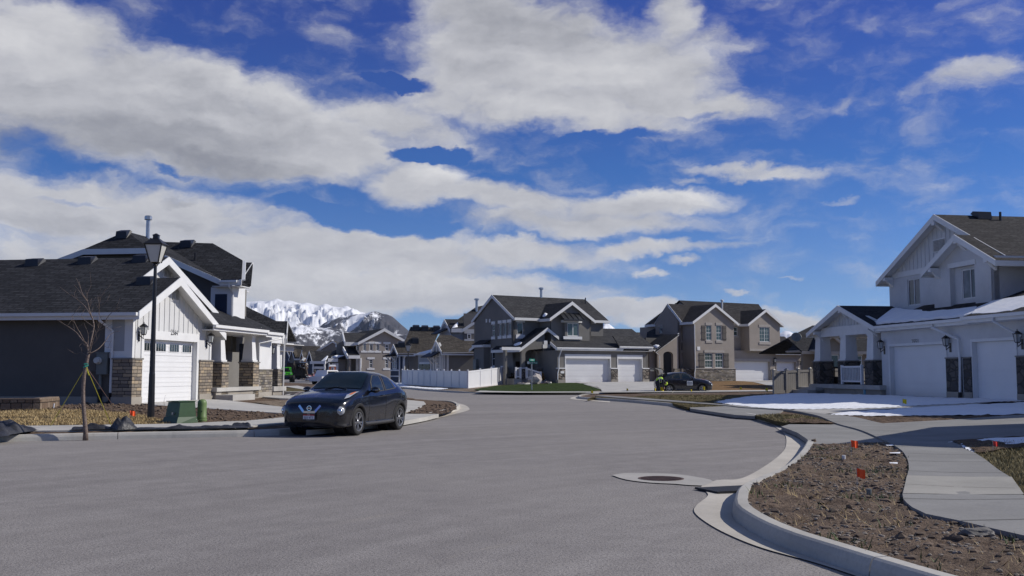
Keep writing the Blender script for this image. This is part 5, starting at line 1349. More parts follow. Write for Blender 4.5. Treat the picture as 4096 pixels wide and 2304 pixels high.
# main ridge along the facade
eMz = U3(0, 385, dM-.3)[1]
slM = .60; nM = (f3.n*slM+V((0, 0, 1))).normalized(); pM = f3.p(0, dM-.3, eMz+.0)
rl_, rr_ = cut(*z5(1357, 107), pM, nM), cut(*z6(922, 141), pM, nM)
dRg = .5*(f3.loc(rl_)[1]+f3.loc(rr_)[1]); zRg = eMz+(dRg-dM+.3)*slM
uLe = f3.loc(rl_)[0]
uRe = f3.loc(cut(*z6(1219, 408), pM, nM))[0]; uRr = f3.loc(rr_)[0]
dBk = 2*dRg-dM
RF3 = H3.mb('roof', m_shgrey)
RF3.slab([f3.p(uLe, dM-.3, eMz), f3.p(uRe, dM-.3, eMz), f3.p(uRr, dRg, zRg), f3.p(uLe, dRg, zRg)], .1)
RF3.slab([f3.p(uRe, dM-.3, eMz), f3.p(uRe, dBk+.3, eMz), f3.p(uRr, dRg, zRg)], .1)
RF3.slab([f3.p(uLe, dBk+.3, eMz), f3.p(uRe, dBk+.3, eMz), f3.p(uRr, dRg, zRg), f3.p(uLe, dRg, zRg)], .1)
H3.mb('fascia', m_trim).box(f3, uLe, uRe, dM-.49, dM-.31, eMz-.26, eMz-.01)
H3.mb('soffit', m_trim).box(f3, uLe+.05, uRe, dM-.3, dM, eMz-.29, eMz-.265)
# left gable wall (towards the fence)
f3s = f3.sub(uA0, dBk, -math.pi/2); LS3 = dBk-dM
uo = uLe-uA0
def S3(x, y, d=0): return f3s.uv(*z5(x, y), d)
def SP(a, b, c, e): return pxr(f3s, *z5(a, b), *z5(c, e))
sw = [SP(1347, 480, 1381, 628), SP(1431, 468, 1466, 622), SP(1491, 462, 1528, 616), SP(1553, 455, 1591, 611)]
lw = [SP(1345, 824, 1380, 1010), SP(1490, 817, 1527, 1006)]
wall(H3, f3s, [(0, Z3-.6), (LS3, Z3-.6), (LS3, eMz-.1), (dBk-dRg, zRg-.12), (0, eMz-.1)], 0, m3, .25, [rect(a) for a in sw+lw])
for i, a in enumerate(sw): window(H3, f3s, a, 0, 'hung' if i == 0 else 'plain', gm=m_glassw if i else m_glass, trim=(.30, .28, .09))
for a in lw: window(H3, f3s, a, 0, 'hung', trim=(.26, .24, .09))
for sg in (0, 1):
    a = (dBk-dRg, zRg+.03); b = ((-.3, eMz+.03), (LS3+.3, eMz+.03))[sg]
    H3.mb('fascia', m_trim).ext(f3s, [a, (a[0], a[1]-.34), (b[0], b[1]-.28), b] if sg == 0 else [b, (b[0], b[1]-.28), (a[0], a[1]-.34), a], uo-.04, uo+.0)
    H3.mb('soffit', m_trim).slab([f3s.p(a[0], uo, a[1]-.16), f3s.p(b[0], uo, b[1]-.16), f3s.p(b[0], 0, b[1]-.16), f3s.p(a[0], 0, a[1]-.16)], .03)
for x, y in ((1278, 428), (1321, 428)): q = S3(x, y); MB().box(f3s, q[0]-.12, q[0]+.12, -.06, -.001, q[1]-.18, q[1]+.18).build('wall_vent', m_trim, H3.t)
# side bump with its own small roof, and the covered patio behind
bb = SP(1205, 770, 1315, 1040); MB().box(f3s, bb[0], bb[1], -.7, -.001, Z3-.5, bb[3]).build('wall', m3, H3.t)
H3.mb('fascia', m_trim).box(f3s, bb[0]-.25, bb[1]+.2, -.95, .0, bb[3]-.02, bb[3]+.26)
RF3.slab([f3s.p(bb[0]-.28, -.98, bb[3]+.27), f3s.p(bb[1]+.23, -.98, bb[3]+.27), f3s.p(bb[1]+.23, 0, bb[3]+.75), f3s.p(bb[0]-.28, 0, bb[3]+.75)], .05)
q0, q1 = S3(1010, 800), S3(1184, 660)
lt = MB(); H3.mb('roof', m_shgrey).slab([f3s.p(q0[0], .4, q0[1]), f3s.p(q1[0]+.1, .4, q1[1]), f3s.p(q1[0]+.1, 5, q1[1]), f3s.p(q0[0], 5, q0[1])], .1)
H3.mb('fascia', m_trim).ext(f3s, [(q0[0], q0[1]+.03), (q0[0], q0[1]-.26), (q1[0], q1[1]-.26), (q1[0], q1[1]+.03)], .36, .4)
MB().box(f3s, S3(1055, 900)[0], S3(1077, 900)[0], .5, .8, Z3-.3, S3(1065, 830)[1]+.2).build('patio_post', m_char, H3.t)
wall(H3, f3s, rect((S3(1080, 900)[0], 0, Z3-.3, q1[1]-.3)), 1.5, m_char, .2)
# gabled bay over the garage with the box window
uB0, uB1 = U3(497, 600, dB)[0], U3(1012, 600, dB)[0]
aB = U3(770, 180, dB-.3); lB = U3(479, 402, dB-.3); rB = U3(1069, 420, dB-.3)
slB = .5*((aB[1]-lB[1])/(aB[0]-lB[0])+(aB[1]-rB[1])/(rB[0]-aB[0])); zB = lambda u: aB[1]-.1-slB*abs(u-aB[0])
wall(H3, f3, [(uB0, zl), (uB1, zl), (uB1, zB(uB1)), (aB[0], zB(aB[0])), (uB0, zB(uB0))], dB, m3, .2)
for u, t_s in ((uB0, -math.pi/2), (uB1, math.pi/2)):
    g_ = f3.sub(u, dM if t_s < 0 else dB, t_s); wall(H3, g_, rect((0, dM-dB-.02, zl, zB(uB0)-.1)), .0 if t_s < 0 else .0, m3, .2)
gable_d(H3, f3, lB[0]+.3, rB[0]-.3, dB, dB+7, zB(lB[0]+.3), aB[1]-.1, m_shblack, .3, .3, 0, aB[0], ze1=zB(rB[0]-.3), gutter=False, fas=.28)
bx = P3(677, 456, 884, 690, dB-.35); wb = P3(708, 457, 855, 628, dB-.35)
H3.mb('wall', m3).ext(f3, rect((bx[0], bx[1], bx[2], wb[3]+.02)), dB-.35, dB-.001, [rect(wb)])
window(H3, f3, wb, dB-.35, 'slide', gm=m_glassg, fw=.08)
z_ = U3(770, 628, dB-.35)[1]
H3.mb('window_sill', m_trim).box(f3, bx[0]-.25, bx[1]+.05, dB-.45, dB-.351, z_-.30, z_-.02); H3.mb('window_head', m_trim).box(f3, bx[0]-.25, bx[1]+.05, dB-.45, dB-.002, wb[3]+.03, wb[3]+.28)
aw = P3(632, 352, 905, 425, dB-.55)
aw_t = U3(760, 350, dB)[1]; H3.mb('awning', m_blackm).slab([f3.p(aw[0], dB-.9, aw[2]+.08), f3.p(aw[1], dB-.9, aw[2]+.08), f3.p(aw[1]-.1, dB, aw_t+.15), f3.p(aw[0]+.1, dB, aw_t+.15)], .05)
H3.mb('awning', m_blackm).box(f3, aw[0], aw[1], dB-.92, dB-.89, aw[2]-.07, aw[2]+.10)
for i in range(5): u = aw[0]+.05+(aw[1]-aw[0]-.15)*i/4; H3.mb('awning', m_blackm).bar(f3.p(u, dB-.9, aw[2]+.12), f3.p(u, dB, aw_t+.19), .05, .05)
# flue, vents
pipe(H3, cut(*z6(369, 130), f3.p(0, dRg, zRg), f3.n), .13, .85, m_metal, True)
pipe(H3, cut(*z6(940, 205), pM, nM), .06, .6, m_black)
for y0 in ((415, 715),): q = U3(424, 708, dE); MB().box(f3, q[0]-.2, q[0]+.2, dE-.06, dE-.001, q[1]-.2, q[1]+.2).build('wall_vent', m_trim, H3.t)
mb_ = S3(1229, 990); MB().box(f3s, mb_[0]-.3, mb_[0]+.3, -1.0, -.701, mb_[1]-.5, mb_[1]+.5).build('utility_box', m_greymetal, H3.t)
# snow caught in the valleys
def blob_snow(pts, H, hgt=.06):
    c = sum(pts, V((0, 0, 0)))/len(pts); mb = MB(); k = len(pts); mb.v = [c+V((0, 0, hgt*1.6))]+[p.lerp(c, .2)+V((0, 0, hgt)) for p in pts]+list(pts)
    for i in range(k): j = (i+1) % k; mb.f += [(0, 1+i, 1+j), (1+i, 1+k+i, 1+k+j, 1+j)]
    o = mb.build('snow', m_snow, smooth=True); o['kind'] = 'structure'
nEl = (-f3.u*slE+V((0, 0, 1))).normalized(); pEl = f3.p(aE[0], dE, aE[1])
blob_snow([cut(*z5(x, y), pEl, nEl)+V((0, 0, .02)) for x, y in ((1622, 745), (1700, 712), (1733, 710), (1710, 738), (1650, 755))], H3, .1)
nBl = (-f3.u*slB+V((0, 0, 1))).normalized(); pBl = f3.p(aB[0], dB, aB[1])
blob_snow([cut(*z6(x, y), pBl, nBl)+V((0, 0, .02)) for x, y in ((385, 375), (420, 335), (450, 345), (430, 370), (400, 382))], H3, .1)
H3.finish()

# ================================================================== taupe house with shutters
def z7(x, y): return 2550+x/2.899, 1150+y/2.899
_o = D(*z7(655, 1125), 108)
f4 = Fr(_o.x, _o.y, R(31))
H4 = House('house', 'taupe stucco house with grey shutters and banded stone base behind the dark car', f4.p(4, 5, .45))
Z4 = .22
def U4(x, y, d=0): return f4.uv(*z7(x, y), d)
def P4(a, b, c, e, d=0): return pxr(f4, *z7(a, b), *z7(c, e), d)
m4 = m_taupest; OH = .26
def front_gable(H, f, U, ap, l, r, x0, x1, zb, d, m, rm, holes=(), back=8, fas=.27):
    a, b, c = U(*ap, d-OH), U(*l, d-OH), U(*r, d-OH)
    sl = .5*((a[1]-b[1])/(a[0]-b[0])+(a[1]-c[1])/(c[0]-a[0])); zf = lambda u: a[1]-.1-sl*abs(u-a[0])
    u0, u1 = U(x0, (ap[1]+l[1])/2+100, d)[0], U(x1, (ap[1]+l[1])/2+100, d)[0]
    wall(H, f, [(u0, zb), (u1, zb), (u1, zf(u1)), (a[0], zf(a[0])), (u0, zf(u0))], d, m, .25, [rect(h) for h in holes])
    gable_d(H, f, b[0]+OH, c[0]-OH, d, d+back, zf(b[0]+OH), a[1]-.1, rm, OH, OH, 0, a[0], ze1=zf(c[0]-OH), gutter=False, fas=fas)
    for u, s_ in ((u0, -1), (u1, 1)):
        g = f.sub(u, d+back if s_ < 0 else d, s_*math.pi/2); wall(H, g, rect((.26 if s_ > 0 else 0, back-(.26 if s_ < 0 else 0), zb, zf(u)-.02)), 0 if s_ < 0 else .0, m, .2)
    return u0, u1, zf, a, sl
# centre gable
uw = [P4(797, 440, 858, 612), P4(914, 440, 975, 612)]; lw4 = [P4(781, 758, 873, 930), P4(901, 758, 993, 930)]
c0, c1, zc4, ac, slc = front_gable(H4, f4, U4, (905, 190), (640, 398), (1168, 410), 655, 1115, Z4-.3, 0, m4, m_shtaupe, uw+lw4)
for a in uw: window(H4, f4, a, 0, 'hung', gm=m_glassg, trim=(.28, .26, .10), tm=m_trimgrey, grid=(2, 4))
for i, a in enumerate(lw4): window(H4, f4, a, 0, 'hung', gm=m_glassg, grid=(3, 4), fw=.07)
zlh = lw4[0][3]; H4.mb('window_head', m_trimgrey).box(f4, lw4[0][0]-.1, lw4[1][1]+.15, -.06, -.001, zlh+.03, zlh+.3)
def shutter(H, f, r, d):
    mb = MB(); n = 3; w_ = (r[1]-r[0])/n
    for i in range(n): mb.box(f, r[0]+w_*i+.01, r[0]+w_*(i+1)-.01, d-.045, d-.001, r[2], r[3])
    for t in (.12, .5 if r[3]-r[2] > 3 else .55, .88): z = r[2]+(r[3]-r[2])*t; mb.box(f, r[0]-.01, r[1]+.01, d-.075, d-.046, z-.05, z+.05)
    mb.build('shutter', m_shut, H.t)
m_shut = m_plain('shutter_wood', (.10, .088, .078), .8, .15, 4)
for a in ((743, 440, 787, 612), (986, 444, 1027, 614), (713, 758, 775, 930), (1001, 762, 1057, 932)): shutter(H4, f4, P4(*a), 0)
zs4, zf4 = U4(900, 946)[1], U4(900, 1086)[1]
H4.mb('stone_base', m_stoneB).box(f4, c0-.06, c1+.06, -.12, .5, zf4, zs4); H4.mb('stone_cap', m_trimgrey).box(f4, c0-.1, c1+.1, -.17, .5, zs4+.001, zs4+.09)
H4.mb('footing', m_found).box(f4, c0-.05, c1+.05, -.10, .5, Z4-.5, zf4-.001)
q = U4(707, 707); MB().box(f4, q[0]-.2, q[0]+.2, -.05, -.001, q[1]-.2, q[1]+.2).build('wall_vent', m_trim, H4.t)
q = P4(665, 913, 705, 932); MB().box(f4, *q[:2], -.05, -.001, *q[2:]).build('number_plate', m_navy, H4.t)
downspout(H4, [f4.p(c0-.5, .7, U4(560, 395, 1)[1]-.2), f4.p(c0-.05, -.12, U4(650, 425)[1]), f4.p(c0-.05, -.14, zs4), f4.p(c0-.2, -.2, zs4-.5), f4.p(c0-.2, -.2, Z4)], .06)
# right gabled room over the garage
dG = 1.1
wr4 = P4(1416, 462, 1532, 630, .3)
r0, r1, zr4, ar4, slr4 = front_gable(H4, f4, U4, (1490, 250), (1283, 420), (1697, 432), 1295, 1650, U4(1470, 735, .3)[1], .3, m4, m_shtaupe, [wr4])
window(H4, f4, wr4, .3, 'slide', gm=m_glassg, trim=(.28, .28, .12), tm=m_trimgrey, grid=(4, 4))
zbb = U4(1470, 712, .3)[1]; H4.mb('belt_trim', m_trimgrey).box(f4, r0-.05, r1+.05, .22, .299, U4(1470, 736, .3)[1], zbb)
H4.mb('soffit', m_trimgrey).box(f4, r0, r1, .3, 1.4, U4(1470, 736, .3)[1]-.04, U4(1470, 736, .3)[1]-.001)
# between
dm_ = 1.7; ws4 = P4(1116, 457, 1160, 558, dm_)
wall(H4, f4, rect((c1-.5, r0+.5, U4(1200, 735, dm_)[1]-1, U4(1200, 430, dm_)[1])), dm_, m4, .25, [rect(ws4)]); window(H4, f4, ws4, dm_, 'hung', gm=m_glassg, trim=(0, .2, .1), tm=m_trimgrey)
# garages
ga = P4(1122, 858, 1538, 1120, dG); ga = (ga[0], ga[1], Z4, ga[3]); gb = P4(1612, 866, 1840, 1122, dG); gb = (gb[0], gb[1], Z4, gb[3])
ge = U4(1915, 900, dG)[0]
wall(H4, f4, rect((c1-.1, ge, Z4-.4, U4(1500, 735, dG)[1])), dG, m4, .3, [rect((g[0], g[1], Z4-.39, g[3])) for g in (ga, gb)])
for g in (ga, gb): gdoor(H4, f4, g, dG, .28, 4, (.06, .32, .05), m_trimgrey, jamb=m_trimgrey)
for x in (1578, 1892): lantern(H4, f4, U4(x, 860, dG)[0], U4(x, 855, dG)[1], dG, 1.5)
for a, b in ((1545, 1606), (1846, 1916)):
    MB().box(f4, U4(a, 1000, dG)[0], U4(b, 1000, dG)[0], dG-.12, dG+.2, Z4+.5, U4(1570, 950, dG)[1]).build('stone_pillar', m_stoneB, H4.t)
zg4 = U4(1790, 757, dG-.6)[1]; sl4 = .5; n4 = (f4.n*sl4+V((0, 0, 1))).normalized(); p4 = f4.p(0, dG-.6, zg4)
gl0 = U4(1600, 757, dG-.6)[0]; gl1 = U4(1972, 765, dG-.6)[0]; gt = cut(*z7(1700, 568), p4, n4); a_, b_, c_ = f4.loc(gt)
H4.mb('roof', m_shtaupe).slab([f4.p(gl0, dG-.6, zg4), f4.p(gl1, dG-.6, zg4), gt, f4.p(gl0, b_, c_)], .1)
H4.mb('roof', m_shtaupe).slab([f4.p(gl1, dG-.6, zg4), f4.p(gl1, 2*b_-dG+.6, zg4), gt], .1)
H4.mb('fascia', m_trim).box(f4, gl0, gl1, dG-.64, dG-.601, zg4-.26, zg4-.01); H4.mb('gutter', m_trim).box(f4, gl0, gl1, dG-.77, dG-.641, zg4-.14, zg4-.02)
downspout(H4, [f4.p(gl1-.2, dG-.7, zg4-.2), f4.p(ge-.05, dG-.1, zg4-1.1), f4.p(ge-.05, dG-.1, Z4)], .06)
wall(H4, f4.sub(ge, dG, math.pi/2), rect((0, 7, Z4-.4, zg4-.1)), 0, m4, .2)
# left wing: a side gable facing left, its ridge running along the house
dL = 1.9
wl4 = [P4(504, 446, 583, 615, dL), P4(508, 758, 583, 925, dL)]
uA4 = U4(487, 800, dL)[0]; eL4 = U4(590, 402, dL-.3)[1]; best = None
for k in range(30, 110):
    s_ = k/100; n_ = (f4.n*s_+V((0, 0, 1))).normalized(); q_ = f4.loc(cut(*z7(352, 188), f4.p(0, dL-.3, eL4), n_)); db = 2*q_[1]-dL
    w_ = f4.p(uA4, db, 5); px_ = 2048+FPX*w_.x/(w_.y*_c+(w_.z-CAM_H)*_s); er = abs(px_-z7(205, 0)[0])
    if best is None or er < best[0]: best = (er, s_, q_, db)
_, sL4, qL4, dBk4 = best
wall(H4, f4, rect((uA4, c0+.3, Z4-.3, eL4)), dL, m4, .25, [rect(a) for a in wl4])
for a in wl4: window(H4, f4, a, dL, 'slide', gm=m_glass, trim=(.26, .2, .1), tm=m_trimgrey)
f4s = f4.sub(uA4, dBk4, -math.pi/2); L4 = dBk4-dL; uo4 = qL4[0]-uA4
ws4_ = pxr(f4s, *z7(251, 460), *z7(290, 531))
wall(H4, f4s, [(0, Z4-.3), (L4, Z4-.3), (L4, eL4-.1), (dBk4-qL4[1], qL4[2]-.12), (0, eL4-.1)], 0, m4, .25, [rect(ws4_)])
window(H4, f4s, ws4_, 0, 'plain', gm=m_glassw, trim=(.26, 0, .1), tm=m_trimgrey)
H4.mb('roof', m_shtaupe).slab([f4.p(qL4[0], dL-.3, eL4), f4.p(c0+1.5, dL-.3, eL4), f4.p(c0+3.5, qL4[1], qL4[2]), f4.p(qL4[0], qL4[1], qL4[2])], .1)
H4.mb('roof', m_shtaupe).slab([f4.p(qL4[0], dBk4+.3, eL4), f4.p(c0+3.5, dBk4+.3, eL4), f4.p(c0+3.5, qL4[1], qL4[2]), f4.p(qL4[0], qL4[1], qL4[2])], .1)
for sg in (0, 1):
    a = (dBk4-qL4[1], qL4[2]+.03); b = ((-.3, eL4+.03), (L4+.3, eL4+.03))[sg]
    H4.mb('fascia', m_trim).ext(f4s, [a, (a[0], a[1]-.34), (b[0], b[1]-.28), b] if sg == 0 else [b, (b[0], b[1]-.28), (a[0], a[1]-.34), a], uo4-.04, uo4)
    H4.mb('soffit', m_trim).slab([f4s.p(a[0], uo4, a[1]-.16), f4s.p(b[0], uo4, b[1]-.16), f4s.p(b[0], 0, b[1]-.16), f4s.p(a[0], 0, a[1]-.16)], .03)
# main ridge behind
nM4 = None
zr_ = f4.uv(*z7(940, 170), 6.0)[1]; ua, ub = f4.uv(*z7(480, 157), 6.0)[0], f4.uv(*z7(1402, 182), 6.0)[0]; ue = f4.uv(*z7(1480, 250), 4.5)[0]+.9
zeM4 = U4(1220, 420, 1.4)[1]
eh = r1+.1
H4.mb('roof', m_shtaupe).slab([f4.p(ua, 1.4, zeM4), f4.p(eh, 1.4, zeM4), f4.p(ub, 6, zr_), f4.p(ua, 6, zr_)], .1)
H4.mb('roof', m_shtaupe).slab([f4.p(ua, 10.6, zeM4), f4.p(eh, 10.6, zeM4), f4.p(ub, 6, zr_), f4.p(ua, 6, zr_)], .1)
H4.mb('roof', m_shtaupe).slab([f4.p(eh, 1.4, zeM4), f4.p(eh, 10.6, zeM4), f4.p(ub, 6, zr_)], .1)
wall(H4, f4.sub(ua+.2, 10.4, -math.pi/2), [(0, zeM4-.1), (8.8, zeM4-.1), (4.4, zr_-.12)], 0, m4, .15)
H4.mb('fascia', m_trim).box(f4, c1-.3, r0+.4, 1.36, 1.399, zeM4-.25, zeM4-.01); H4.mb('fascia', m_trim).box(f4, qL4[0], c0+.1, dL-.34, dL-.301, eL4-.26, eL4-.01)
MB().box(f4, c0+.3, r1-.3, 2.2, 9.8, 1.0, zeM4-.3).build('wall', m4, H4.t)
pipe(H4, f4.p(U4(440, 235, 4)[0], 4.0, U4(440, 232, 4)[1]), .06, .5, m_black); pipe(H4, f4.p(U4(995, 225, 4)[0], 4.2, U4(995, 228, 4)[1]), .10, .7, m_trim, True)
# entry: shed roof, arch
dY = .6
s0, s1 = U4(120, 718, dY-.4), U4(215, 735, dY-.4); s2 = U4(478, 535, dY-.4)
nY = (-f4.u*((s2[1]-s1[1])/(s2[0]-s1[0]))+V((0, 0, 1))).normalized(); pY = f4.p(s1[0], dY-.4, s1[1]+.12)
H4.mb('roof', m_shblack).slab([cut(*z7(x, y), pY, nY) for x, y in ((88, 714), (215, 735), (478, 540), (205, 546), (205, 470), (110, 520))], .1)
H4.mb('fascia', m_trim).ext(f4, [(s1[0], s1[1]-.15), (s2[0], s2[1]-.2), (s2[0], s2[1]+.08), (s1[0], s1[1]+.13)], dY-.45, dY-.4)
H4.mb('fascia', m_trim).box(f4, s0[0]+.1, s1[0], dY-.45, dY-.4, s0[1]-.12, s0[1]+.13)
ar = P4(300, 742, 415, 1010, dY); um = (ar[0]+ar[1])/2; w_ = (ar[1]-ar[0])/2; zsp = ar[3]-.4
arch = [(ar[0], Z4-.2), (ar[1], Z4-.2), (ar[1], zsp)]+[(um+w_*math.cos(math.pi*i/10), zsp+.4*math.sin(math.pi*i/10)) for i in range(1, 10)]+[(ar[0], zsp)]
e0 = U4(232, 800, dY)[0]; e1 = U4(475, 800, dY)[0]
wall(H4, f4, [(e0, Z4-.3), (e1, Z4-.3), (e1, s2[1]-.25), (e0, s1[1]-.1)], dY, m4, .3, [arch])
H4.mb('stone_base', m_stoneB).box(f4, ar[1]+.02, c0+.0, dY-.1, dY-.001, Z4+.35, U4(450, 940, dY)[1]); H4.mb('stone_base', m_stoneB).box(f4, e0-.04, ar[0]-.02, dY-.1, dY-.001, Z4+.35, U4(270, 940, dY)[1])
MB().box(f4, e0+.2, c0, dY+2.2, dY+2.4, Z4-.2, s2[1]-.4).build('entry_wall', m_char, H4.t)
MB().box(f4, U4(140, 900, dY+.5)[0], U4(205, 900, dY+.5)[0], dY+.5, dY+.9, Z4-.2, s0[1]-.1).build('wall', m4, H4.t)
downspout(H4, [f4.p(s0[0]+.7, dY-.5, s0[1]-.1), f4.p(e0+.1, dY-.2, s0[1]-.6), f4.p(e0+.1, dY-.2, Z4)], .055)
blob_snow([cut(*z7(x, y), pY, nY)+V((0, 0, .03)) for x, y in ((170, 690), (215, 672), (255, 678), (225, 705), (180, 708))], H4, .1)
H4.finish()

# ================================================================== dark-roofed tan house seen between the white porch posts
def z4(x, y): return 3100+x/4.026, 1280+y/4.026
_o = D(*z4(560, 1000), 82)
f5 = Fr(_o.x, _o.y, R(10))
H5 = House('house', 'tan single-storey house with a dark roof behind the tan fence and white porch', f5.p(4, 4, .4))
Z5 = .35
def U5(x, y, d=0): return f5.uv(*z4(x, y), d)
zev = U5(600, 520)[1]; e0 = U5(445, 520)[0]
wall(H5, f5, rect((e0, U5(2000, 600)[0], Z5-.4, zev)), 0, m_tanst, .3)
gw = pxr(f5, *z4(890, 560), *z4(1030, 765), -1.0)
fg = f5.sub(0, -1.0, 0)
ap = f5.uv(*z4(905, 300), -1.0); u0, u1 = f5.uv(*z4(700, 400), -1.0)[0], f5.uv(*z4(1105, 400), -1.0)[0]
gwall(H5, fg, u0, u1, 0, Z5-.3, f5.uv(*z4(1100, 430), -1)[1], ap[1]+.25, m_beigest, um=(u0+u1)/2, holes=[rect(gw)])
window(H5, fg, gw, 0, 'plain', gm=m_glassg, trim=(.25, 0, .12), tm=m_trimgrey)
MB().box(fg, gw[1]+.05, gw[1]+.7, -.06, -.001, gw[2], gw[3]).build('shutter', m_black, H5.t)
gable_d(H5, fg, u0, u1, 0, 5, f5.uv(*z4(1100, 430), -1)[1], ap[1]+.25, m_shblack, .4, .35, 0, tm=m_trimgrey)
w2_ = pxr(f5, *z4(1300, 575), *z4(1395, 720), 0); window(H5, f5, w2_, 0, 'hung', gm=m_glassg, trim=(.1, .1, .1), cut=False)
n5 = (f5.n*.55+V((0, 0, 1))).normalized(); p5 = f5.p(0, -.5, zev+.1)
uL = U5(430, 520, -.5)[0]; tp = cut(*z4(640, 70), p5, n5); tl = cut(*z4(195, 285), p5, n5)
a5 = cut(*z7(1735, 583), p5, n5); b5 = cut(*z7(2029, 440), p5, n5); bu, bd, bz = f5.loc(b5)
H5.mb('roof', m_shblack).slab([f5.p(uL, -.5, zev+.1), f5.p(60, -.5, zev+.1), f5.p(60, bd, bz), b5, a5], .12)
H5.mb('roof', m_shblack).slab([f5.p(uL, bd*2+.5, zev+.1), f5.p(60, bd*2+.5, zev+.1), f5.p(60, bd, bz), b5], .12)
H5.mb('fascia', m_trimgrey).box(f5, uL, 60, -.54, -.501, zev-.16, zev+.09)
sd = cut(*z4(345, 370), p5, n5)
Mx = Matrix.Translation(sd+V((0, 0, .5))) @ V((-.2, -.9, .4)).to_track_quat('Z', 'Y').to_matrix().to_4x4()
MB().lathe(None, [(.02, -.12), (.22, -.09), (.42, .0), (.40, .02), (.2, -.06), (.02, -.09)], 16, Mx).tube([sd, sd+V((0, 0, .45))], .04, 6).build('satellite_dish', m_greymetal, H5.t)
downspout(H5, [f5.p(e0+2.0, -.5, zev), f5.p(e0+2.0, -.1, zev-.5), f5.p(e0+2.0, -.1, Z5)], .06, m_black)
H5.finish()

# ================================================================== far houses up the cross street
def z6b(x, y): return 1360+x/4.997, 1250+y/4.997
def z2b(x, y): return 1120+x/6.587, 1340+y/6.587
def base(px, py, y): return D(px, py, y)
# --- taupe two-storey house, gable wall in the sun
o_ = base(*z6b(380, 1200), 158); fA2 = Fr(o_.x, o_.y, R(24))
HA = House('house', 'distant taupe two-storey house with six white-trimmed windows under the snowy mountain', fA2.p(4, 4, .3))
def UA(x, y, d=0): return fA2.uv(*z6b(x, y), d)
ap, l_, r_ = UA(890, 308, -.5), UA(362, 585, -.5), UA(1300, 545, -.5)
sl = .5*((ap[1]-l_[1])/(ap[0]-l_[0])+(ap[1]-r_[1])/(r_[0]-ap[0])); zA = lambda u: ap[1]-.15-sl*abs(u-ap[0])
wa = [pxr(fA2, *z6b(a, b), *z6b(c, d)) for a, b, c, d in ((458, 625, 522, 762), (588, 625, 654, 762), (718, 628, 785, 764), (902, 632, 970, 768), (582, 936, 652, 1108), (900, 938, 965, 1110))]
u1 = UA(1290, 700)[0]
wall(HA, fA2, [(0, 0), (u1, 0), (u1, zA(u1)), (ap[0], zA(ap[0])), (0, zA(0))], 0, m_taupest, .3, [rect(a) for a in wa])
for i, a in enumerate(wa): window(HA, fA2, a, 0, 'hung' if i > 2 else 'plain', gm=m_glass, trim=(.30, .28, .32), grid=(2, 4), fw=.10)
gable_d(HA, fA2, l_[0]+.5, r_[0]-.5, 0, 14, zA(l_[0]+.5), ap[1]-.15, m_shblack, .5, .5, 0, ap[0], ze1=zA(r_[0]-.5), gutter=False, fas=.42)
# wing to the left with the porch
fs = fA2.sub(0, 0, 0)
e1, e0 = UA(245, 590, 1.5), UA(125, 590, 1.5)
wall(HA, fA2, rect((UA(-60, 700, 3)[0], .3, 0, e1[1])), 3.0, m_greyst, .3)
zrg = UA(300, 408, 6)[1]; ug0, ug1 = UA(62, 408, 6)[0], UA(560, 408, 6)[0]
HA.mb('roof', m_shgrey).slab([fA2.p(e0[0], 2.2, e1[1]), fA2.p(2, 2.2, e1[1]), fA2.p(ug1, 6, zrg), fA2.p(ug0, 6, zrg)], .2)
HA.mb('fascia', m_trim).box(fA2, e0[0], .2, 2.0, 2.19, e1[1]-.6, e1[1])
HA.mb('fascia', m_trim).slab([fA2.p(ug0, 5.9, zrg+.1), fA2.p(e0[0], 2.0, e1[1]+.1), fA2.p(e0[0], 2.0, e1[1]-.6), fA2.p(ug0, 5.9, zrg-.6)], .2)
w_ = pxr(fA2, *z6b(345, 610), *z6b(368, 760), 2.99); MB().box(fA2, w_[0], w_[1], 2.9, 2.99, w_[2], w_[3]).build('window', m_glass, HA.t)
g0, g1, ga_ = UA(60, 770, .4), UA(372, 860, .4), UA(95, 682, .4)
HA.mb('roof', m_shblack).slab([fA2.p(UA(165, 862, -.3)[0], -.3, g1[1]), fA2.p(g1[0], -.3, g1[1]), fA2.p(UA(300, 685, 3)[0], 3, ga_[1]), fA2.p(UA(140, 685, 3)[0], 3, ga_[1])], .15)
HA.mb('fascia', m_trim).box(fA2, UA(165, 862, -.3)[0], g1[0], -.5, -.31, g1[1]-.5, g1[1])
fl = MB(); fl.slab([fA2.p(ga_[0], 1.0, ga_[1]), fA2.p(UA(165, 862, -.3)[0], -.3, g1[1]), fA2.p(UA(165, 862, -.3)[0], -.3, g1[1]-.6), fA2.p(ga_[0], 1.0, ga_[1]-.6)], .2); fl.build('fascia', m_trim, HA.t)
MB().box(fA2, UA(178, 950, 0)[0], UA(222, 950, 0)[0], 0, 1.2, 0, g1[1]-.4).build('porch_post', m_beigest, HA.t)
MB().box(fA2, UA(225, 930, .5)[0], UA(375, 900, .5)[0], .3, .6, UA(300, 905, .5)[1], g1[1]-.4).build('porch_beam', m_taupest, HA.t)
downspout(HA, [fA2.p(.15, -.3, g1[1]-.4), fA2.p(.15, -.15, 0)], .18)
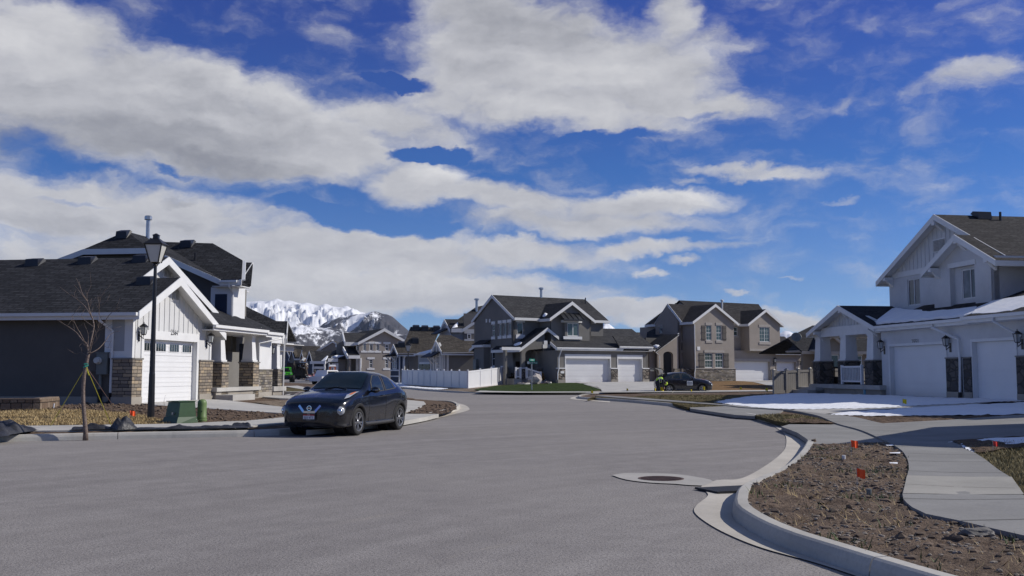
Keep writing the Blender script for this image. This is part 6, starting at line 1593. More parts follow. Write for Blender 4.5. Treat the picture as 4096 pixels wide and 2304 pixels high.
# snow-covered garage wing at its left (z2b sheet)
def UB(x, y, d=0): return fA2.uv(*z2b(x, y), d)
d_ = 1.5
ul, ur = UB(1295, 800, d_)[0], UB(1570, 800, d_)[0]; zt = UB(1430, 625, d_)[1]
wall(HA, fA2, rect((ul, UB(1720, 800, d_)[0], 0, zt)), d_, m_greyst, .3)
gd_ = pxr(fA2, *z2b(1372, 745), *z2b(1535, 950), d_-.05); MB().box(fA2, gd_[0], gd_[1], d_-.1, d_-.01, 0, gd_[3]).build('garage_door', m_door, HA.t)
HA.mb('roof', m_shblack).slab([fA2.p(UB(1260, 600, d_-.5)[0], d_-.5, zt+.1), fA2.p(UB(1720, 600, d_-.5)[0], d_-.5, zt+.1), fA2.p(UB(1600, 340, 6)[0], 6, UB(1600, 345, 6)[1]), fA2.p(UB(1380, 415, 6)[0], 6, UB(1380, 430, 6)[1])], .2)
HA.mb('fascia', m_trim).box(fA2, UB(1260, 600, d_-.5)[0], UB(1520, 600, d_-.5)[0], d_-.7, d_-.51, zt-.5, zt+.05)
sn = MB().slab([fA2.p(UB(1340, 600, d_-.4)[0], d_-.45, zt+.22), fA2.p(UB(1525, 600, d_-.4)[0], d_-.45, zt+.22), fA2.p(UB(1700, 525, 1.6)[0], 1.6, UB(1690, 530, 1.6)[1]), fA2.p(UB(1480, 530, 1.6)[0], 1.6, UB(1560, 530, 1.6)[1])], .12); sn.build('roof_snow', m_snow, HA.t)
HA.finish()

# --- generic far house: gable front towards the viewer plus a body behind it, all from sight lines
def far_house(label, y, ang, zc, ap, l, r, wallm, roofm, body=None, depth=9, zb=0.0, loc_px=None, tm=None, battm=None, eaves=.3, fas=.35, bodyroof=None):
    o = D(*zc(*ap), y); f = Fr(o.x, o.y, ang); H = House('house', label, f.p(0, 3, zb))
    U = lambda x, yy, d=0: f.uv(*zc(x, yy), d)
    a, b, c = U(*ap, -eaves), U(*l, -eaves), U(*r, -eaves)
    sl = .5*((a[1]-b[1])/max(.1, a[0]-b[0])+(a[1]-c[1])/max(.1, c[0]-a[0])); zf = lambda u: a[1]-.12-sl*abs(u-a[0])
    u0, u1 = b[0]+eaves, c[0]-eaves
    wall(H, f, [(u0, zb), (u1, zb), (u1, zf(u1)), (a[0], zf(a[0])), (u0, zf(u0))], 0, wallm, .25)
    gable_d(H, f, u0, u1, 0, depth, zf(u0), a[1]-.12, roofm, eaves, eaves, 0, a[0], ze1=zf(u1), gutter=False, fas=fas, tm=tm)
    wall(H, f.sub(u1, 0, math.pi/2), rect((.26, depth, zb, zf(u1)-.05)), 0, wallm, .2)
    wall(H, f.sub(u0, depth, -math.pi/2), rect((0, depth-.01, zb, zf(u0)-.05)), 0, wallm, .2)
    return H, f, U, zf, u0, u1, a
# --- brown-roofed slate-blue house by the far lamp (sheet z5)
def slope_roof(H, f, zc, eave_pt, slope, pts, rm, t=.12, normal=None):
    n = (f.n*slope+V((0, 0, 1))).normalized() if normal is None else normal
    W = [cut(*zc(x, y), eave_pt, n) for x, y in pts]; H.mb('roof', rm).slab(W, t); return W
yB = 122
o_ = D(*z5(130, 1150), yB); fB2 = Fr(o_.x, o_.y, R(8))
HB = House('house', 'slate-blue house with brown-grey roofs and a lattice bay beside the thin far street lamp', fB2.p(2, 4, .2))
def UBh(x, y, d=0): return fB2.uv(*z5(x, y), d)
def rake2(H, f, a, b, d, h_, m): H.mb('fascia', m).ext(f, [(a[0], a[1]-h_), (b[0], b[1]-h_), b, a], d-.06, d)
# front bay gable, seen from the left: wall facing the camera-right is the long side; gable end faces left
sd2 = fB2.sub(0, 9, -math.pi/2)
zeB = UBh(250, 860)[1]; wz = UBh(390, 960)[1]
wall(HB, fB2, rect((UBh(150, 900)[0], UBh(395, 900)[0], 0, zeB)), 0, m_greyst, .3)
MB().box(fB2, UBh(165, 1000)[0], UBh(195, 1000)[0], -.05, -.001, UBh(180, 1060)[1], UBh(180, 890)[1]).build('siding_inset', m_navy, HB.t)
HB.mb('corner_board', m_trim).box(fB2, UBh(146, 900)[0], UBh(164, 900)[0], -.06, -.001, .2, zeB-.2); HB.mb('corner_board', m_trim).box(fB2, UBh(196, 900)[0], UBh(208, 900)[0], -.06, -.001, .2, zeB-.2)
W = slope_roof(HB, fB2, z5, fB2.p(0, -.4, zeB+.1), .8, ((140, 862), (360, 862), (560, 800), (690, 512), (300, 506), (208, 722), (76, 728)), m_shbrown)
HB.mb('fascia', m_trim).box(fB2, UBh(138, 862, -.4)[0], UBh(360, 862, -.4)[0], -.5, -.41, zeB-.25, zeB+.08)
downspout(HB, [fB2.p(UBh(232, 875)[0], -.45, zeB), fB2.p(UBh(218, 900)[0], -.08, zeB-.5), fB2.p(UBh(218, 1000)[0], -.08, 0)], .09)
# its gable ends facing left: tall main and low bay
gl = fB2.sub(UBh(142, 900)[0], 0, R(-62))
def GLu(x, y, d=0): return gl.uv(*z5(x, y), d)
a, b = GLu(78, 728, -.3), GLu(18, 885, -.3); c = GLu(138, 868, -.3)
wall(HB, gl, [(GLu(42, 900)[0], 0), (GLu(140, 900)[0], 0), (GLu(140, 900)[0], c[1]), (a[0], a[1]-.3), (GLu(42, 900)[0], b[1]+.3)], 0, m_slate, .3)
rake2(HB, gl, b, a, -.3, .35, m_trim); rake2(HB, gl, (a[0]+.001, a[1]), c, -.3, .35, m_trim)
wq = pxr(gl, *z5(68, 885), *z5(118, 1055)); window(HB, gl, wq, 0, 'slide', gm=m_glassw, trim=None, cut=False, grid=(4, 4), fw=.12)
HB.mb('corner_board', m_trim).box(gl, GLu(40, 900)[0], GLu(148, 900)[0], -.06, -.001, GLu(90, 1075)[1], GLu(90, 1058)[1]); HB.mb('corner_board', m_trim).box(gl, GLu(40, 900)[0], GLu(148, 900)[0], -.06, -.001, GLu(90, 1150)[1], GLu(90, 1135)[1])
aw = MB().slab([gl.p(GLu(18, 880)[0], -.9, GLu(60, 880)[1]), gl.p(GLu(112, 880)[0], -.9, GLu(60, 880)[1]), gl.p(GLu(128, 850)[0], 0, GLu(60, 848)[1]), gl.p(GLu(45, 850)[0], 0, GLu(60, 848)[1])], .12); aw.build('awning', m_shblack, HB.t)
for x in (55, 118): MB().bar(gl.p(GLu(x, 960)[0], -.02, GLu(x, 965)[1]), gl.p(GLu(x, 890)[0], -.8, GLu(x, 893)[1]), .12, .12).build('awning_brace', m_trim, HB.t)
d2_ = 4.0
a, b, c = GLu(300, 505, d2_), GLu(206, 722, d2_), GLu(374, 662, d2_)
wall(HB, gl, [(GLu(225, 700, d2_+.3)[0], 1), (GLu(372, 700, d2_+.3)[0], 1), (GLu(372, 700, d2_+.3)[0], c[1]), (a[0], a[1]-.3), (GLu(225, 700, d2_+.3)[0], b[1]+.3)], d2_+.3, m_slate, .3)
rake2(HB, gl, b, a, d2_, .4, m_trim); rake2(HB, gl, (a[0]+.001, a[1]), c, d2_, .4, m_trim)
q = GLu(320, 640, d2_+.2); MB().box(gl, q[0]-.35, q[0]+.35, d2_+.15, d2_+.29, q[1]-.4, q[1]+.6).build('gable_vent', m_trim, HB.t)
for x, y in ((368, 525), (482, 530), (632, 533), (355, 688), (178, 738)):
    p = cut(*z5(x, y), fB2.p(0, -.4, zeB+.15), (fB2.n*.8+V((0, 0, 1))).normalized()); rvent(HB, p, fB2, 1.9, .8)
HB.finish()

# --- grey-boarded house between it and the corner house
yC = 113
o_ = D(*z5(760, 1050), yC); fC2 = Fr(o_.x, o_.y, R(14))
HC = House('house', 'grey house with white board gables, half hidden behind the white fence', fC2.p(0, 4, .3))
def UC(x, y, d=0): return fC2.uv(*z5(x, y), d)
zeC = UC(900, 845)[1]
wall(HC, fC2, rect((UC(790, 950)[0], UC(1200, 950)[0], 0, zeC)), 0, m_greyst, .3)
HC.mb('corner_board', m_trim).box(fC2, UC(722, 950)[0], UC(738, 950)[0], -.06, .2, 0, zeC); HC.mb('corner_board', m_trim).box(fC2, UC(764, 950)[0], UC(789, 950)[0], -.06, .2, 0, zeC)
MB().box(fC2, UC(739, 950)[0], UC(763, 950)[0], 0, .2, 0, zeC).build('wall', m_boardgrey, HC.t)
W = slope_roof(HC, fC2, z5, fC2.p(0, -.4, zeC+.1), .72, ((705, 842), (1190, 848), (1190, 690), (975, 684), (815, 612), (668, 612), (622, 684)), m_shbrown)
HC.mb('fascia', m_trim).box(fC2, UC(706, 842, -.4)[0], UC(1190, 845, -.4)[0], -.5, -.41, zeC-.25, zeC+.08)
gc = fC2.sub(UC(715, 900)[0], 0, R(-60))
def GC(x, y, d=0): return gc.uv(*z5(x, y), d)
a, b, c = GC(628, 680, -.3), GC(545, 868, -.3), GC(708, 842, -.3)
wall(HC, gc, [(GC(556, 900)[0], 0), (GC(712, 900)[0], 0), (GC(712, 900)[0], c[1]), (a[0], a[1]-.25), (GC(556, 900)[0], b[1]+.3)], 0, m_boardgrey, .3)
battens(HC, gc, GC(560, 900)[0], GC(708, 900)[0], 0, .5, lambda u: min(b[1]+.3+(u-b[0])*(a[1]-b[1])/(a[0]-b[0]), a[1]-.4-(u-a[0])*(a[1]-c[1])/(c[0]-a[0]))-.1, .5, m_trim, 'batten', .12, .05)
rake2(HC, gc, b, a, -.3, .35, m_trim); rake2(HC, gc, (a[0]+.001, a[1]), c, -.3, .35, m_trim)
wq = pxr(gc, *z5(618, 880), *z5(688, 1050)); window(HC, gc, wq, 0, 'slide', gm=m_glassw, cut=False, grid=(4, 4), fw=.12)
MB().slab([gc.p(GC(512, 893)[0], -1.0, GC(560, 893)[1]), gc.p(GC(642, 893)[0], -1.0, GC(560, 893)[1]), gc.p(GC(690, 822)[0], 0, GC(640, 822)[1]), gc.p(GC(570, 822)[0], 0, GC(640, 822)[1])], .12).build('awning', m_blackm, HC.t)
for x in (590, 650): MB().bar(gc.p(GC(x, 960)[0], -.02, GC(x, 985)[1]), gc.p(GC(x, 900)[0], -.85, GC(x, 908)[1]), .12, .12).build('awning_brace', m_trim, HC.t)
# garage set back between the two
dg = 3.0
wall(HC, gc, rect((GC(395, 900, dg)[0], GC(560, 900, dg)[0], 0, GC(470, 862, dg)[1])), dg, m_boardgrey, .3)
gq = pxr(gc, *z5(417, 960), *z5(548, 1060), dg); MB().box(gc, gq[0], gq[1], dg-.08, dg-.001, 0, gq[3]).build('garage_door', m_trim, HC.t)
for i in range(3): u = gq[0]+(gq[1]-gq[0])*(i+.5)/3; MB().box(gc, u-.38, u+.38, dg-.12, dg-.081, gq[3]-.95, gq[3]-.25).build('window', m_glass, HC.t)
HC.mb('fascia', m_trim).box(gc, GC(345, 862, dg-.4)[0], GC(548, 862, dg-.4)[0], dg-.5, dg-.41, GC(470, 872, dg)[1], GC(470, 850, dg)[1])
MB().slab([cut(*z5(x, y), gc.p(GC(450, 855, dg-.4)[0], dg-.4, GC(450, 852, dg-.4)[1]), (gc.n*.6+V((0, 0, 1))).normalized()) for x, y in ((372, 850), (548, 848), (568, 795), (430, 832))], .1).build('roof_snow', m_snow, HC.t)
# upper storey with its own gable, and the taller rear roof
du = 4.0
wall(HC, fC2, rect((UC(985, 600, du)[0], UC(1190, 600, du)[0], 2, UC(1080, 530, du)[1]+1.8)), du, m_beigest, .3)
wq = pxr(fC2, *z5(1026, 596), *z5(1076, 662), du); window(HC, fC2, wq, du, 'plain', gm=m_glass, trim=(.5, .45, .35), cut=False, grid=(2, 2), fw=.1)
ev = UC(960, 535, du-.4)
W = slope_roof(HC, fC2, z5, fC2.p(ev[0], du-.4, ev[1]), .85, ((822, 540), (970, 536), (1185, 385), (1290, 220), (1140, 250), (908, 408), (738, 408)), m_shgrey)
rake2(HC, fC2, UC(965, 535, du-.45), UC(1190, 382, du-.45), du-.45, .4, m_trim)
HC.mb('fascia', m_trim).box(fC2, UC(822, 545, du-.4)[0], UC(965, 540, du-.4)[0], du-.5, du-.41, ev[1]-.4, ev[1]+.05)
MB().box(fC2, UC(822, 600, du+.2)[0], UC(984, 600, du+.2)[0], du+.2, du+.5, 2, ev[1]).build('wall', m_boardgrey, HC.t)
gu = fC2.sub(UC(820, 560, du)[0], du, R(-60))
def GU(x, y, d=0): return gu.uv(*z5(x, y), d)
a, b, c = GU(735, 408, -.2), GU(665, 570, -.2), GU(808, 545, -.2)
wall(HC, gu, [(GU(672, 600)[0], 2), (GU(815, 600)[0], 2), (GU(815, 600)[0], c[1]), (a[0], a[1]-.25), (GU(672, 600)[0], b[1]+.3)], 0, m_boardgrey, .3)
rake2(HC, gu, b, a, -.2, .35, m_trim); rake2(HC, gu, (a[0]+.001, a[1]), c, -.2, .35, m_trim)
MB().slab([gu.p(GU(642, 597)[0], -1.0, GU(700, 597)[1]), gu.p(GU(715, 597)[0], -1.0, GU(700, 597)[1]), gu.p(GU(785, 525)[0], 0, GU(740, 525)[1]), gu.p(GU(690, 530)[0], 0, GU(740, 525)[1])], .12).build('awning', m_blackm, HC.t)
blob_snow([cut(*z5(x, y), fC2.p(ev[0], du-.4, ev[1]), (fC2.n*.85+V((0, 0, 1))).normalized())+V((0, 0, .05)) for x, y in ((828, 528), (905, 455), (912, 480), (895, 495), (905, 515))], HC, .12)
p = cut(*z5(1148, 300), fC2.p(ev[0], du-.4, ev[1]), (fC2.n*.85+V((0, 0, 1))).normalized()); pipe(HC, p, .16, 1.3, m_metal, True)
HC.finish()

# --- cluster at the far end of the street (sheet z2b)
def cluster(label, y, ang, ap, l, r, wm, rm, roof_pts, extra=None, slope=.8):
    H, f, U, zf, u0, u1, a = far_house(label, y, ang, z2b, ap, l, r, wm, rm, depth=1.2, eaves=.3, fas=.4)
    sf = f.sub(u1, 0, math.pi/2.6)
    if roof_pts:
        # slope of the long side, facing the camera
        e = cut(*z2b(*roof_pts[0]), f.p(u1, -.2, 0), f.n); n = (V((.12, -.99, 0))*slope+V((0, 0, 1))).normalized()
        W = [cut(*z2b(x, yy), e, n) for x, yy in roof_pts]; H.mb('roof', rm).slab(W, .15)
        a0, a1 = W[0], W[1]; dn = V((.12, .99, 0))
        H.mb('fascia', m_trim).bar(a0-V((0, 0, .2)), a1-V((0, 0, .2)), .2, .35)
        mb = H.mb('wall', wm); lo = [a0+dn*.5, a1+dn*.5]
        mb.hexa([V((lo[0].x, lo[0].y, 0)), V((lo[1].x, lo[1].y, 0)), V((lo[1].x, lo[1].y, 0))+dn*4, V((lo[0].x, lo[0].y, 0))+dn*4] + [V((lo[0].x, lo[0].y, a0.z-.3)), V((lo[1].x, lo[1].y, a1.z-.3)), V((lo[1].x, lo[1].y, a1.z-.3))+dn*4, V((lo[0].x, lo[0].y, a0.z-.3))+dn*4])
    return H, f, U, zf, u0, u1, a
H, *_q = cluster('navy-sided bungalow with a grey roof behind the debris pile, far up the street', 205, R(-30), (772, 412), (690, 690), (852, 680), m_slate, m_shgrey, ((850, 688), (1250, 690), (1285, 590), (1380, 425), (775, 418)))
f, U = _q[0], _q[1]
for x0, x1 in ((865, 888), (1160, 1190)): MB().box(f.sub(0, -1, R(30)), *[f.sub(0, -1, R(30)).uv(*z2b(x, 850))[0] for x in (x0, x1)], -.4, .2, 0, f.sub(0, -1, R(30)).uv(*z2b(900, 710))[1]).build('porch_post', m_trim, H.t)
fq = f.sub(0, -1, R(30)); q0 = fq.uv(*z2b(800, 712)); q1 = fq.uv(*z2b(1205, 690)); MB().box(fq, q0[0], q1[0], -.5, .3, q1[1]-.55, q1[1]).build('porch_beam', m_trim, H.t)
r0 = fq.uv(*z2b(850, 895)); MB().box(fq, r0[0], q1[0], -.1, .1, r0[1], r0[1]+.5).build('railing', m_trim, H.t)
MB().slab([fq.p(fq.uv(*z2b(x, y), d)[0], d, fq.uv(*z2b(x, y), d)[1]) for x, y, d in ((1088, 680, 0), (1200, 655, 0), (1262, 545, 1.5), (1235, 550, 1.5))], .2).build('roof_snow', m_snow, H.t)
H.finish()
H, *_q = cluster('brown-roofed grey gable house just left of the navy bungalow, far up the street', 225, R(-30), (572, 430), (515, 620), (622, 615), m_beigest, m_shbrown, ((620, 608), (740, 608), (1060, 295), (575, 285)))
H.finish()
H, *_q = cluster('small grey gable house with a weathered brown roof above the debris trailer', 228, R(-30), (308, 365), (222, 635), (375, 622), m_greyst, m_shbrown, ((378, 620), (510, 620), (570, 375), (310, 358)))
H.finish()
H, *_q = cluster('dark blue-grey house at the left end of the far row, over the jeep', 235, R(-30), (120, 250), (60, 470), (290, 360), m_slate, m_shblack, ((85, 630), (240, 628), (285, 460), (85, 455)))
H.finish()
H, *_q = cluster('house with a broad brown hip roof rising behind the far row', 290, R(-20), (1390, 152), (1060, 420), (1600, 240), m_beigest, m_shbrown, ((1070, 412), (1590, 420), (1595, 260), (1395, 150), (1330, 150)), slope=.6)
H.finish()
H, *_q = cluster('dark ridge of a house peeping over the far row, left of the brown roofs', 300, R(-20), (300, 285), (200, 420), (600, 400), m_slate, m_shblack, ((285, 400), (640, 400), (620, 290), (290, 288)), slope=.6)
H.finish()
# roof tips between the corner house and the taupe house
o_ = D(2560, 1340, 135); fT = Fr(o_.x, o_.y, R(15)); HT = House('house', 'brown-roofed house almost hidden between the corner house and the taupe house', fT.p(0, 3, .4))
z_ = fT.uv(2590, 1326)[1]
gable_u(HT, fT, -3, 12, 0, 10, z_-3.2, z_, m_shbrown, oh=.5, ohf=.4, gutter=False)
HT.mb('wall', m_tanst).box(fT, -2.8, 11.8, .2, 9.8, 0, z_-3.3); HT.finish()

# ------------------------------------------------------------------ snowy mountains to the left of centre
def m_mtn(name, forest, s_=1.0, bias=0.0):
    m_, t, b = mat(name); P = obc(t); x, y, z = t.sep(P)
    q = t.comb(t.m('MULTIPLY', x, .004*s_), t.m('MULTIPLY', y, .0012*s_), t.m('MULTIPLY', z, .0022*s_))
    n1 = t.noise(q, 1.0, 8, .68, .6); n2 = t.noise(t.vm('MULTIPLY', P, (.020*s_, .004, .011*s_)), 1.0, 6, .75)
    n3 = t.noise(t.vm('MULTIPLY', P, (.0016, .0006, .0028)), 1.0, 4, .55)
    k = t.m('ADD', t.m('ADD', t.m('MULTIPLY', n1, .55), t.m('MULTIPLY', n2, .42)), t.m('MULTIPLY', n3, .5))
    k = t.m('SUBTRACT', k, t.m('MULTIPLY', t.m('DIVIDE', z, 800), .22))
    msk = t.sstep(k, .735-forest+bias, .80-forest+bias)
    c = t.mix(msk, (.78, .79, .82), t.mix(n2, (.035, .045, .065), (.095, .085, .085)))
    fin(t, b, c, .95, None, .1); return m_
def ridge(name, prof, dist, depth, forest, rough, seed, x0, x1, step=5, back=.5, bias=0.0):
    from bisect import bisect
    xs = [p[0] for p in prof]
    def pr(x):
        i = min(max(bisect(xs, x)-1, 0), len(prof)-2); t = (x-xs[i])/(xs[i+1]-xs[i]); t = max(0, min(1, t)); return prof[i][1]*(1-t)+prof[i+1][1]*t
    mb = MB(); nr = 34; cols = int((x1-x0)/step)+1
    for i in range(cols):
        px = x0+i*step; az_ = (px-2048)/FPX
        hr = max(2.0, (1490-pr(px))/FPX*dist)
        for j in range(nr+8):
            t = j/nr
            r = dist-depth*(1-t) if t <= 1 else dist+depth*back*(t-1)*4
            X, Y = az_*r, r
            if t <= 1:
                f = t**1.25; nz = (mnoise.ridged_multi_fractal(V((X/420+seed, Y/700, seed)), .8, 2.2, 8, 1.0, 2.0)-1.0)*.62+mnoise.fractal(V((X/110, Y/240, seed)), .9, 2.1, 4)*.16
                h_ = hr*f + rough*hr*nz*t*(1-t)*1.9 + rough*hr*.05*mnoise.noise(V((X/90, seed, 0)))*t
            else: h_ = hr*max(0, 1-(t-1)*4.2)
            mb.v.append(V((X, Y, max(h_, -2.0) if j else -2.0)))
    n = nr+8
    for i in range(cols-1):
        for j in range(n-1): a = i*n+j; mb.f.append((a, a+n, a+n+1, a+1))
    return setting(name, mb, m_mtn(name+'_cover', forest, 1.0, bias), smooth=True)
def zz(x, y): return (1050+x/3.22, 1150+y/3.22)
ridge('mountain', [(500, 1290), (700, 1240), (900, 1210), zz(0, 182), zz(60, 178), zz(180, 166), zz(280, 180), zz(370, 186), zz(450, 198), zz(580, 206), zz(700, 218), zz(850, 224), zz(960, 236), zz(1080, 242), zz(1140, 262), zz(1200, 270), zz(1260, 310), zz(1400, 370), (1600, 1330), (1800, 1400), (2200, 1470)], 10500, 4200, .04, .75, 1.3, 480, 2300, 4)
ridge('mountain', [(1180, 1400), (1240, 1345), (1290, 1300), zz(890, 400), zz(1000, 382), zz(1100, 368), zz(1240, 345), zz(1330, 318), zz(1380, 307), zz(1460, 318), zz(1560, 336), zz(1600, 342), zz(1660, 370), zz(1700, 402), zz(1750, 442), zz(1820, 500), zz(1880, 552), (1680, 1358), (1760, 1400), (1900, 1465)], 8300, 2600, .19, .8, 4.1, 1170, 1960, 3.5)
ridge('hills', [(600, 1330), (900, 1300), zz(330, 442), zz(430, 430), zz(550, 472), zz(640, 500), zz(800, 525), zz(870, 512), zz(930, 527), zz(1020, 545), zz(1130, 575), zz(1250, 620), (1490, 1365), zz(1600, 600), zz(1740, 588), zz(1850, 600), (1680, 1345), (1800, 1375), (2100, 1440), (2400, 1475)], 6200, 2600, .11, .8, 7.7, 560, 2420, 4)
ridge('mountain', [(2330, 1400), (2400, 1315), (2418, 1290), (2440, 1298), (2470, 1322), (2540, 1365), (2640, 1410), (3000, 1410), (3080, 1368), (3115, 1334), (3140, 1324), (3160, 1326), (3190, 1342), (3240, 1368), (3400, 1420), (3700, 1450)], 14000, 4000, .06, .6, 9.9, 2300, 3800, 6)

# ------------------------------------------------------------------ thin mountain air
hz = MB().box(Fr(0, 0, 0), -8500, 8500, -500, 15500, -1.06, 900)
m_haze = bpy.data.materials.new('haze_air'); m_haze.use_nodes = True; hn = m_haze.node_tree; hn.nodes.clear()
ho = hn.nodes.new('ShaderNodeOutputMaterial'); hv = hn.nodes.new('ShaderNodeVolumePrincipled'); hv.inputs['Color'].default_value = (.62, .74, .95, 1); hv.inputs['Density'].default_value = 1.5e-5
hn.links.new(hv.outputs[0], ho.inputs['Volume'])
hz_o = hz.build('haze', m_haze); hz_o['kind'] = 'stuff'

# ------------------------------------------------------------------ fences
def fence(name, label, pts, hs, npan, m, cat='fence', loc=None, skew=None):
    """vinyl privacy fence: pts = post-line corners (world, on the ground), hs = heights, npan panels per run"""
    t = thing(name, label, cat, pts[0])
    for k in range(len(pts)-1):
        a, b = pts[k], pts[k+1]; n = npan[k]
        f = Fr(a.x, a.y, math.atan2(b.y-a.y, b.x-a.x)); L = (b-a).xy.length
        for i in range(n):
            u0, u1 = L*i/n, L*(i+1)/n
            zb = [a.z+(b.z-a.z)*j/n for j in (i, i+1)]; zt = [zb[0]+hs[k]+(hs[k+1]-hs[k])*i/n, zb[1]+hs[k]+(hs[k+1]-hs[k])*(i+1)/n]
            mb = MB()
            def slabq(ua, ub, d0, d1, o0, o1):
                def zz_(u, o, tp): q = (u-u0)/(u1-u0); return (zt[0]*(1-q)+zt[1]*q if tp else zb[0]*(1-q)+zb[1]*q)+o
                mb.hexa([f.p(ua, d0, zz_(ua, o0[0], o0[1])), f.p(ub, d0, zz_(ub, o0[0], o0[1])), f.p(ub, d1, zz_(ub, o0[0], o0[1])), f.p(ua, d1, zz_(ua, o0[0], o0[1])),
                         f.p(ua, d0, zz_(ua, o1[0], o1[1])), f.p(ub, d0, zz_(ub, o1[0], o1[1])), f.p(ub, d1, zz_(ub, o1[0], o1[1])), f.p(ua, d1, zz_(ua, o1[0], o1[1]))])
            nb = 6
            for j in range(nb):
                s_ = (u1-u0)/nb; slabq(u0+s_*j+.004, u0+s_*(j+1)-.004, -.02, .02, (.12, False), (-.14, True))
            slabq(u0, u1, -.045, .045, (-.14, True), (-.01, True)); slabq(u0, u1, -.045, .045, (-.05, False), (.12, False))
            mb.build('panel', m, t)
        for i in range(n + (k == len(pts)-2)):
            u = L*i/n; z = a.z+(b.z-a.z)*i/n; h_ = hs[k]+(hs[k+1]-hs[k])*i/n; mb = MB().box(f, u-.065, u+.065, -.065, .065, z-.1, z+h_+.05)
            mb.hexa([f.p(u+x, y, z+h_+.05) for x, y in ((-.085, -.085), (.085, -.085), (.085, .085), (-.085, .085))]+[f.p(u+x, y, z+h_+.12) for x, y in ((-.03, -.03), (.03, -.03), (.03, .03), (-.03, .03))])
            mb.build('post', m, t)
    return t
def gpt(px, py, y): return D(px, py, y)
pA, pC, pB = gpt(1609, 1536, 112), gpt(1871, 1554, 84), gpt(2043, 1531, 99.5)
hA, hC, hB = D(1609, 1480, 112).z-pA.z, D(1871, 1484, 84).z-pC.z, D(2043, 1464, 99.5).z-pB.z
pD = gpt(1880, 1520, 118); hD = D(1880, 1476, 118).z-pD.z
fence('fence', 'white vinyl privacy fence round the corner of the grey house and its green lawn', [pD, pA, pC, pB], [hD, hA, hC, hB], [4, 10, 4], m_vinyl)
pE, pF = gpt(3097, 1571, 56), gpt(3290, 1568, 57.5)
fence('fence', 'tan vinyl fence running up to the steps of the white porch', [pE, pF, pF+V((6, 3, .1))], [D(3097, 1484, 56).z-pE.z, D(3290, 1475, 57.5).z-pF.z, 1.4], [4, 3], m_vinyltan)
# ------------------------------------------------------------------ street lamps
def street_lamp(loc, label, H_, base_r, top_r, s_, lean=V((0, 0, 0))):
    t = thing('street_lamp', label, 'street lamp', loc, 'black post-top street lamps'); z0 = loc.z
    zl = z0+H_-.95*s_
    P = lambda z: V((loc.x, loc.y, z))+lean*((z-z0)/H_)
    n = 8
    MB().tube([P(z0-.2), P(z0+.02), P(z0+1.2), P(z0+1.25), P(zl)], [base_r*1.25, base_r*1.2, base_r, base_r*.92, top_r], 12).build('post', m_black, t, smooth=False)
    c = P(zl); lan = MB()
    lan.lathe(c, [(top_r*1.1, -.02), (top_r*1.6, .0), (top_r*1.2, .05*s_), (.10*s_, .07*s_), (.13*s_, .09*s_)], 12)
    A = lambda w_, z: [c+V((x*w_, y*w_, z)) for x, y in ((-1, -1), (1, -1), (1, 1), (-1, 1))]
    for sx, sy in ((-1, -1), (1, -1), (1, 1), (-1, 1)): lan.bar(c+V((sx*.125*s_, sy*.125*s_, .09*s_)), c+V((sx*.245*s_, sy*.245*s_, .60*s_)), .03*s_, .03*s_, (1, 0, 0))
    lan.hexa(A(.27*s_, .60*s_)+A(.28*s_, .625*s_)); lan.hexa(A(.28*s_, .625*s_)+A(.09*s_, .80*s_)); lan.hexa(A(.075*s_, .80*s_)+A(.075*s_, .89*s_)); lan.hexa(A(.10*s_, .89*s_)+A(.02*s_, .95*s_))
    lo = lan.build('lantern', m_black, t)
    MB().hexa(A(.12*s_, .10*s_)+A(.235*s_, .595*s_)).build('lantern_glass', m_plain('milky_lamp_glass', (.55, .54, .50), .35, .04, 2) if 'milky_lamp_glass' not in MATS else MATS['milky_lamp_glass'], lo)
    return t
lb = GH(603, 1673, HL); tp = D(621, 934, lb.y); tz = tp.z
street_lamp(lb, 'tall black street lamp in front of the white garage door of number 2564', tz-lb.z, .082, .043, .95)
l2 = D(1632, 1500, 110); t2 = D(1633, 1366, 110); l2.z = .2
street_lamp(l2, 'thin black street lamp far up the street in front of the brown-roofed slate-blue house', t2.z-l2.z, .09, .05, 1.25)

# ------------------------------------------------------------------ utility boxes on the left verge
def lawnbox(px, py): return GH(px, py, HL)
c = GH(722, 1688, HL); ft = Fr(c.x, c.y, R(-38))
tb = thing('transformer_box', 'squat green metal transformer box on the bare soil beside the lamp post', 'utility box', c)
m_gbox = m_plain('green_box_paint', (.03, .072, .03), .45, .15, 5, .05); m_gped = m_plain('pale_green_plastic', (.13, .20, .065), .5, .08, 5)
k = .52
MB().hexa([ft.p(-.30, -.26, c.z+.14), ft.p(.30, -.26, c.z+.14), ft.p(.30, .26, c.z+.14), ft.p(-.30, .26, c.z+.14), ft.p(-.27, -.2, c.z+k), ft.p(.27, -.2, c.z+k), ft.p(.27, .24, c.z+k+.01), ft.p(-.27, .24, c.z+k+.01)]).build('cabinet', m_gbox, tb)
MB().hexa([ft.p(-.36, -.36, c.z-.05), ft.p(.36, -.36, c.z-.05), ft.p(.34, .32, c.z-.05), ft.p(-.34, .32, c.z-.05), ft.p(-.31, -.28, c.z+.138), ft.p(.31, -.28, c.z+.138), ft.p(.31, .27, c.z+.138), ft.p(-.31, .27, c.z+.138)]).build('base_skirt', m_gbox, tb)
MB().box(ft, -.29, .29, -.25, .255, c.z+k+.011, c.z+k+.03).build('lid', m_gbox, tb); MB().box(ft, .05, .09, -.30, -.245, c.z+.2, c.z+.26).build('latch', m_metal, tb)
c = GH(807, 1684, HL)
pd = thing('cable_pedestal', 'pale green domed cable pedestal standing beside the transformer box', 'utility post', c)
MB().lathe(c, [(.125, -.05), (.125, .12), (.118, .13), (.118, .46), (.112, .52), (.08, .56), (.02, .575)], 20).build('housing', m_gped, pd, smooth=True)
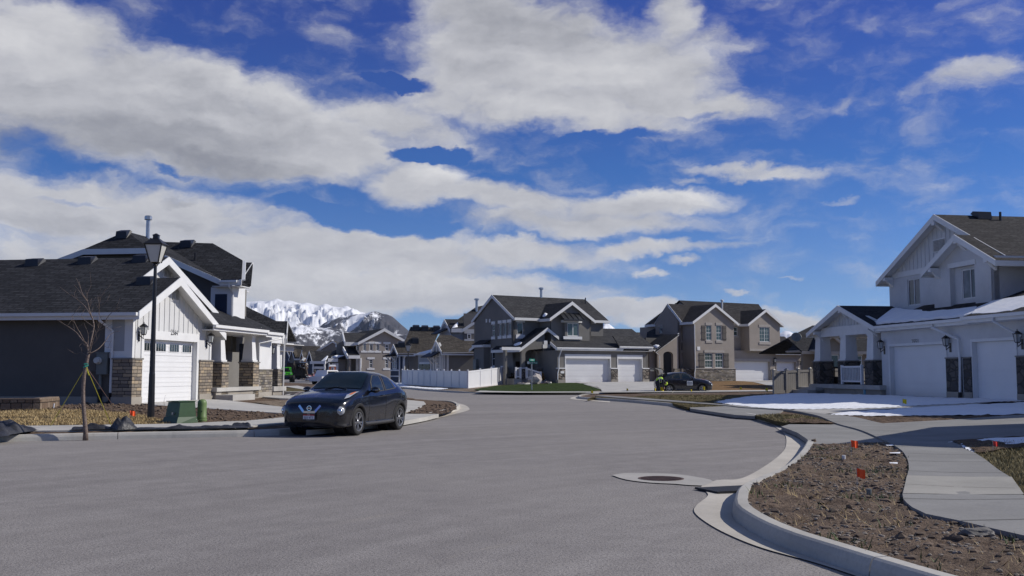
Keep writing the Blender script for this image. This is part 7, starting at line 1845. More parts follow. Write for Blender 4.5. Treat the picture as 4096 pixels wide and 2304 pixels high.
MB().lathe(c, [(.135, -.05), (.135, .04), (.127, .05)], 20).build('base_ring', m_gped, pd)
MB().cube(c+V((.03, -.125, .26)), .02, .02, .03).build('lock', m_black, pd)
# ------------------------------------------------------------------ block planter, fabric, stub pipe
c = GH(160, 1641, HL); pr_ = GH(-420, 1641, HL)
m_block = m_ledge('tan_concrete_block', [(.26, .19, .13), (.18, .125, .085), (.30, .23, .165), (.21, .15, .105)], .30, .205, (.03, .025, .02))
pf = Fr(c.x, c.y, R(172)); fq = Fr(pr_.x, pr_.y, math.atan2(c.y-pr_.y, c.x-pr_.x)); Lp = (c-pr_).xy.length
pt_ = thing('planter', 'low tan block planter wall on the straw lawn at the left edge', 'planter', c)
zt = D(160, 1593, c.y).z
pw_ = MB()
pw_.box(fq, 0, Lp, 0, .28, c.z-.15, zt-.04); pw_.box(fq, Lp-.28, Lp-.001, .281, 2.2, c.z-.15, zt-.04)
pw_.build('block_wall', m_block, pt_)
MB().box(fq, 0, Lp-.02, -.015, .29, zt-.039, zt).box(fq, Lp-.29, Lp-.02, .295, 2.2, zt-.039, zt).build('coping', m_plain('block_coping', (.20, .15, .11), .85, .2, 5), pt_)
MB().box(fq, 0, Lp-.3, .30, 2.2, c.z-.1, zt-.1).build('planter_soil', m_dirt, pt_)
c = GH(212, 1637, HL); st = MB().tube([c-V((0, 0, .1)), c+V((.03, 0, .17))], .022, 8).build('stub_pipe', m_vinyl, None, org=c); tag(st, 'short white plastic pipe stub sticking up from the soil by the planter', 'pipe')
m_fabric, t_, b_ = mat('black_landscape_fabric'); P_ = obc(t_)
fin(t_, b_, t_.mix(t_.ramp(t_.noise(P_, 3, 5), [(.35, 0), (.7, 1)]), (.018, .018, .021), (.045, .045, .05)), .5, t_.bump(t_.noise(P_, 14, 4, .6), .6, .03), .5)
def fabric(label, p0, p1, wid, hgt, seed, n=(26, 14)):
    a, b = GH(*p0, HL), GH(*p1, HL); c = (a+b)/2; f = Fr(a.x, a.y, math.atan2(b.y-a.y, b.x-a.x)); L = (b-a).xy.length; mb = MB()
    nu, nv = n
    for i in range(nu+1):
        for j in range(nv+1):
            u = L*i/nu; d = wid*(j/nv-.5); e = math.sin(math.pi*i/nu)**.5*math.sin(math.pi*j/nv)**.7 if 0 < i < nu and 0 < j < nv else 0
            nz = mnoise.fractal(V((u*2.6+seed, d*3.4, seed)), 1, 2.1, 4); r_ = abs(mnoise.noise(V((u*3.5+seed*2, d*5, 1.3))))
            z = a.z+(b.z-a.z)*i/nu+.025+hgt*e*(.55+.55*nz+.5*r_)
            mb.v.append(f.p(u+.12*mnoise.noise(V((u*2, d*3, seed+5))), d+.10*mnoise.noise(V((u*2.2, d*2, seed+8))), z))
    for i in range(nu):
        for j in range(nv): q = i*(nv+1)+j; mb.f.append((q, q+nv+1, q+nv+2, q+1))
    o = mb.build('landscape_fabric', m_fabric, None, smooth=True, org=c); tag(o, label, 'ground cloth', 'black landscape fabric on the verge')
fabric('crumpled black fabric heaped at the left edge over the kerb', (-95, 1752), (72, 1722), 1.0, .32, 1.0)
fabric('flat rag of black fabric at the foot of the bare young tree', (285, 1722), (455, 1718), .4, .14, 2.0)
fabric('rounded black bundle of fabric just right of the bare young tree', (448, 1722), (536, 1718), .5, .34, 3.0)
fabric('long flattened strip of black fabric on the verge left of the parked car', (540, 1720), (1010, 1713), .42, .09, 4.0, (60, 12))
fabric('upturned corner of black fabric near the front of the parked car', (930, 1708), (1000, 1709), .35, .2, 5.0)
# ------------------------------------------------------------------ marker flags
m_org = m_plain('orange_flag_plastic', (.95, .10, .012), .55, .05, 8); m_yel = m_plain('yellow_flag_plastic', (.80, .62, .01), .55, .05, 8); m_redf = m_plain('red_flag_plastic', (.75, .045, .03), .55, .05, 8)
def flag_mesh(m, w_, h_, pole, name='marker_flag'):
    t = thing(name, '', 'marker flag', V((0, 0, 0)))
    MB().tube([V((0, 0, -.05)), V((.006, 0, pole*.6)), V((0, 0, pole))], .0035, 5).build('wire', m_metal, t, org=V((0, 0, 0)))
    mb = MB(); n = 6
    for i in range(n+1):
        x = w_*i/n; y = .018*math.sin(i*1.5); mb.v += [V((x, y, pole-h_+.012*math.sin(i))), V((x, y*.6+.004, pole-.02*i/n))]
    for i in range(n): q = 2*i; mb.f.append((q, q+2, q+3, q+1))
    mb.build('pennant', m, t, org=V((0, 0, 0))); return t
fo = flag_mesh(m_org, .13, .13, .30); fy = flag_mesh(m_yel, .12, .15, .34); fr_ = flag_mesh(m_redf, .12, .10, .2)
used = set()
def put_flag(proto, loc, label, group, rz=0, s_=1.0):
    if proto.name not in used:
        used.add(proto.name); o = proto; o.location = loc; o.rotation_euler = (0, 0, rz); o.scale = (s_,)*3; o['label'] = label
    else: o = copy_thing(proto, loc, label, rz, s_)
    o['group'] = group; return o
GO, GY = 'orange marker flags', 'yellow marker flags'
put_flag(fo, GH(518, 1692, HL), 'orange marker flag in the straw lawn left of the lamp post', GO, .4, 1.05)
put_flag(fo, GH(3405, 1831, HR), 'farther orange marker flag in the gravelly soil by the kerb', GO, .1, .95)
put_flag(fo, GH(3428, 1960, HR), 'nearer orange marker flag in the gravelly soil, folded and tilted', GO, -.9, .85)
put_flag(fr_, GH(3972, 1806, HR), 'small red marker flag low in the snow-specked soil at the right edge', 'red marker flags', .2, .9)
for px, py, H_, lb_, s_ in ((2364, 1586, HR, 'yellow marker flag at the tip of the corner walk', 1.0), (2506, 1574, HF, 'yellow marker flag at the foot of the grey house driveway', 1.0), (2617, 1577, HR, 'yellow marker flag behind the back bumper of the dark car', 1.1),
                         (2642, 1578, HR, 'yellow marker flag at the feet of the bending worker', 1.3), (2762, 1576.5, HR, 'yellow marker flag under the middle of the dark car', .9), (2811, 1579, HR, 'yellow marker flag by the front wheel of the dark car', 1.3),
                         (2959, 1574, HR, 'yellow marker flag on the lawn edge left of the tan fence', 1.0), (3062, 1575, HR, 'yellow marker flag just beside the tan fence end', 1.1), (3611, 1639, HR, 'yellow marker flag on the snow in front of the white garage door', 1.1)):
    put_flag(fy, GH(px, py, H_), lb_, GY, random.uniform(-.6, .8), s_)
# ------------------------------------------------------------------ street name sign
b = D(2127, 1560, 76); b.z = .2
sg = thing('street_sign', 'green street-name sign on a grey pole in the green lawn', 'street sign', b)
zt = D(2127, 1450, 76).z
MB().tube([b-V((0, 0, .2)), V((b.x, b.y, zt+.05))], .045, 8).build('pole', m_metal, sg)
m_sgn = m_plain('sign_green', (.005, .16, .11), .4, .03, 3); m_sgw = m_plain('sign_white', (.75, .76, .74), .4, .03, 3)
def blade(c, ang, w_, h_, txt, white):
    f = Fr(c.x, c.y, ang); o = MB().box(f, -w_/2, w_/2, -.012, .012, c.z, c.z+h_).build('name_plate', m_sgn, sg)
    L_ = MB(); text_mb(L_, f, txt, (.09 if white else 0), c.z+h_*.2, -.014, h_*.78, .004, sx=.8); L_.build('lettering', m_sgw, o)
    if white: MB().box(f, -w_/2-.001, -w_/2+w_*.22, -.018, -.0125, c.z+.01, c.z+h_-.005).build('block_number', m_sgw, o)
zb_ = D(2127, 1456, 76).z; blade(V((b.x+.05, b.y-.06, zb_)), R(6), .80, .20, '2540 West', True)
zc_ = D(2127, 1446, 76).z; blade(V((b.x+.02, b.y-.06, zb_+.215)), R(58), .80, .18, 'W 200 N', False)
# ------------------------------------------------------------------ drain grate, manhole, collar
mg = [(2448, 1904), (2495, 1896), (2580, 1895), (2700, 1900), (2790, 1912), (2850, 1927), (2805, 1946), (2700, 1939), (2600, 1934), (2505, 1922)]
setting('gutter', sheet(spline([G(*q) for q in mg+mg[:1]], .15)[:-1], lambda x, y: 0.0, .0135, .4), m_conc('collar_concrete', (.42, .40, .37)))
cm = (G(2550, 1917)+G(2738, 1919))/2; r_ = (G(2738, 1919)-G(2550, 1917)).length/2*.98
mh = MB(); mh.lathe(V((cm.x, cm.y, .0)), [(r_, .006), (r_, .018), (r_*.93, .0185), (r_*.92, .016), (r_*.9, .016)], 40)
m_rust = m_plain('rusty_cast_iron', (.10, .062, .052), .75, .3, 9, .3, metal=.2)
o = mh.build('manhole_cover', m_rust, None, org=V((cm.x, cm.y, .006))); tag(o, 'round rusty manhole cover in its concrete collar in the road', 'manhole cover')
st_ = MB()
for i in range(-6, 7):
    y = i*r_*.14; x = math.sqrt(max(0, (.88*r_)**2-y*y)); st_.cube((cm.x, cm.y+y, .019), 2*x, r_*.06, .006)
st_.build('raised_bars', m_rust, o, org=V((cm.x, cm.y, .006)))
ga, gb, gc_, gd = G(2872, 1968), G(2926, 1943), G(3000, 1957), G(2960, 1985)
cg_ = (ga+gb+gc_+gd)/4; dg = thing('drain_grate', 'iron drain grate in the gutter at the kerb inlet', 'drain grate', V((cg_.x, cg_.y, .012)))
e1, e2 = (gc_-gb+gd-ga)/2, (gb-ga+gc_-gd)/2
f_ = Fr(cg_.x, cg_.y, math.atan2(e1.y, e1.x)); W_, Dp = e1.xy.length, e2.xy.length
MB().box(f_, -W_/2-.05, W_/2+.05, -Dp/2-.05, Dp/2+.05, .013, .016).build('pit', m_plain('drain_dark', (.006, .006, .006), .9), dg)
bars = MB(); nb = 12
for i in range(nb+1): u = -W_/2+W_*i/nb; bars.box(f_, u-.016, u+.016, -Dp/2, Dp/2, .0165, .034)
bars.box(f_, -W_/2-.04, W_/2+.04, -Dp/2-.04, -Dp/2-.001, .0165, .036); bars.box(f_, -W_/2-.04, W_/2+.04, Dp/2+.001, Dp/2+.04, .0165, .036)
bars.build('bars', m_plain('cast_iron', (.03, .03, .032), .6, .2, 8, metal=.3), dg)
m_teal = m_plain('teal_filter_cloth', (.01, .075, .06), .8, .3, 8)
def rag(label, pts, seed):
    W = [G(x, y, .03) for x, y in pts]; c = sum(W, V())/len(W); mb = MB(); n = len(W); mb.v = [c+V((0, 0, .06))]
    for r__, h_ in ((.55, .05), (1, 0)):
        for i, p in enumerate(W): mb.v.append(c.lerp(p, r__)+V((mnoise.noise(p*9+V((seed, 0, 0)))*.05, mnoise.noise(p*8+V((0, seed, 0)))*.05, h_+abs(mnoise.noise(p*11))*.05)))
    for i in range(n): j = (i+1) % n; mb.f += [(0, 1+i, 1+j), (1+i, 1+n+i, 1+n+j, 1+j)]
    o = mb.build('filter_cloth', m_teal, None, org=c); tag(o, label, 'cloth', 'teal filter cloth at the drain')
rag('teal filter cloth spilling over the kerb inlet behind the drain grate', [(3010, 1948), (3040, 1930), (3080, 1922), (3105, 1918), (3085, 1926), (3055, 1938), (3030, 1950)], 1)
rag('teal filter cloth bunched at the right end of the drain grate', [(2955, 1984), (2970, 1968), (2998, 1956), (3000, 1966), (2978, 1982)], 2)
# sprinkler stub in the gravelly soil
for px, py, lb_ in ((3476, 1974, 'grey capped pipe stub in the soil beside the nearer orange flag'), (3375, 1834, 'pale pipe stub in the soil beside the farther orange flag')):
    c = GH(px, py, HR); o = MB().lathe(c, [(.03, -.05), (.03, .05), (.022, .052)], 12).build('pipe_stub', m_greymetal if px > 3400 else m_vinyl, None, org=c); tag(o, lb_, 'pipe', 'pipe stubs in the gravelly soil')
# ------------------------------------------------------------------ rock bed and shrubs before the corner house
def bedpt(px, py): return GH(px, py, HF)
ring = [bedpt(x, y) for x, y in ((2052, 1534), (2085, 1539), (2120, 1541), (2160, 1540), (2195, 1536.5), (2205, 1533), (2150, 1530), (2080, 1529))]
setting('soil', sheet(ring, HF, .06, .6, .03, 2, .05, .1), m_soil('river_rock', (.20, .16, .145), (.33, .28, .26), (.10, .085, .08), 1.4))
rk = MB(); rnd = random.Random(3); cx_ = sum(ring, V())/len(ring)
for i in range(170):
    k = rnd.randrange(len(ring)); p = cx_.lerp(ring[k].lerp(ring[(k+1) % len(ring)], rnd.random()), rnd.random()**.5)
    rk.rock(V((p.x, p.y, HF(p.x, p.y)+.09)), rnd.uniform(.08, .20), 1, (1, 1, .7), .2, i)
m_river = m_plain('river_stones', (.27, .22, .205), .8, .5, 1.2)
o = rk.build('gravel', m_river, smooth=True); o['kind'] = 'stuff'
eb = spline(ring[:6], .4); setting('kerb', MB().tube([V((p.x, p.y, HF(p.x, p.y)+.07)) for p in eb], .10, 6), m_concs)
c = bedpt(2141, 1538); o = MB().rock(c+V((0, 0, .42)), .62, 2, (1.0, .8, .85), .25, 4).build('boulder', m_plain('pale_boulder', (.42, .38, .35), .85, .2, 2, .4), None, org=c); tag(o, 'pale round boulder in the rock bed beside the sign pole', 'boulder')
def leafy(name, label, cat, c, rx, rz, n, cols, seed, lf=.10, group=None):
    t = thing(name, label, cat, c, group); r_ = random.Random(seed); mb = MB(); st = MB()
    for i in range(7):
        a = i*.9; st.tube([c, c+V((math.cos(a)*rx*.3, math.sin(a)*rx*.3, rz*.8)), c+V((math.cos(a)*rx*.6, math.sin(a)*rx*.6, rz*1.4))], [.03, .018, .006], 5)
    for i in range(n):
        while True:
            p = V((r_.uniform(-1, 1), r_.uniform(-1, 1), r_.uniform(-1, 1)))
            if .2 < p.length < 1: break
        p *= .75+.5*mnoise.noise(p*2.3+V((seed, 0, 0))); q = c+V((p.x*rx, p.y*rx, rz+p.z*rz)); a = V((r_.uniform(-1, 1), r_.uniform(-1, 1), r_.uniform(-1, 1))).normalized(); b_ = a.cross(V((r_.random(), r_.random(), .3))).normalized()
        k = lf*r_.uniform(.6, 1.3); mb.add([q-a*k*.5, q+b_*k*.45, q+a*k, q-b_*k*.45], [(0, 1, 2, 3)])
    mb.build('foliage', m_plain(name+'_leaf_%d' % seed, cols, .7, .4, 1.6), t); st.build('stem', m_plain('shrub_stem_%d' % seed, (.08, .05, .035), .8), t)
for i, (px, py, lb_, rx, rz, col) in enumerate(((2062, 1536, 'dark bronze shrub at the end of the white fence', .75, .55, (.045, .035, .018)), (2093, 1534, 'reddish bare shrub left of the white handrail', .7, .6, (.085, .04, .022)), (2166, 1534.5, 'small golden rounded shrub right of the steps of the grey house', .36, .5, (.20, .11, .02)))):
    leafy('shrub', lb_, 'shrub', bedpt(px, py), rx, rz, 420, col, i+2, .13, 'shrubs in the rock bed')
pot = bedpt(2008, 1536); o = MB().lathe(pot, [(.55, 0), (.65, .12), (.5, .3), (.2, .38)], 14).build('black_bag', m_fabric, None, org=pot, smooth=True); tag(o, 'low dark mound of cloth at the foot of the white fence', 'ground cloth')
# flower pot on the white porch
pz = fR.p(RU(392, 1180, .8)[0], .8, zdk_R) if 'zdk_R' in globals() else None
fp = thing('flower_pot', 'dark empty flower pot on the white porch between the stone posts', 'flower pot', pz)
MB().lathe(pz, [(.15, 0), (.24, .33), (.27, .34), (.27, .40), (.24, .40), (.22, .34)], 16).build('pot', m_plain('dark_pot', (.02, .013, .01), .6), fp); MB().lathe(pz, [(.02, .33), (.21, .345), (.0, .36)], 12).build('potting_soil', m_dirt, fp)
c = fR.p(RU(578, 1250, -.6)[0], -.6, ZR); o = MB().tube([c, c+V((0, 0, .25))], .06, 10).build('blue_bottle', m_plain('pale_blue_plastic', (.16, .35, .45), .4), None, org=c); tag(o, 'pale blue bottle standing against the white porch base', 'bottle')
# ------------------------------------------------------------------ bare young tree with guy ropes
def zt8(x, y): return 200+x/2.336, 1120+y/2.336
tb_ = GH(343, 1735, HL); TY = tb_.y
tr = thing('young_tree', 'bare young tree tied with yellow ropes on the verge at left', 'tree', tb_)
m_bark, t_, b_ = mat('young_bark'); P_ = obc(t_)
fin(t_, b_, t_.mix(t_.ramp(t_.noise(t_.vm('MULTIPLY', P_, (1, 1, 2.5)), 18, 4), [(.35, 0), (.7, 1)]), (.105, .075, .06), (.24, .19, .165)), .8, t_.bump(t_.noise(P_, 60, 3), .4, .005), .3)
def tp_(x, y, k=0.0): q = D(*zt8(x, y), TY); q2 = D(*zt8(x, y), TY+k*max(0, (700-y)/250)); return q2
tk = MB(); pts = [tb_-V((0, 0, .15))]+[tp_(x, y) for x, y in ((333, 1420), (322, 1300), (311, 1150), (309, 1020), (318, 890), (338, 790), (352, 720), (362, 676))]
tk.tube(pts, [.062, .052, .045, .042, .041, .041, .040, .037, .034], 10); tk.build('trunk', m_bark, tr, smooth=True)
BR = [(((360, 690), (345, 600), (300, 560), (245, 490), (160, 430), (60, 370)), .017, .5), (((352, 640), (290, 510), (255, 450), (205, 340)), .014, -.6), (((362, 690), (385, 560), (410, 440), (400, 370), (370, 290), (350, 200), (300, 120), (270, 15)), .021, .1),
      (((395, 360), (330, 250), (240, 170), (175, 130)), .010, .3), (((345, 195), (260, 85), (225, 45)), .008, -.2), (((368, 690), (400, 560), (440, 480), (510, 390), (560, 320), (648, 255)), .017, -.4), (((366, 690), (450, 645), (510, 580), (560, 510), (600, 485), (650, 480)), .014, .6),
      (((440, 480), (460, 380), (455, 180)), .009, -.2), (((460, 260), (475, 160), (520, 85)), .006, -.3), (((350, 200), (345, 140), (385, 50)), .006, .2), (((370, 240), (430, 160)), .005, .0), (((480, 240), (545, 185)), .005, -.3), (((410, 440), (330, 380), (290, 330)), .008, .2),
      (((360, 640), (355, 500), (335, 450)), .008, -.1), (((360, 500), (400, 475)), .005, 0), (((350, 720), (300, 680), (235, 690)), .006, .3), (((355, 640), (300, 590), (270, 630)), .005, .5), (((400, 600), (440, 560), (460, 510)), .006, -.5), (((430, 490), (500, 450), (580, 450)), .007, -.3), (((495, 615), (545, 632), (580, 628)), .004, .5), (((235, 170), (225, 110)), .004, .3), (((255, 450), (305, 410)), .004, -.4), (((510, 580), (580, 570)), .004, .6), (((245, 490), (205, 455), (180, 440)), .004, .5)]
br = MB(); rb = random.Random(5)
for pl_, r0, k in BR:
    W = spline([tp_(x, y, k) for x, y in pl_], .06); n = len(W); br.tube(W, [max(.0028, r0*(1-.78*i/max(1, n-1))) for i in range(n)], 6)
    for i in range(2, n, 2):
        if rb.random() < .62:
            d_ = (W[min(i+1, n-1)]-W[i-1]).normalized(); o_ = V((rb.uniform(-1, 1), rb.uniform(-1, 1), rb.uniform(.1, 1))).normalized(); q = (d_*.7+o_*.8).normalized(); L_ = rb.uniform(.08, .32)
            br.tube([W[i], W[i]+q*L_*.5+V((0, 0, .01)), W[i]+q*L_+V((0, 0, .04*rb.random()))], [.0034, .0028, .0018], 4)
br.build('branches', m_bark, tr, smooth=True)
kn = tp_(338, 808); m_rope = m_plain('yellow_rope', (.42, .38, .03), .7, .25, 30); m_ropep = m_plain('faded_pink_rope', (.24, .15, .14), .8, .2, 30)
MB().tube([kn+V((-.05, -.02, -.02)), kn+V((0, -.05, 0)), kn+V((.05, -.02, .02)), kn+V((.02, .05, .03)), kn+V((-.04, .03, .04)), kn+V((-.02, -.05, .05)), kn+V((.05, -.03, .06))], .016, 6).build('tie', m_plain('teal_tie', (.03, .30, .22), .6, .1, 9), tr)
for e_, m_ in ((GH(197, 1704, HL), m_rope), (GH(455, 1716, HL), m_rope), (GH(452, 1616, HL), m_ropep)):
    mid = (kn+e_)/2-V((0, 0, .03)); MB().tube([kn, mid, e_-V((0, 0, .05))], .0085, 5).build('guy_rope', m_, tr)
MB().tube([kn+V((.03, -.04, -.02)), kn+V((.06, -.06, -.14)), kn+V((.09, -.05, -.2)), kn+V((.06, -.06, -.1))], .010, 5).build('rope_end', m_rope, tr)
# thin sapling stick by the lamp
c = GH(655, 1672, HL); o = MB().tube([c, c+V((.02, 0, .2)), c+V((-.01, 0, .45)), c+V((.03, 0, .62))], [.006, .005, .004, .002], 5).build('twig', m_bark, None, org=c); tag(o, 'thin bare twig standing in the soil right of the lamp post', 'twig')

# ------------------------------------------------------------------ cars
def m_paint(name, col, dirt):
    m_, t, b = mat(name); P = t.new('ShaderNodeTexCoord').outputs['Object']; x, y, z = t.sep(P)
    low = t.m('MULTIPLY', t.sstep(z, .85, .25), t.ramp(t.noise(t.vm('MULTIPLY', P, (1.5, 1.5, 3)), 2.2, 6, .7), [(.35, 0), (.75, 1)]))
    c = t.mix(t.m('MULTIPLY', low, .75), col, dirt)
    fin(t, b, c, t.m('ADD', .16, t.m('MULTIPLY', low, .5)), None, .5, 0, .6); b.inputs['Coat Roughness'].default_value = .06; return m_
m_carblack = m_paint('black_car_paint', (.0045, .005, .008), (.045, .043, .045))
m_cargrey = m_paint('charcoal_car_paint', (.013, .014, .02), (.06, .058, .055))
m_carglass = m_plain('car_glass', (.010, .016, .016), .05, .2, 1.2, spec=.9)
m_cartrim = m_plain('car_black_plastic', (.022, .022, .024), .6, .15, 6)
m_chrome = m_plain('chrome', (.62, .63, .66), .12, .03, 5, metal=1.0)
m_lens = m_plain('headlight_lens', (.42, .44, .47), .12, .25, 14, spec=.9); m_amber = m_plain('amber_lens', (.75, .20, .02), .2, .1, 9); m_redlens = m_plain('red_lens', (.30, .01, .01), .2, .1, 9)
m_seat = m_plain('car_seat', (.02, .02, .022), .8)
def cr1(P, t):
    n = len(P)-1; i = min(int(t), n-1); f = t-i
    p0, p1, p2, p3 = P[max(i-1, 0)], P[i], P[i+1], P[min(i+2, n)]
    return .5*((2*p1)+(p2-p0)*f+(2*p0-5*p1+4*p2-p3)*f*f+(3*p1-p0-3*p2+p3)*f**3)
class Loft:
    """car skin: stations along the length, each a half ring from the sill to the centre of the roof"""
    def __init__(s, st, xm): s.st = st; s.xm = xm; s.X = [a for a, _ in st]
    def tx(s, x):
        X = s.X
        for i in range(len(X)-1):
            if x <= X[i+1] or i == len(X)-2: return i+(x-X[i])/(X[i+1]-X[i])
    def at(s, x, r, off=0.0, side=1):
        t = max(0, min(len(s.X)-1, s.tx(x))); ring = []
        m_ = len(s.st[0][1])
        for k in range(m_):
            ring.append(V((cr1([q[1][k][0] for q in s.st], t), cr1([q[1][k][1] for q in s.st], t), 0)))
        p = V((cr1([a.x for a in ring], r), cr1([a.y for a in ring], r), 0))
        if off:
            a = V((cr1([q.x for q in ring], min(m_-1, r+.05)), cr1([q.y for q in ring], min(m_-1, r+.05)), 0)); b = V((cr1([q.x for q in ring], max(0, r-.05)), cr1([q.y for q in ring], max(0, r-.05)), 0))
            d = (a-b).normalized(); p = p+V((d.y, -d.x, 0))*off
        return V((s.xm-x, side*p.x, p.y))
    def body(s, nx=70, nr=48):
        mb = MB(); x0, x1 = s.X[0], s.X[-1]; m_ = len(s.st[0][1])-1; rows = []
        for i in range(nx+1):
            x = x0+(x1-x0)*i/nx; half = [s.at(x, m_*j/nr) for j in range(nr+1)]; half[-1].y = 0
            ring = [V((p.x, p.y, p.z)) for p in half]+[V((p.x, -p.y, p.z)) for p in reversed(half[:-1])]
            k = len(mb.v); mb.v += ring; rows.append((k, len(ring)))
        for i in range(nx):
            a, n = rows[i]; b, _ = rows[i+1]
            for j in range(n): q = (a+j, a+(j+1) % n, b+(j+1) % n, b+j); mb.f.append(q)
        a, n = rows[0]; mb.f.append(tuple(a+j for j in reversed(range(n)))); a, n = rows[-1]; mb.f.append(tuple(a+j for j in range(n)))
        return mb
    def patch(s, pts, off, side=1, sub=6):
        """polygon on the skin given as (x, ring parameter) corners, filled as a fan of conforming quads"""
        mb = MB(); n = len(pts); cx = sum(p[0] for p in pts)/n; cr_ = sum(p[1] for p in pts)/n; dens = []
        for i in range(n):
            a, b = pts[i], pts[(i+1) % n]
            for j in range(sub): dens.append((a[0]+(b[0]-a[0])*j/sub, a[1]+(b[1]-a[1])*j/sub))
        N = len(dens); L = 5
        mb.v.append(s.at(cx, cr_, off, side))
        for l in range(1, L+1):
            for x, r in dens: mb.v.append(s.at(cx+(x-cx)*l/L, cr_+(r-cr_)*l/L, off, side))
        for i in range(N):
            j = (i+1) % N; mb.f.append((0, 1+i, 1+j))
            for l in range(L-1): a = 1+l*N; mb.f.append((a+i, a+N+i, a+N+j, a+j))
        return mb
O0 = V((0, 0, 0))
def wheel(parent, x, y, rad, wid, spokes, style, col=None):
    sg = 1 if y > 0 else -1
    Mw = Matrix.Translation(V((x, y, rad))) @ Matrix.Rotation(R(-90)*sg, 4, 'X')
    w = bpy.data.objects.new('wheel', None); scene.collection.objects.link(w); w.parent = parent; w.empty_display_size = .1
    h_ = wid/2; ri = rad*.70
    MB().lathe(None, [(ri*.96, -h_*.9), (ri, -h_), (rad*.93, -h_), (rad*.985, -h_*.8), (rad, -h_*.45), (rad, h_*.45), (rad*.985, h_*.8), (rad*.93, h_), (ri*1.03, h_), (ri, h_*.9), (ri*.97, h_*.4)], 40, Mw).build('tyre', m_rubber, w, smooth=True, org=O0)
    MB().lathe(None, [(ri*.5, -.02), (ri*.97, -.02), (ri*.97, h_*.25), (ri*.3, h_*.22)], 32, Mw).build('wheel_disc', m_alloyd, w, org=O0)
    rm = MB(); rm.lathe(None, [(ri*.90, h_*.35), (ri*.90, h_*.92), (ri*.93, h_*1.0), (ri*1.0, h_*1.0), (ri*1.01, h_*.8), (ri*.99, h_*.3)], 40, Mw)
    rm.lathe(None, [(ri*.22, h_*.3), (ri*.22, h_*.78), (ri*.16, h_*.86), (.01, h_*.88)], 20, Mw)
    for i in range(spokes):
        a0 = 2*math.pi*i/spokes+.3
        for da in ((-.16, .16) if style == 'twin' else (-.10, .30)):
            a = a0+da*.55; b = a0+da*1.25
            p, q = V((math.cos(a)*ri*.18, math.sin(a)*ri*.18, h_*.74)), V((math.cos(b)*ri*.93, math.sin(b)*ri*.93, h_*.90))
            d = (q-p).normalized(); sd = d.cross(V((0, 0, 1))).normalized(); k0, k1 = ri*.062, ri*.088
            c8 = [p-sd*k0-V((0, 0, .03)), p+sd*k0-V((0, 0, .03)), q+sd*k1-V((0, 0, .04)), q-sd*k1-V((0, 0, .04)), p-sd*k0, p+sd*k0, q+sd*k1, q-sd*k1]
            rm.hexa([Mw @ v for v in c8])
    rm.build('rim', col or m_alloy, w, smooth=False, org=O0)
    return w
def arch_trim(parent, L, xa, rad, r_in, r_out, side, m, a0=-12, a1=192):
    """black flare following the skin round a wheel opening"""
    mb = MB(); n = 26
    for i in range(n+1):
        a = R(a0+(a1-a0)*i/n)
        for rr in (r_in, r_out):
            xx, zz_ = xa+math.cos(a)*rr, rad+math.sin(a)*rr
            lo, hi = 0.0, 5.0
            for _ in range(22):
                md = (lo+hi)/2
                if L.at(xx, md).z < zz_: lo = md
                else: hi = md
            p = L.at(xx, lo, .012 if rr == r_in else .004, side); mb.v.append(V((p.x, p.y, max(zz_, .2))))
        p = mb.v[-2]; mb.v.append(V((p.x, p.y-side*.09, p.z)))
    for i in range(n):
        a = 3*i; mb.f += [(a, a+1, a+4, a+3), (a+2, a, a+3, a+5)]
    return mb.build('wheel_arch_trim', m, parent, smooth=True, org=O0)
def finish_body(L, mb, axles, rad, track, m, parent):
    """skin with real wheel openings"""
    me = mb.mesh('body', m, O0, True); ob = bpy.data.objects.new('body', me); scene.collection.objects.link(ob)
    cut_ = []
    for xa in axles:
        for sg in (1, -1):
            Mw = Matrix.Translation(V((L.xm-xa, sg*(track/2+.05), rad+.01))) @ Matrix.Rotation(R(90), 4, 'X')
            c = bpy.data.objects.new('cutter', MB().lathe(None, [(rad+.055, -.24), (rad+.055, .24)], 36, Mw).mesh('cutter', m)); scene.collection.objects.link(c); cut_.append(c)
            bm_ = ob.modifiers.new('b', 'BOOLEAN'); bm_.operation = 'DIFFERENCE'; bm_.solver = 'EXACT'; bm_.object = c
    bpy.context.view_layer.update(); dg_ = bpy.context.evaluated_depsgraph_get()
    new = bpy.data.meshes.new_from_object(ob.evaluated_get(dg_)); ob.modifiers.clear(); ob.data = new; new.name = 'body'
    for c in cut_: bpy.data.objects.remove(c)
    ob.parent = parent; return ob

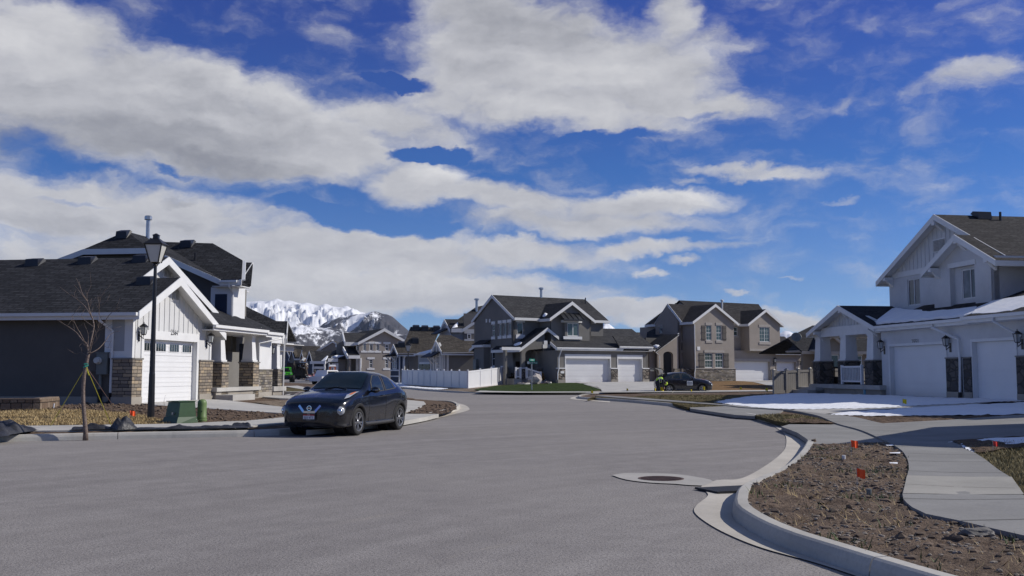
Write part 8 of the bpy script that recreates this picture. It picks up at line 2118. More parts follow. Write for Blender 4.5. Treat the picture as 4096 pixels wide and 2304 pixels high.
# ---- black crossover, facing the camera
ST = [(0.00, [(0, .36), (.44, .36), (.55, .42), (.60, .54), (.585, .66), (.50, .735), (.30, .765), (0, .775)]),
      (0.06, [(0, .27), (.58, .27), (.68, .35), (.725, .54), (.715, .69), (.62, .79), (.36, .825), (0, .84)]),
      (0.22, [(0, .21), (.70, .22), (.79, .33), (.825, .55), (.815, .72), (.72, .86), (.44, .905), (0, .925)]),
      (0.50, [(0, .20), (.77, .22), (.845, .35), (.875, .58), (.862, .78), (.79, .925), (.52, .975), (0, .99)]),
      (0.87, [(0, .20), (.79, .22), (.86, .37), (.89, .62), (.875, .85), (.81, .985), (.58, 1.035), (0, 1.05)]),
      (1.22, [(0, .20), (.79, .22), (.845, .35), (.875, .62), (.865, .86), (.825, 1.0), (.66, 1.075), (0, 1.10)]),
      (1.40, [(0, .20), (.79, .22), (.84, .34), (.870, .61), (.862, .86), (.828, 1.0), (.70, 1.13), (0, 1.17)]),
      (1.70, [(0, .20), (.79, .22), (.84, .34), (.868, .60), (.860, .87), (.828, 1.005), (.65, 1.315), (0, 1.37)]),
      (2.02, [(0, .20), (.79, .22), (.84, .34), (.866, .60), (.860, .88), (.830, 1.01), (.60, 1.475), (0, 1.535)]),
      (2.50, [(0, .20), (.79, .22), (.84, .34), (.866, .61), (.863, .90), (.833, 1.03), (.595, 1.495), (0, 1.565)]),
      (2.95, [(0, .20), (.79, .22), (.845, .35), (.872, .63), (.875, .92), (.838, 1.055), (.58, 1.455), (0, 1.54)]),
      (3.40, [(0, .21), (.79, .24), (.860, .38), (.890, .67), (.888, .94), (.830, 1.08), (.555, 1.365), (0, 1.465)]),
      (3.72, [(0, .24), (.76, .28), (.845, .42), (.875, .68), (.868, .93), (.795, 1.06), (.53, 1.26), (0, 1.345)]),
      (3.98, [(0, .30), (.68, .34), (.79, .46), (.825, .68), (.812, .88), (.725, .99), (.50, 1.09), (0, 1.135)]),
      (4.10, [(0, .38), (.56, .40), (.68, .50), (.725, .68), (.71, .83), (.62, .92), (.42, .965), (0, .985)])]
def crossover(label, loc, ang, paint, kind):
    car = thing('parked_car', label, 'car', loc, 'parked cars'); car.rotation_euler = (0, 0, ang)
    XM = .87+1.265; L = Loft(ST, XM); rad = .335
    finish_body(L, L.body(), (.87, 3.40), rad, 1.53, paint, car)
    for xa in (.87, 3.40):
        for sg in (1, -1):
            w = wheel(car, XM-xa, sg*.765, rad, .21, 5, 'twin' if kind == 'a' else 'split', m_alloy)
            arch_trim(car, L, xa, rad, rad+.045, rad+.115, sg, m_cartrim)
            Mw = Matrix.Translation(V((XM-xa, sg*.60, rad+.01))) @ Matrix.Rotation(R(-90)*sg, 4, 'X'); MB().lathe(None, [(rad+.05, -.25), (rad+.05, .0)], 30, Mw).build('wheel_well', m_alloyd, car, org=O0)
    P = lambda pts, off, name, m, side=1, par=None, sm=True: L.patch(pts, off, side).build(name, m, par or car, smooth=sm, org=O0)
    # glass
    ws = MB(); nx, ny = 10, 14
    for i in range(nx+1):
        for j in range(ny+1):
            x = 1.36+(2.0-1.36)*i/nx; r0 = 6.08-.02*i/nx; r = r0+(7-r0)*min(1, abs(j-ny/2)*-2/ny+1); sd = 1 if j <= ny/2 else -1
            ws.v.append(L.at(x, r, -.010 if False else .010, sd))
    for i in range(nx):
        for j in range(ny): a = i*(ny+1)+j; ws.f.append((a, a+1, a+ny+2, a+ny+1))
    for v in ws.v: v.z += .004
    wso = ws.build('windscreen', m_carglass, car, smooth=True, org=O0)
    rw = MB()
    for i in range(7):
        for j in range(13):
            x = 3.50+.34*i/6; r0 = 6.1; r = r0+(7-r0)*(1-abs(j-6)/6); p = L.at(x, r, .012, 1 if j <= 6 else -1); rw.v.append(p)
    for i in range(6):
        for j in range(12): a = i*13+j; rw.f.append((a, a+1, a+14, a+13))
    if kind == 'a': rw.build('rear_window', m_carglass, car, smooth=True, org=O0)
    for sd in (1, -1):
        P([(1.62, 5.12), (2.46, 5.08), (2.44, 5.90), (2.08, 5.93), (1.78, 5.72)], .006, 'window_surround', m_cartrim, sd)
        P([(1.70, 5.17), (2.40, 5.14), (2.39, 5.85), (2.10, 5.88), (1.84, 5.70)], .011, 'front_side_window', m_carglass, sd)
        P([(2.50, 5.08), (3.22, 5.14), (3.05, 5.80), (2.50, 5.90)], .006, 'window_surround', m_cartrim, sd)
        P([(2.56, 5.14), (3.10, 5.19), (2.98, 5.74), (2.56, 5.84)], .011, 'rear_side_window', m_carglass, sd)
        if kind == 'a': P([(3.16, 5.20), (3.28, 5.22), (3.14, 5.72), (3.06, 5.76)], .014, 'pillar_trim', m_chrome, sd)
        else: P([(3.18, 5.18), (3.52, 5.24), (3.30, 5.70), (3.10, 5.75)], .010, 'rear_side_window', m_carglass, sd)
        P([(1.28, .98), (2.98, .98), (2.98, 1.75), (1.28, 1.75)], .014, 'sill_trim', m_cartrim, sd)
        for x in (1.46, 2.48, 3.18 if kind == 'a' else 3.3):      # door gaps
            gp = MB().tube([L.at(x+(.05 if x > 3 else 0)*k, 1.9+k*.4, .001, sd) for k in range(8)], .004, 4); gp.build('door_gap', m_alloyd, car, org=O0)
        a = L.at(2.33, 4.55, .02, sd); b = L.at(2.15, 4.55, .02, sd); MB().tube([a, a.lerp(b, .3)+V((0, sd*.022, 0)), a.lerp(b, .7)+V((0, sd*.022, 0)), b], .013, 6).build('door_handle', paint if kind == 'a' else m_chrome, car, smooth=True, org=O0)
        # mirror
        c = L.at(1.62, 5.18, .0, sd)+V((0, sd*.14, .05)); mr = MB().rock(c, .115, 3, (.62, 1.05, .70), 0, 1); mr.tube([c+V((0, -sd*.14, -.045)), c+V((0, -sd*.02, -.02))], .025, 6)
        mo = mr.build('door_mirror', paint, car, smooth=True, org=O0); MB().tube([c+V((.066, -sd*.06, -.01)), c+V((.072, sd*.03, -.005)), c+V((.045, sd*.105, .0))], .009, 6).build('mirror_strip', m_chrome, mo, org=O0)
        # round headlamp low in the nose
        c = L.at(.13, 3.45, -.045, sd); nrm = V((.88, sd*.47, .08)).normalized(); Mh = Matrix.Translation(c+nrm*.0) @ nrm.to_track_quat('Z', 'Y').to_matrix().to_4x4()
        rh = .105 if kind == 'a' else .10
        h = MB().lathe(None, [(rh*1.22, -.06), (rh*1.22, .022), (rh*1.05, .035)], 24, Mh).build('headlight_bezel', m_cartrim, car, smooth=True, org=O0)
        MB().lathe(None, [(rh, .02), (rh*1.0, .034), (rh*.7, .062), (rh*.3, .074), (.004, .076)], 24, Mh).build('headlight', m_lens, h, smooth=True, org=O0)
        MB().lathe(None, [(rh*.42, .07), (rh*.40, .083), (rh*.2, .086), (.003, .086)], 16, Mh).build('bulb_ring', m_chrome, h, smooth=True, org=O0)
        # long lamp along the top of the wing
        o = P([(.30, 5.02), (.56, 5.55), (1.00, 5.66), (1.10, 5.56), (.80, 5.20), (.48, 4.98)], .024, 'wing_lamp', m_lens, sd)
        P([(.56, 5.30), (.72, 5.50), (.98, 5.58), (.90, 5.42), (.70, 5.24)], .032, 'turn_signal', m_amber, sd, o)
        # lower intake and fog area
        P([(.035, 1.2), (.16, 1.15), (.30, 1.5), (.30, 2.1), (.12, 2.25), (.045, 2.1)], .010, 'bumper_vent', m_cartrim, sd)
        P([(3.86, 4.9), (3.98, 4.4), (4.03, 4.8), (3.96, 5.4), (3.86, 5.9), (3.78, 5.9)], .014, 'tail_light', m_redlens, sd)
    # grille band with mesh dots
    gr = MB(); n = 24
    for j in range(n+1):
        for k, (xx, rr) in enumerate(((.0, 4.95), (.0, 3.7))):
            f = (j/n-.5)*2; p = L.at(.035+.10*f*f, (4.85 if k == 0 else 4.1), .012, 1); y = .60*f; gr.v.append(V((XM-(.012+.12*abs(f)**2.4)+.012, y, (.752-.045*abs(f)**2) if k == 0 else .60)))
    for j in range(n): gr.f.append((2*j, 2*j+2, 2*j+3, 2*j+1))
    go = gr.build('grille', m_cartrim, car, smooth=True, org=O0)
    X = lambda f: XM-(.012+.12*abs(f)**2.4)+.02
    dm = MB()
    for r_ in range(4):
        for i in range(-11, 12):
            f = (i+.5*(r_ % 2))/12.5
            if .34 < abs(f) < .93: dm.cube((X(f)+.004, f*.60, .735-.033*r_-.03*abs(f)), .008, .017, .012)
    dm.build('grille_mesh', m_alloyd if kind == 'b' else m_greymetal, go, org=O0)
    ch = MB()
    for sg in (1, -1):
        a, b, c = V((X(.46)+.012, sg*.285, .745)), V((X(.25)+.022, sg*.155, .590)), V((X(0)+.026, 0, .590))
        ch.bar(a, b+V((0, -sg*.01, 0)), .03, .058, (0, 1, .3)); ch.bar(b, c, .03, .052, (0, 0, 1))
    ch.build('chrome_v', m_chrome, go, org=O0)
    Me = Matrix.Translation(V((X(0)+.02, 0, .682))) @ V((1, 0, .05)).to_track_quat('Z', 'Y').to_matrix().to_4x4()
    em = MB().lathe(None, [(.048, .0), (.062, .0), (.062, .014), (.048, .014)], 24, Me); em.f = em.f[:-2]; em.cube(V((X(0)+.03, 0, .682)), .016, .15, .026); em.build('emblem', m_chrome, go, smooth=False, org=O0)
    # lower front apron
    ap = MB(); 
    for j in range(n+1):
        f = (j/n-.5)*2; ap.v += [V((XM-(.02+.17*abs(f)**2.2)+.012, .66*f, .40)), V((XM-(.05+.17*abs(f)**2.2)+.012, .66*f, .265))]
    for j in range(n): ap.f.append((2*j, 2*j+2, 2*j+3, 2*j+1))
    ap.build('lower_intake', m_cartrim, car, smooth=True, org=O0)
    fl = Fr(0, 0, R(90))
    if kind == 'a':
        fp_ = Fr(X(0), 0, R(90))          # facing +X: u runs along +Y
        pl = MB().box(fp_, -.165, .165, -.045, -.025, .395, .565).build('number_plate', m_plain('plate_frame', (.03, .03, .032), .5), car, org=O0)
        MB().box(fp_, -.148, .148, -.050, -.046, .425, .505).build('plate_face', m_plain('plate_white', (.62, .62, .66), .5, .05, 9), pl, org=O0)
        MB().box(fp_, -.148, .148, -.050, -.046, .506, .535).build('plate_band', m_plain('plate_red', (.42, .04, .02), .5, .1, 9), pl, org=O0)
        tx = MB(); text_mb(tx, fp_, 'E03 4TT', 0, .434, -.051, .078, .003, sx=.92); tx.build('plate_lettering', m_plain('plate_ink', (.02, .02, .10), .5), pl, org=O0)
        tx = MB(); text_mb(tx, fp_, 'Greatest Snow', 0, .402, -.047, .022, .003); text_mb(tx, fp_, 'Pinegar', 0, .541, -.047, .022, .003); text_mb(tx, fp_, 'UTAH', 0, .510, -.052, .026, .003); tx.build('frame_lettering', m_vinyl, pl, org=O0)
        MB().tube([L.at(2.75, 7, .0), L.at(2.75, 7, .0)+V((-.10, 0, .15))], .004, 5).build('antenna', m_cartrim, car, org=O0)
        for sd in (1, -1): MB().tube([V((XM-1.32, sd*.30, 1.135)), V((XM-1.40, sd*-.10, 1.175))], .008, 5).build('wiper', m_cartrim, car, org=O0)
    return car, L, XM
rad_ = math.atan2(-.957, -.29)
fcl = V((-3.80, 24.50, 0)); ctr = fcl+V((-.957, .29, 0))*.80+V((.29, .957, 0))*1.265
carA, LA, XMA = crossover('black crossover parked at the left kerb facing the camera', ctr, rad_, m_carblack, 'a')
ctrS = D(2729, 1576, 74.5); ctrS.z = 0
carB, LB, XMB = crossover('charcoal crossover with its tailgate up, parked across the far street', ctrS, R(9), m_cargrey, 'b')
# open tailgate, cargo hole, door placard on the far car
cg_ = MB(); cg_.v = [LB.at(3.80, 4.6, .02, s_) for s_ in (1, -1)]+[LB.at(3.80, 5.9, .02, s_) for s_ in (-1, 1)]+[V((XMB-3.55, -.45, 1.38)), V((XMB-3.55, .45, 1.38))]
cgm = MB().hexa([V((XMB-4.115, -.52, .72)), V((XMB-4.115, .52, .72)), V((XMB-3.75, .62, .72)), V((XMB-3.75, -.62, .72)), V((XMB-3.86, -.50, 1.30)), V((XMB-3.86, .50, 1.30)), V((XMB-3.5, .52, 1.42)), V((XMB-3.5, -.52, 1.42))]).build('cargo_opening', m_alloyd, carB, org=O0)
tgm = MB(); h0 = V((XMB-3.45, 0, 1.47)); h1 = V((XMB-3.95, 0, 1.86)); h2 = V((XMB-4.38, 0, 1.90)); h3 = V((XMB-4.46, 0, 1.70))
prof = [(h0, .50), (h1, .56), (h2, .54), (h3, .46)]
for p, w_ in prof: tgm.v += [p+V((0, w_, 0)), p+V((0, -w_, 0)), p+V((.05, w_*.95, -.07)), p+V((.05, -w_*.95, -.07))]
for i in range(3): a = 4*i; tgm.f += [(a, a+1, a+5, a+4), (a+2, a+6, a+7, a+3), (a, a+4, a+6, a+2), (a+1, a+3, a+7, a+5)]
tgm.f += [(0, 2, 3, 1), (12, 13, 15, 14)]
tg = tgm.build('tailgate', m_cargrey, carB, org=O0)
for s_ in (1, -1): MB().tube([V((XMB-3.78, s_*.5, 1.22)), V((XMB-4.0, s_*.5, 1.78))], .012, 6).build('gas_strut', m_metal, tg, org=O0)
fd = Fr(XMB, 0, R(180)); sgn_ = -1
pc = LB.at(1.85, 3.5, .012, -1)
plq = MB()
for i in range(5):
    for j in range(4): plq.v.append(LB.at(1.62+.44*i/4, 2.95+1.3*j/3, .016, -1))
for i in range(4):
    for j in range(3): a = i*4+j; plq.f.append((a, a+1, a+5, a+4))
po = plq.build('door_placard', m_sgw, carB, smooth=True, org=O0)
ln = MB()
for k in (3.25, 3.5, 3.72): ln.tube([LB.at(1.66+.36*i/4, k, .021, -1) for i in range(5)], .014 if k > 3.2 else .01, 4)
ln.build('placard_lettering', m_plain('placard_ink', (.03, .04, .06), .6), po, org=O0)

# ------------------------------------------------------------------ worker bending behind the far car
def skin_body(name, joints, edges, mats_parent, m, sub=2):
    me = bpy.data.meshes.new(name); me.from_pydata([j[0] for j in joints], edges, []); ob = bpy.data.objects.new(name, me); scene.collection.objects.link(ob)
    sk = ob.modifiers.new('skin', 'SKIN'); 
    for i, j in enumerate(joints):
        r_ = j[1]; me.skin_vertices[0].data[i].radius = (r_, r_*j[2] if len(j) > 2 else r_); me.skin_vertices[0].data[i].use_root = (i == 0)
    ss = ob.modifiers.new('ss', 'SUBSURF'); ss.levels = sub; ss.render_levels = sub
    bpy.context.view_layer.update(); new = bpy.data.meshes.new_from_object(ob.evaluated_get(bpy.context.evaluated_depsgraph_get()))
    bpy.data.objects.remove(ob); new.materials.clear(); new.materials.append(m)
    for p in new.polygons: p.use_smooth = True
    o = bpy.data.objects.new(name, new); scene.collection.objects.link(o); o.parent = mats_parent; return o
pb = D(2634, 1580, 73.2); pb.z = 0
wk = thing('person', 'worker in a lime vest and hard hat bending over behind the charcoal car', 'person', pb); wk.rotation_euler = (0, 0, R(9))
m_navyc = m_plain('dark_work_clothes', (.012, .014, .022), .85, .2, 8); m_lime = m_plain('lime_hi_vis', (.42, .72, .03), .6, .08, 6); m_skin = m_plain('skin_tone', (.42, .25, .18), .6, .08, 12); m_hat = m_plain('lime_hard_hat', (.60, .80, .08), .35, .05, 4)
J = [((-.12, 0, .86), .135, 1.1), ((.06, 0, .98), .14, 1.15), ((.26, 0, 1.02), .155, 1.2), ((.38, 0, .95), .085), ((.45, 0, .86), .06), ((.53, 0, .78), .088), ((.585, 0, .70), .07),
     ((-.13, .11, .80), .105), ((-.02, .13, .46), .075), ((-.14, .14, .10), .05), ((-.13, -.11, .80), .105), ((.02, -.13, .46), .075), ((-.10, -.14, .10), .05),
     ((.30, .21, .97), .07), ((.34, .24, .70), .052), ((.40, .22, .46), .040), ((.30, -.21, .97), .07), ((.30, -.24, .70), .052), ((.36, -.20, .46), .040), ((-.02, .15, .04), .045), ((.02, -.15, .04), .045)]
E_ = [(0, 1), (1, 2), (2, 3), (3, 4), (4, 5), (5, 6), (0, 7), (7, 8), (8, 9), (0, 10), (10, 11), (11, 12), (2, 13), (13, 14), (14, 15), (2, 16), (16, 17), (17, 18), (9, 19), (12, 20)]
skin_body('body', J, E_, wk, m_navyc)
skin_body('vest', [((-.16, 0, .89), .150, 1.25), ((.06, 0, .985), .158, 1.28), ((.25, 0, 1.02), .172, 1.36), ((.335, 0, .985), .11, 1.2)], [(0, 1), (1, 2), (2, 3)], wk, m_lime)
st_ = MB()
for x0 in (.02, .16): st_.lathe(None, [(.182, -.02), (.186, 0), (.182, .02)], 20, Matrix.Translation(V((x0, 0, .985))) @ Matrix.Rotation(R(78), 4, 'Y') @ Matrix.Diagonal(V((1.0, 1.18, 1, 1))))
st_.f = [f for f in st_.f if len(f) == 4]; st_.build('reflective_band', m_plain('silver_band', (.55, .56, .55), .4), wk, org=O0)
skin_body('head', [((.50, 0, .815), .085), ((.555, 0, .745), .092), ((.60, 0, .685), .07)], [(0, 1), (1, 2)], wk, m_skin)
Mh = Matrix.Translation(V((.575, 0, .725))) @ V((.78, 0, -.62)).to_track_quat('Z', 'Y').to_matrix().to_4x4()
MB().lathe(None, [(.15, -.02), (.152, .0), (.125, .01), (.12, .06), (.09, .105), (.04, .125), (.003, .128)], 20, Mh).build('hard_hat', m_hat, wk, smooth=True, org=O0)
for sy in (1, -1):
    b0 = V((.40 if sy > 0 else .36, .22*sy if sy > 0 else -.20, .46)); hd = MB()
    hd.rock(b0+V((.012, 0, -.05)), .046, 2, (.9, .55, 1.15), .05, 2)
    for k in range(4): q = b0+V((-.02+.022*k, 0, -.09)); hd.tube([q, q+V((.006, -.008*sy, -.035)), q+V((.012, -.022*sy, -.058-.006*(k in (1, 2))))], [.0105, .0095, .007], 6)
    q = b0+V((.045, 0, -.045)); hd.tube([q, q+V((.028, -.01*sy, -.025)), q+V((.034, -.018*sy, -.052))], [.012, .011, .008], 6)
    hd.build('hand', m_skin, wk, smooth=True, org=O0)
    f0 = V((-.06 if sy > 0 else -.02, .145*sy, 0)); MB().rock(f0+V((0, 0, .055)), .13, 3, (1.05, .42, .42), 0, 3).build('boot', m_plain('tan_boot', (.16, .10, .05), .8) if sy > 0 else MATS['tan_boot'], wk, smooth=True, org=O0)
bg = D(2648, 1571, 73.4); o = MB().rock(V((bg.x, bg.y, .16)), .16, 2, (.8, .8, 1.0), .1, 8).tube([V((bg.x-.1, bg.y, .28)), V((bg.x, bg.y, .40)), V((bg.x+.1, bg.y, .28))], .012, 6).build('yellow_tool_bag', m_yel, None, smooth=True, org=V((bg.x, bg.y, 0))); tag(o, 'small yellow tool bag on the road at the hands of the bending worker', 'bag')

# ------------------------------------------------------------------ far end of the street: lifted jeep, dumpster trailer, debris, toilet
def zj(x, y): return 1120+x/6.587, 1340+y/6.587
m_jeep = m_plain('lime_green_paint', (.09, .62, .02), .35, .05, 3, coat=.4)
jb = D(*zj(160, 1245), 156); jb.z = 0; jp = thing('lifted_jeep', 'lime green lifted open jeep with big black tyres on the far street', 'jeep', jb); jp.rotation_euler = (0, 0, R(-70))
Lz = lambda mb, n, m, par=None, sm=False: mb.build(n, m, par or jp, org=O0, smooth=sm)
fj = Fr(0, 0, 0)
Lz(MB().box(fj, -1.3, 1.9, -.72, .72, 1.0, 1.45).box(fj, .55, 1.95, -.62, .62, 1.451, 1.62), 'body', m_jeep); Lz(MB().box(fj, 1.951, 2.1, -.8, .8, .95, 1.15), 'bumper', m_cartrim)
cgj = MB()
for sx in (-1.2, .45):
    for sy in (-.66, .66): cgj.tube([V((sx, sy, 1.45)), V((sx*.95, sy*.95, 2.3))], .045, 6)
for sy in (-.63, .63): cgj.tube([V((-1.15, sy, 2.3)), V((.43, sy, 2.3))], .045, 6)
for sx in (-1.15, .43): cgj.tube([V((sx, -.63, 2.3)), V((sx, .63, 2.3))], .045, 6)
Lz(cgj, 'roll_cage', m_jeep); Lz(MB().box(fj, -.9, .3, -.55, .55, 1.46, 1.95), 'seat', m_seat)
for sy in (-.45, .45): Lz(MB().cube((1.955, sy, 1.42), .02, .18, .18), 'headlight', m_lens)
for sx in (-.95, 1.45):
    for sy in (-.88, .88): wheel(jp, sx, sy, .55, .42, 5, 'twin')
    Lz(MB().tube([V((sx, -.8, .55)), V((sx, .8, .55))], .09, 8), 'axle', m_cartrim)
# dumpster trailer with construction rubbish
db = D(*zj(470, 1155), 215); db.z = 0; dt = thing('dump_trailer', 'dark construction trailer heaped with rubbish at the end of the far street', 'trailer', db)
fT_ = Fr(db.x, db.y, R(4)); UT = lambda x, y: fT_.uv(*zj(x, y))
t0, t1 = UT(215, 900)[0], UT(690, 900)[0]; zt0, zb0 = UT(400, 750)[1], UT(400, 1030)[1]
m_rustd = m_plain('dark_trailer_steel', (.045, .038, .033), .75, .4, 1.2); m_wood = m_plain('scrap_timber', (.22, .15, .09), .8, .4, 1.5); m_card = m_plain('rust_brown_scrap', (.20, .085, .03), .8, .4, 1.2)
bd = MB().box(fT_, t0, t1*.35+t0*.65, -1.5, 1.5, zb0, zt0); bd.box(fT_, t1*.35+t0*.65+.05, t1, -1.45, -1.3, zb0, zb0+(zt0-zb0)*.45); bd.box(fT_, t1*.35+t0*.65+.05, t1, 1.3, 1.45, zb0, zt0); bd.box(fT_, t0-.3, t1, -1.6, 1.6, zb0-.3, zb0-.001)
for i in range(7): u = t0+(t1-t0)*i/6; bd.box(fT_, u-.06, u+.06, -1.62, -1.51, zb0, zt0)
bd.box(fT_, t0, t1, -1.62, -1.5, zt0, zt0+.15); bd.build('body', m_rustd, dt)
for u in (t0+1.0, t0+2.4, t0+9.0, t0+10.4):
    if u < t1: MB().lathe(None, [(.3, -.15), (.55, -.15), (.58, 0), (.55, .15), (.3, .15)], 20, Matrix.Translation(fT_.p(u, -1.2, .58)) @ fT_.n.to_track_quat('Z', 'Y').to_matrix().to_4x4()).build('wheel', m_rubber, dt)
MB().box(fT_, t0+.3, t0+6, -1.3, 1.3, .3, zb0-.31).build('chassis', m_alloyd, dt)
rd = random.Random(11)
def junk(name, label, frame, u0, u1, z0, z1, n, mats_, d0=-1.2, d1=1.2, cat='debris', lean=None, grp='rubbish on the far street'):
    t = thing(name, label, cat, frame.p((u0+u1)/2, 0, z0), grp); accs = {}
    for i in range(n):
        m = mats_[i % len(mats_)]; mb = accs.setdefault(m.name, MB()); u = rd.uniform(u0, u1); k = 1-abs((u-(u0+u1)/2)/((u1-u0)/2)); z = z0+(z1-z0)*k*rd.random(); c = frame.p(u, rd.uniform(d0, d1), z)
        a = V((rd.uniform(-1, 1), rd.uniform(-.5, .5), rd.uniform(-.45, .45))).normalized()*rd.uniform(.5, 1.6); mb.bar(c-a*.6, c+a*.6, rd.uniform(.08, .5), rd.uniform(.04, .3))
    for mn, mb in accs.items():
        o = mb.build('scrap', bpy.data.materials[mn], t); o['kind'] = 'stuff'
    return t
junk('scrap_heap', 'heap of brown scrap and boards riding on the dark construction trailer', fT_, t0+3, t1-.2, zt0-.9, zt0+1.0, 70, [m_card, m_wood, m_rustd, m_sgw], grp='rubbish on the far street')
o = MB().bar(fT_.p(UT(690, 800)[0], -2, UT(690, 770)[1]), fT_.p(UT(785, 1090)[0], -2, .1), .3, .2).build('leaning_beam', m_wood, None, org=fT_.p(UT(785, 1090)[0], -2, 0)); tag(o, 'long timber leaning against the right end of the dark trailer', 'beam')
fD_ = Fr(*D(*zj(950, 1150), 190).xy, R(3)); UD = lambda x, y: fD_.uv(*zj(x, y))
junk('timber_pile', 'pile of broken timber and boards left of the white cab', fD_, UD(850, 1000)[0], UD(1170, 1000)[0], .2, UD(980, 935)[1], 110, [m_wood, m_rustd, m_wood, m_card], -2, 2)
junk('plastic_pile', 'low spill of red and white wrapping in front of the timber pile', fD_, UD(790, 1100)[0], UD(1060, 1100)[0], .05, .9, 60, [m_plain('red_wrap', (.35, .05, .06), .6), m_sgw, m_plain('pink_foam', (.5, .22, .24), .7), m_rustd], -5, -3)
# white van roof behind the black car
wv = D(*zj(1265, 1000), 120); wv.z = 0; fV = Fr(wv.x, wv.y, R(60)); van = thing('white_truck', 'white truck cab showing over the black car roof, below the orange toilet', 'truck', wv)
vz = D(*zj(1265, 925), 120).z; vw = .95
MB().hexa([fV.p(-1.3, -vw, vz-.75), fV.p(1.3, -vw, vz-.75), fV.p(1.3, vw, vz-.75), fV.p(-1.3, vw, vz-.75), fV.p(-1.1, -vw*.85, vz), fV.p(.8, -vw*.85, vz), fV.p(.8, vw*.85, vz), fV.p(-1.1, vw*.85, vz)]).build('cab', m_vinyl, van)
MB().box(fV, -2.2, 2.6, -vw, vw, .5, vz-.751).build('body', m_vinyl, van); MB().box(fV, -1.0, .6, -vw*1.0-.01, -vw*.9, vz-.6, vz-.15).build('side_window', m_carglass, van)
for u in (-1.4, 1.7):
    for s_ in (-1, 1): MB().lathe(None, [(.2, -.11), (.36, -.11), (.38, 0), (.36, .11), (.2, .11)], 18, Matrix.Translation(fV.p(u, s_*.85, .38)) @ fV.n.to_track_quat('Z', 'Y').to_matrix().to_4x4()).build('wheel', m_rubber, van)
# portable toilet
tp0 = D(*zj(1385, 1010), 150); tp0.z = 0; pt0 = thing('portable_toilet', 'orange portable toilet with a white roof on the far street', 'portable toilet', tp0); fP = Fr(tp0.x, tp0.y, R(14))
tz = fP.uv(*zj(1385, 830))[1]; u0, u1 = fP.uv(*zj(1295, 900))[0], fP.uv(*zj(1472, 900))[0]
MB().box(fP, u0, u1, 0, u1-u0, 0, tz).build('cabin', m_plain('orange_plastic', (.72, .17, .03), .5, .08, 2), pt0)
MB().hexa([fP.p(u0-.06, -.08, tz+.001), fP.p(u1+.06, -.08, tz+.001), fP.p(u1+.06, u1-u0+.08, tz+.001), fP.p(u0-.06, u1-u0+.08, tz+.001), fP.p(u0+.1, .1, tz+.26), fP.p(u1-.1, .1, tz+.26), fP.p(u1-.1, u1-u0-.1, tz+.26), fP.p(u0+.1, u1-u0-.1, tz+.26)]).build('roof', m_vinyl, pt0)
MB().box(fP, u0+.28, u1-.22, -.03, -.001, tz-.62, tz-.12).build('door_sign', m_sgw, pt0); MB().box(fP, u0+.38, u0+.52, -.05, -.031, tz-.52, tz-.22).box(fP, u0+.62, u1-.32, -.05, -.031, tz-.42, tz-.30).build('sign_lettering', m_black, pt0)
MB().tube([fP.p(u0+.02, .3, 0), fP.p(u0+.02, .3, tz+.5)], .05, 6).build('vent_pipe', m_vinyl, pt0)

# ------------------------------------------------------------------ loose stones, clods, weeds and grass blades
def inpoly(x, y, P):
    c = False; n = len(P)
    for i in range(n):
        a, b = P[i], P[i-1]
        if (a.y > y) != (b.y > y) and x < (b.x-a.x)*(y-a.y)/(b.y-a.y)+a.x: c = not c
    return c
def spread(poly, n, seed, dens=None):
    r_ = random.Random(seed); xs = [p.x for p in poly]; ys = [p.y for p in poly]; out = []; tries = 0
    while len(out) < n and tries < n*40:
        tries += 1; x, y = r_.uniform(min(xs), max(xs)), r_.uniform(min(ys), max(ys))
        if inpoly(x, y, poly) and (dens is None or r_.random() < dens(x, y)): out.append((x, y, r_))
    return out
def zrel(x, y, H, off, amp, nsc, seed): return H(x, y)+off+amp*mnoise.fractal(V((x*nsc, y*nsc, seed)), 1.0, 2.2, 4)
def stones(name, poly, H, n, seed, smin, smax, m, off, amp, nsc, ns, dens=None, sub=1, pw=2.2):
    mb = MB()
    for x, y, r_ in spread(poly, n, seed, dens):
        s_ = smin+(smax-smin)*r_.random()**pw; mb.rock((x, y, zrel(x, y, H, off, amp, nsc, ns)+s_*.2), s_, sub, (r_.uniform(.8, 1.4), r_.uniform(.7, 1.2), r_.uniform(.45, .8)), .3, r_.random()*40)
    o = mb.build(name, m, smooth=False); o['kind'] = 'stuff'
nr = [p for p in ringN if p.y < 26 and p.x < 14]
m_grav = m_plain('gravel_grey', (.21, .18, .15), .9, .6, 23); m_clod = m_plain('soil_clod', (.125, .09, .066), .95, .4, 9)
patchy = lambda x, y: max(.05, min(1, 1.3*(mnoise.noise(V((x*.8, y*.5, 3)))+.35)))
stones('gravel', nr, HR, 3000, 1, .006, .024, m_grav, -.02, .055, 3.2, 4.0, patchy)
stones('soil_clods', nr, HR, 1300, 2, .012, .05, m_clod, -.03, .055, 3.2, 4.0, None, 1, 3)
bL = PX(bedL, HL); stones('soil_clods', bL, HL, 1800, 3, .015, .06, m_clod, -.01, .07, 2.4, 0.0, None, 1, 2.6)
stones('soil_clods', PX(dirtL, HL), HL, 250, 4, .02, .07, m_clod, 0, .05, 1.6, 0.0)
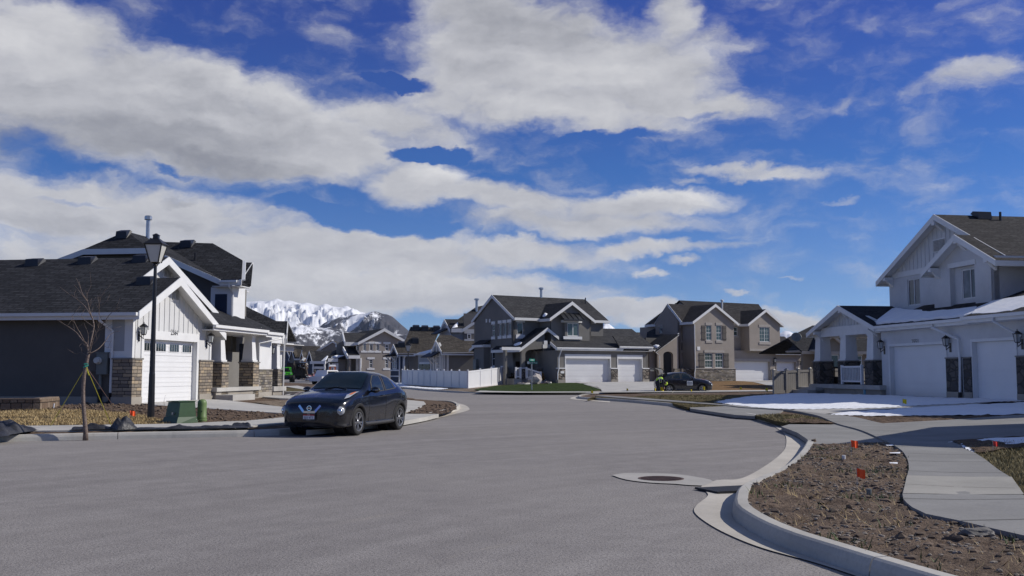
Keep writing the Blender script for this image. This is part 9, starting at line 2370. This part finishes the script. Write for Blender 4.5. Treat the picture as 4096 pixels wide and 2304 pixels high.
for x, y, lb_ in ((3905, 2138, 'largest grey rock half buried in the gravelly soil by the right edge'),):
    c = GH(x, y, HR); o = MB().rock(c+V((0, 0, .01)), .10, 3, (1.5, 1.0, .5), .28, 3).build('rock', m_plain('grey_rock', (.15, .14, .13), .9, .35, 6, .4), None, org=c); tag(o, lb_, 'rock')
m_strawb = m_plain('straw_blade', (.42, .31, .15), .8, .35, 4); m_oliveb = m_plain('olive_blade', (.21, .17, .075), .8, .45, 3); m_weed = m_plain('weed_blade', (.07, .10, .03), .8, .4, 5)
def blades(poly, H, n, seed, hmin, hmax, m, off, w_=.006, lean=.6, dens=None, amp=0.0, nsc=2.0, ns=0.0):
    mb = MB()
    for x, y, r_ in spread(poly, n, seed, dens):
        z = zrel(x, y, H, off, amp, nsc, ns)-.01; h_ = r_.uniform(hmin, hmax); a = r_.uniform(0, 6.28); k = r_.uniform(.1, lean)*h_; dx, dy = math.cos(a), math.sin(a); ww = w_*r_.uniform(.7, 1.4)
        mb.add([(x-dy*ww, y+dx*ww, z), (x+dy*ww, y-dx*ww, z), (x+dx*k, y+dy*k, z+h_)], [(0, 1, 2)])
    o = mb.build('grass', m); o['kind'] = 'stuff'
dryin = [p for p in dry]
blades(dryin, HL, 15000, 5, .03, .085, m_strawb, -.005, .009, 1.2, None, .03, 2.0)
blades(PX(rightlawn, HR), HR, 9000, 6, .03, .08, m_oliveb, 0, .007, 1.0)
blades(PX(patch, HR), HR, 2500, 7, .03, .08, m_oliveb, 0, .010, 1.0)
blades(lawn1 and PX(lawn1, HR), HR, 9000, 8, .025, .055, m_oliveb, 0, .014, 1.2); blades(strip1, HR, 4000, 9, .025, .055, m_oliveb, -.01, .012, 1.0)
blades(nr, HR, 700, 10, .03, .10, m_weed, -.02, .007, 1.2, lambda x, y: 1 if mnoise.noise(V((x*1.3, y*1.3, 8))) > .33 else .02)
blades(nr, HR, 1500, 11, .03, .09, m_strawb, -.02, .004, 2.4, lambda x, y: 1 if mnoise.noise(V((x*.7, y*.7, 18))) > .1 else .1)
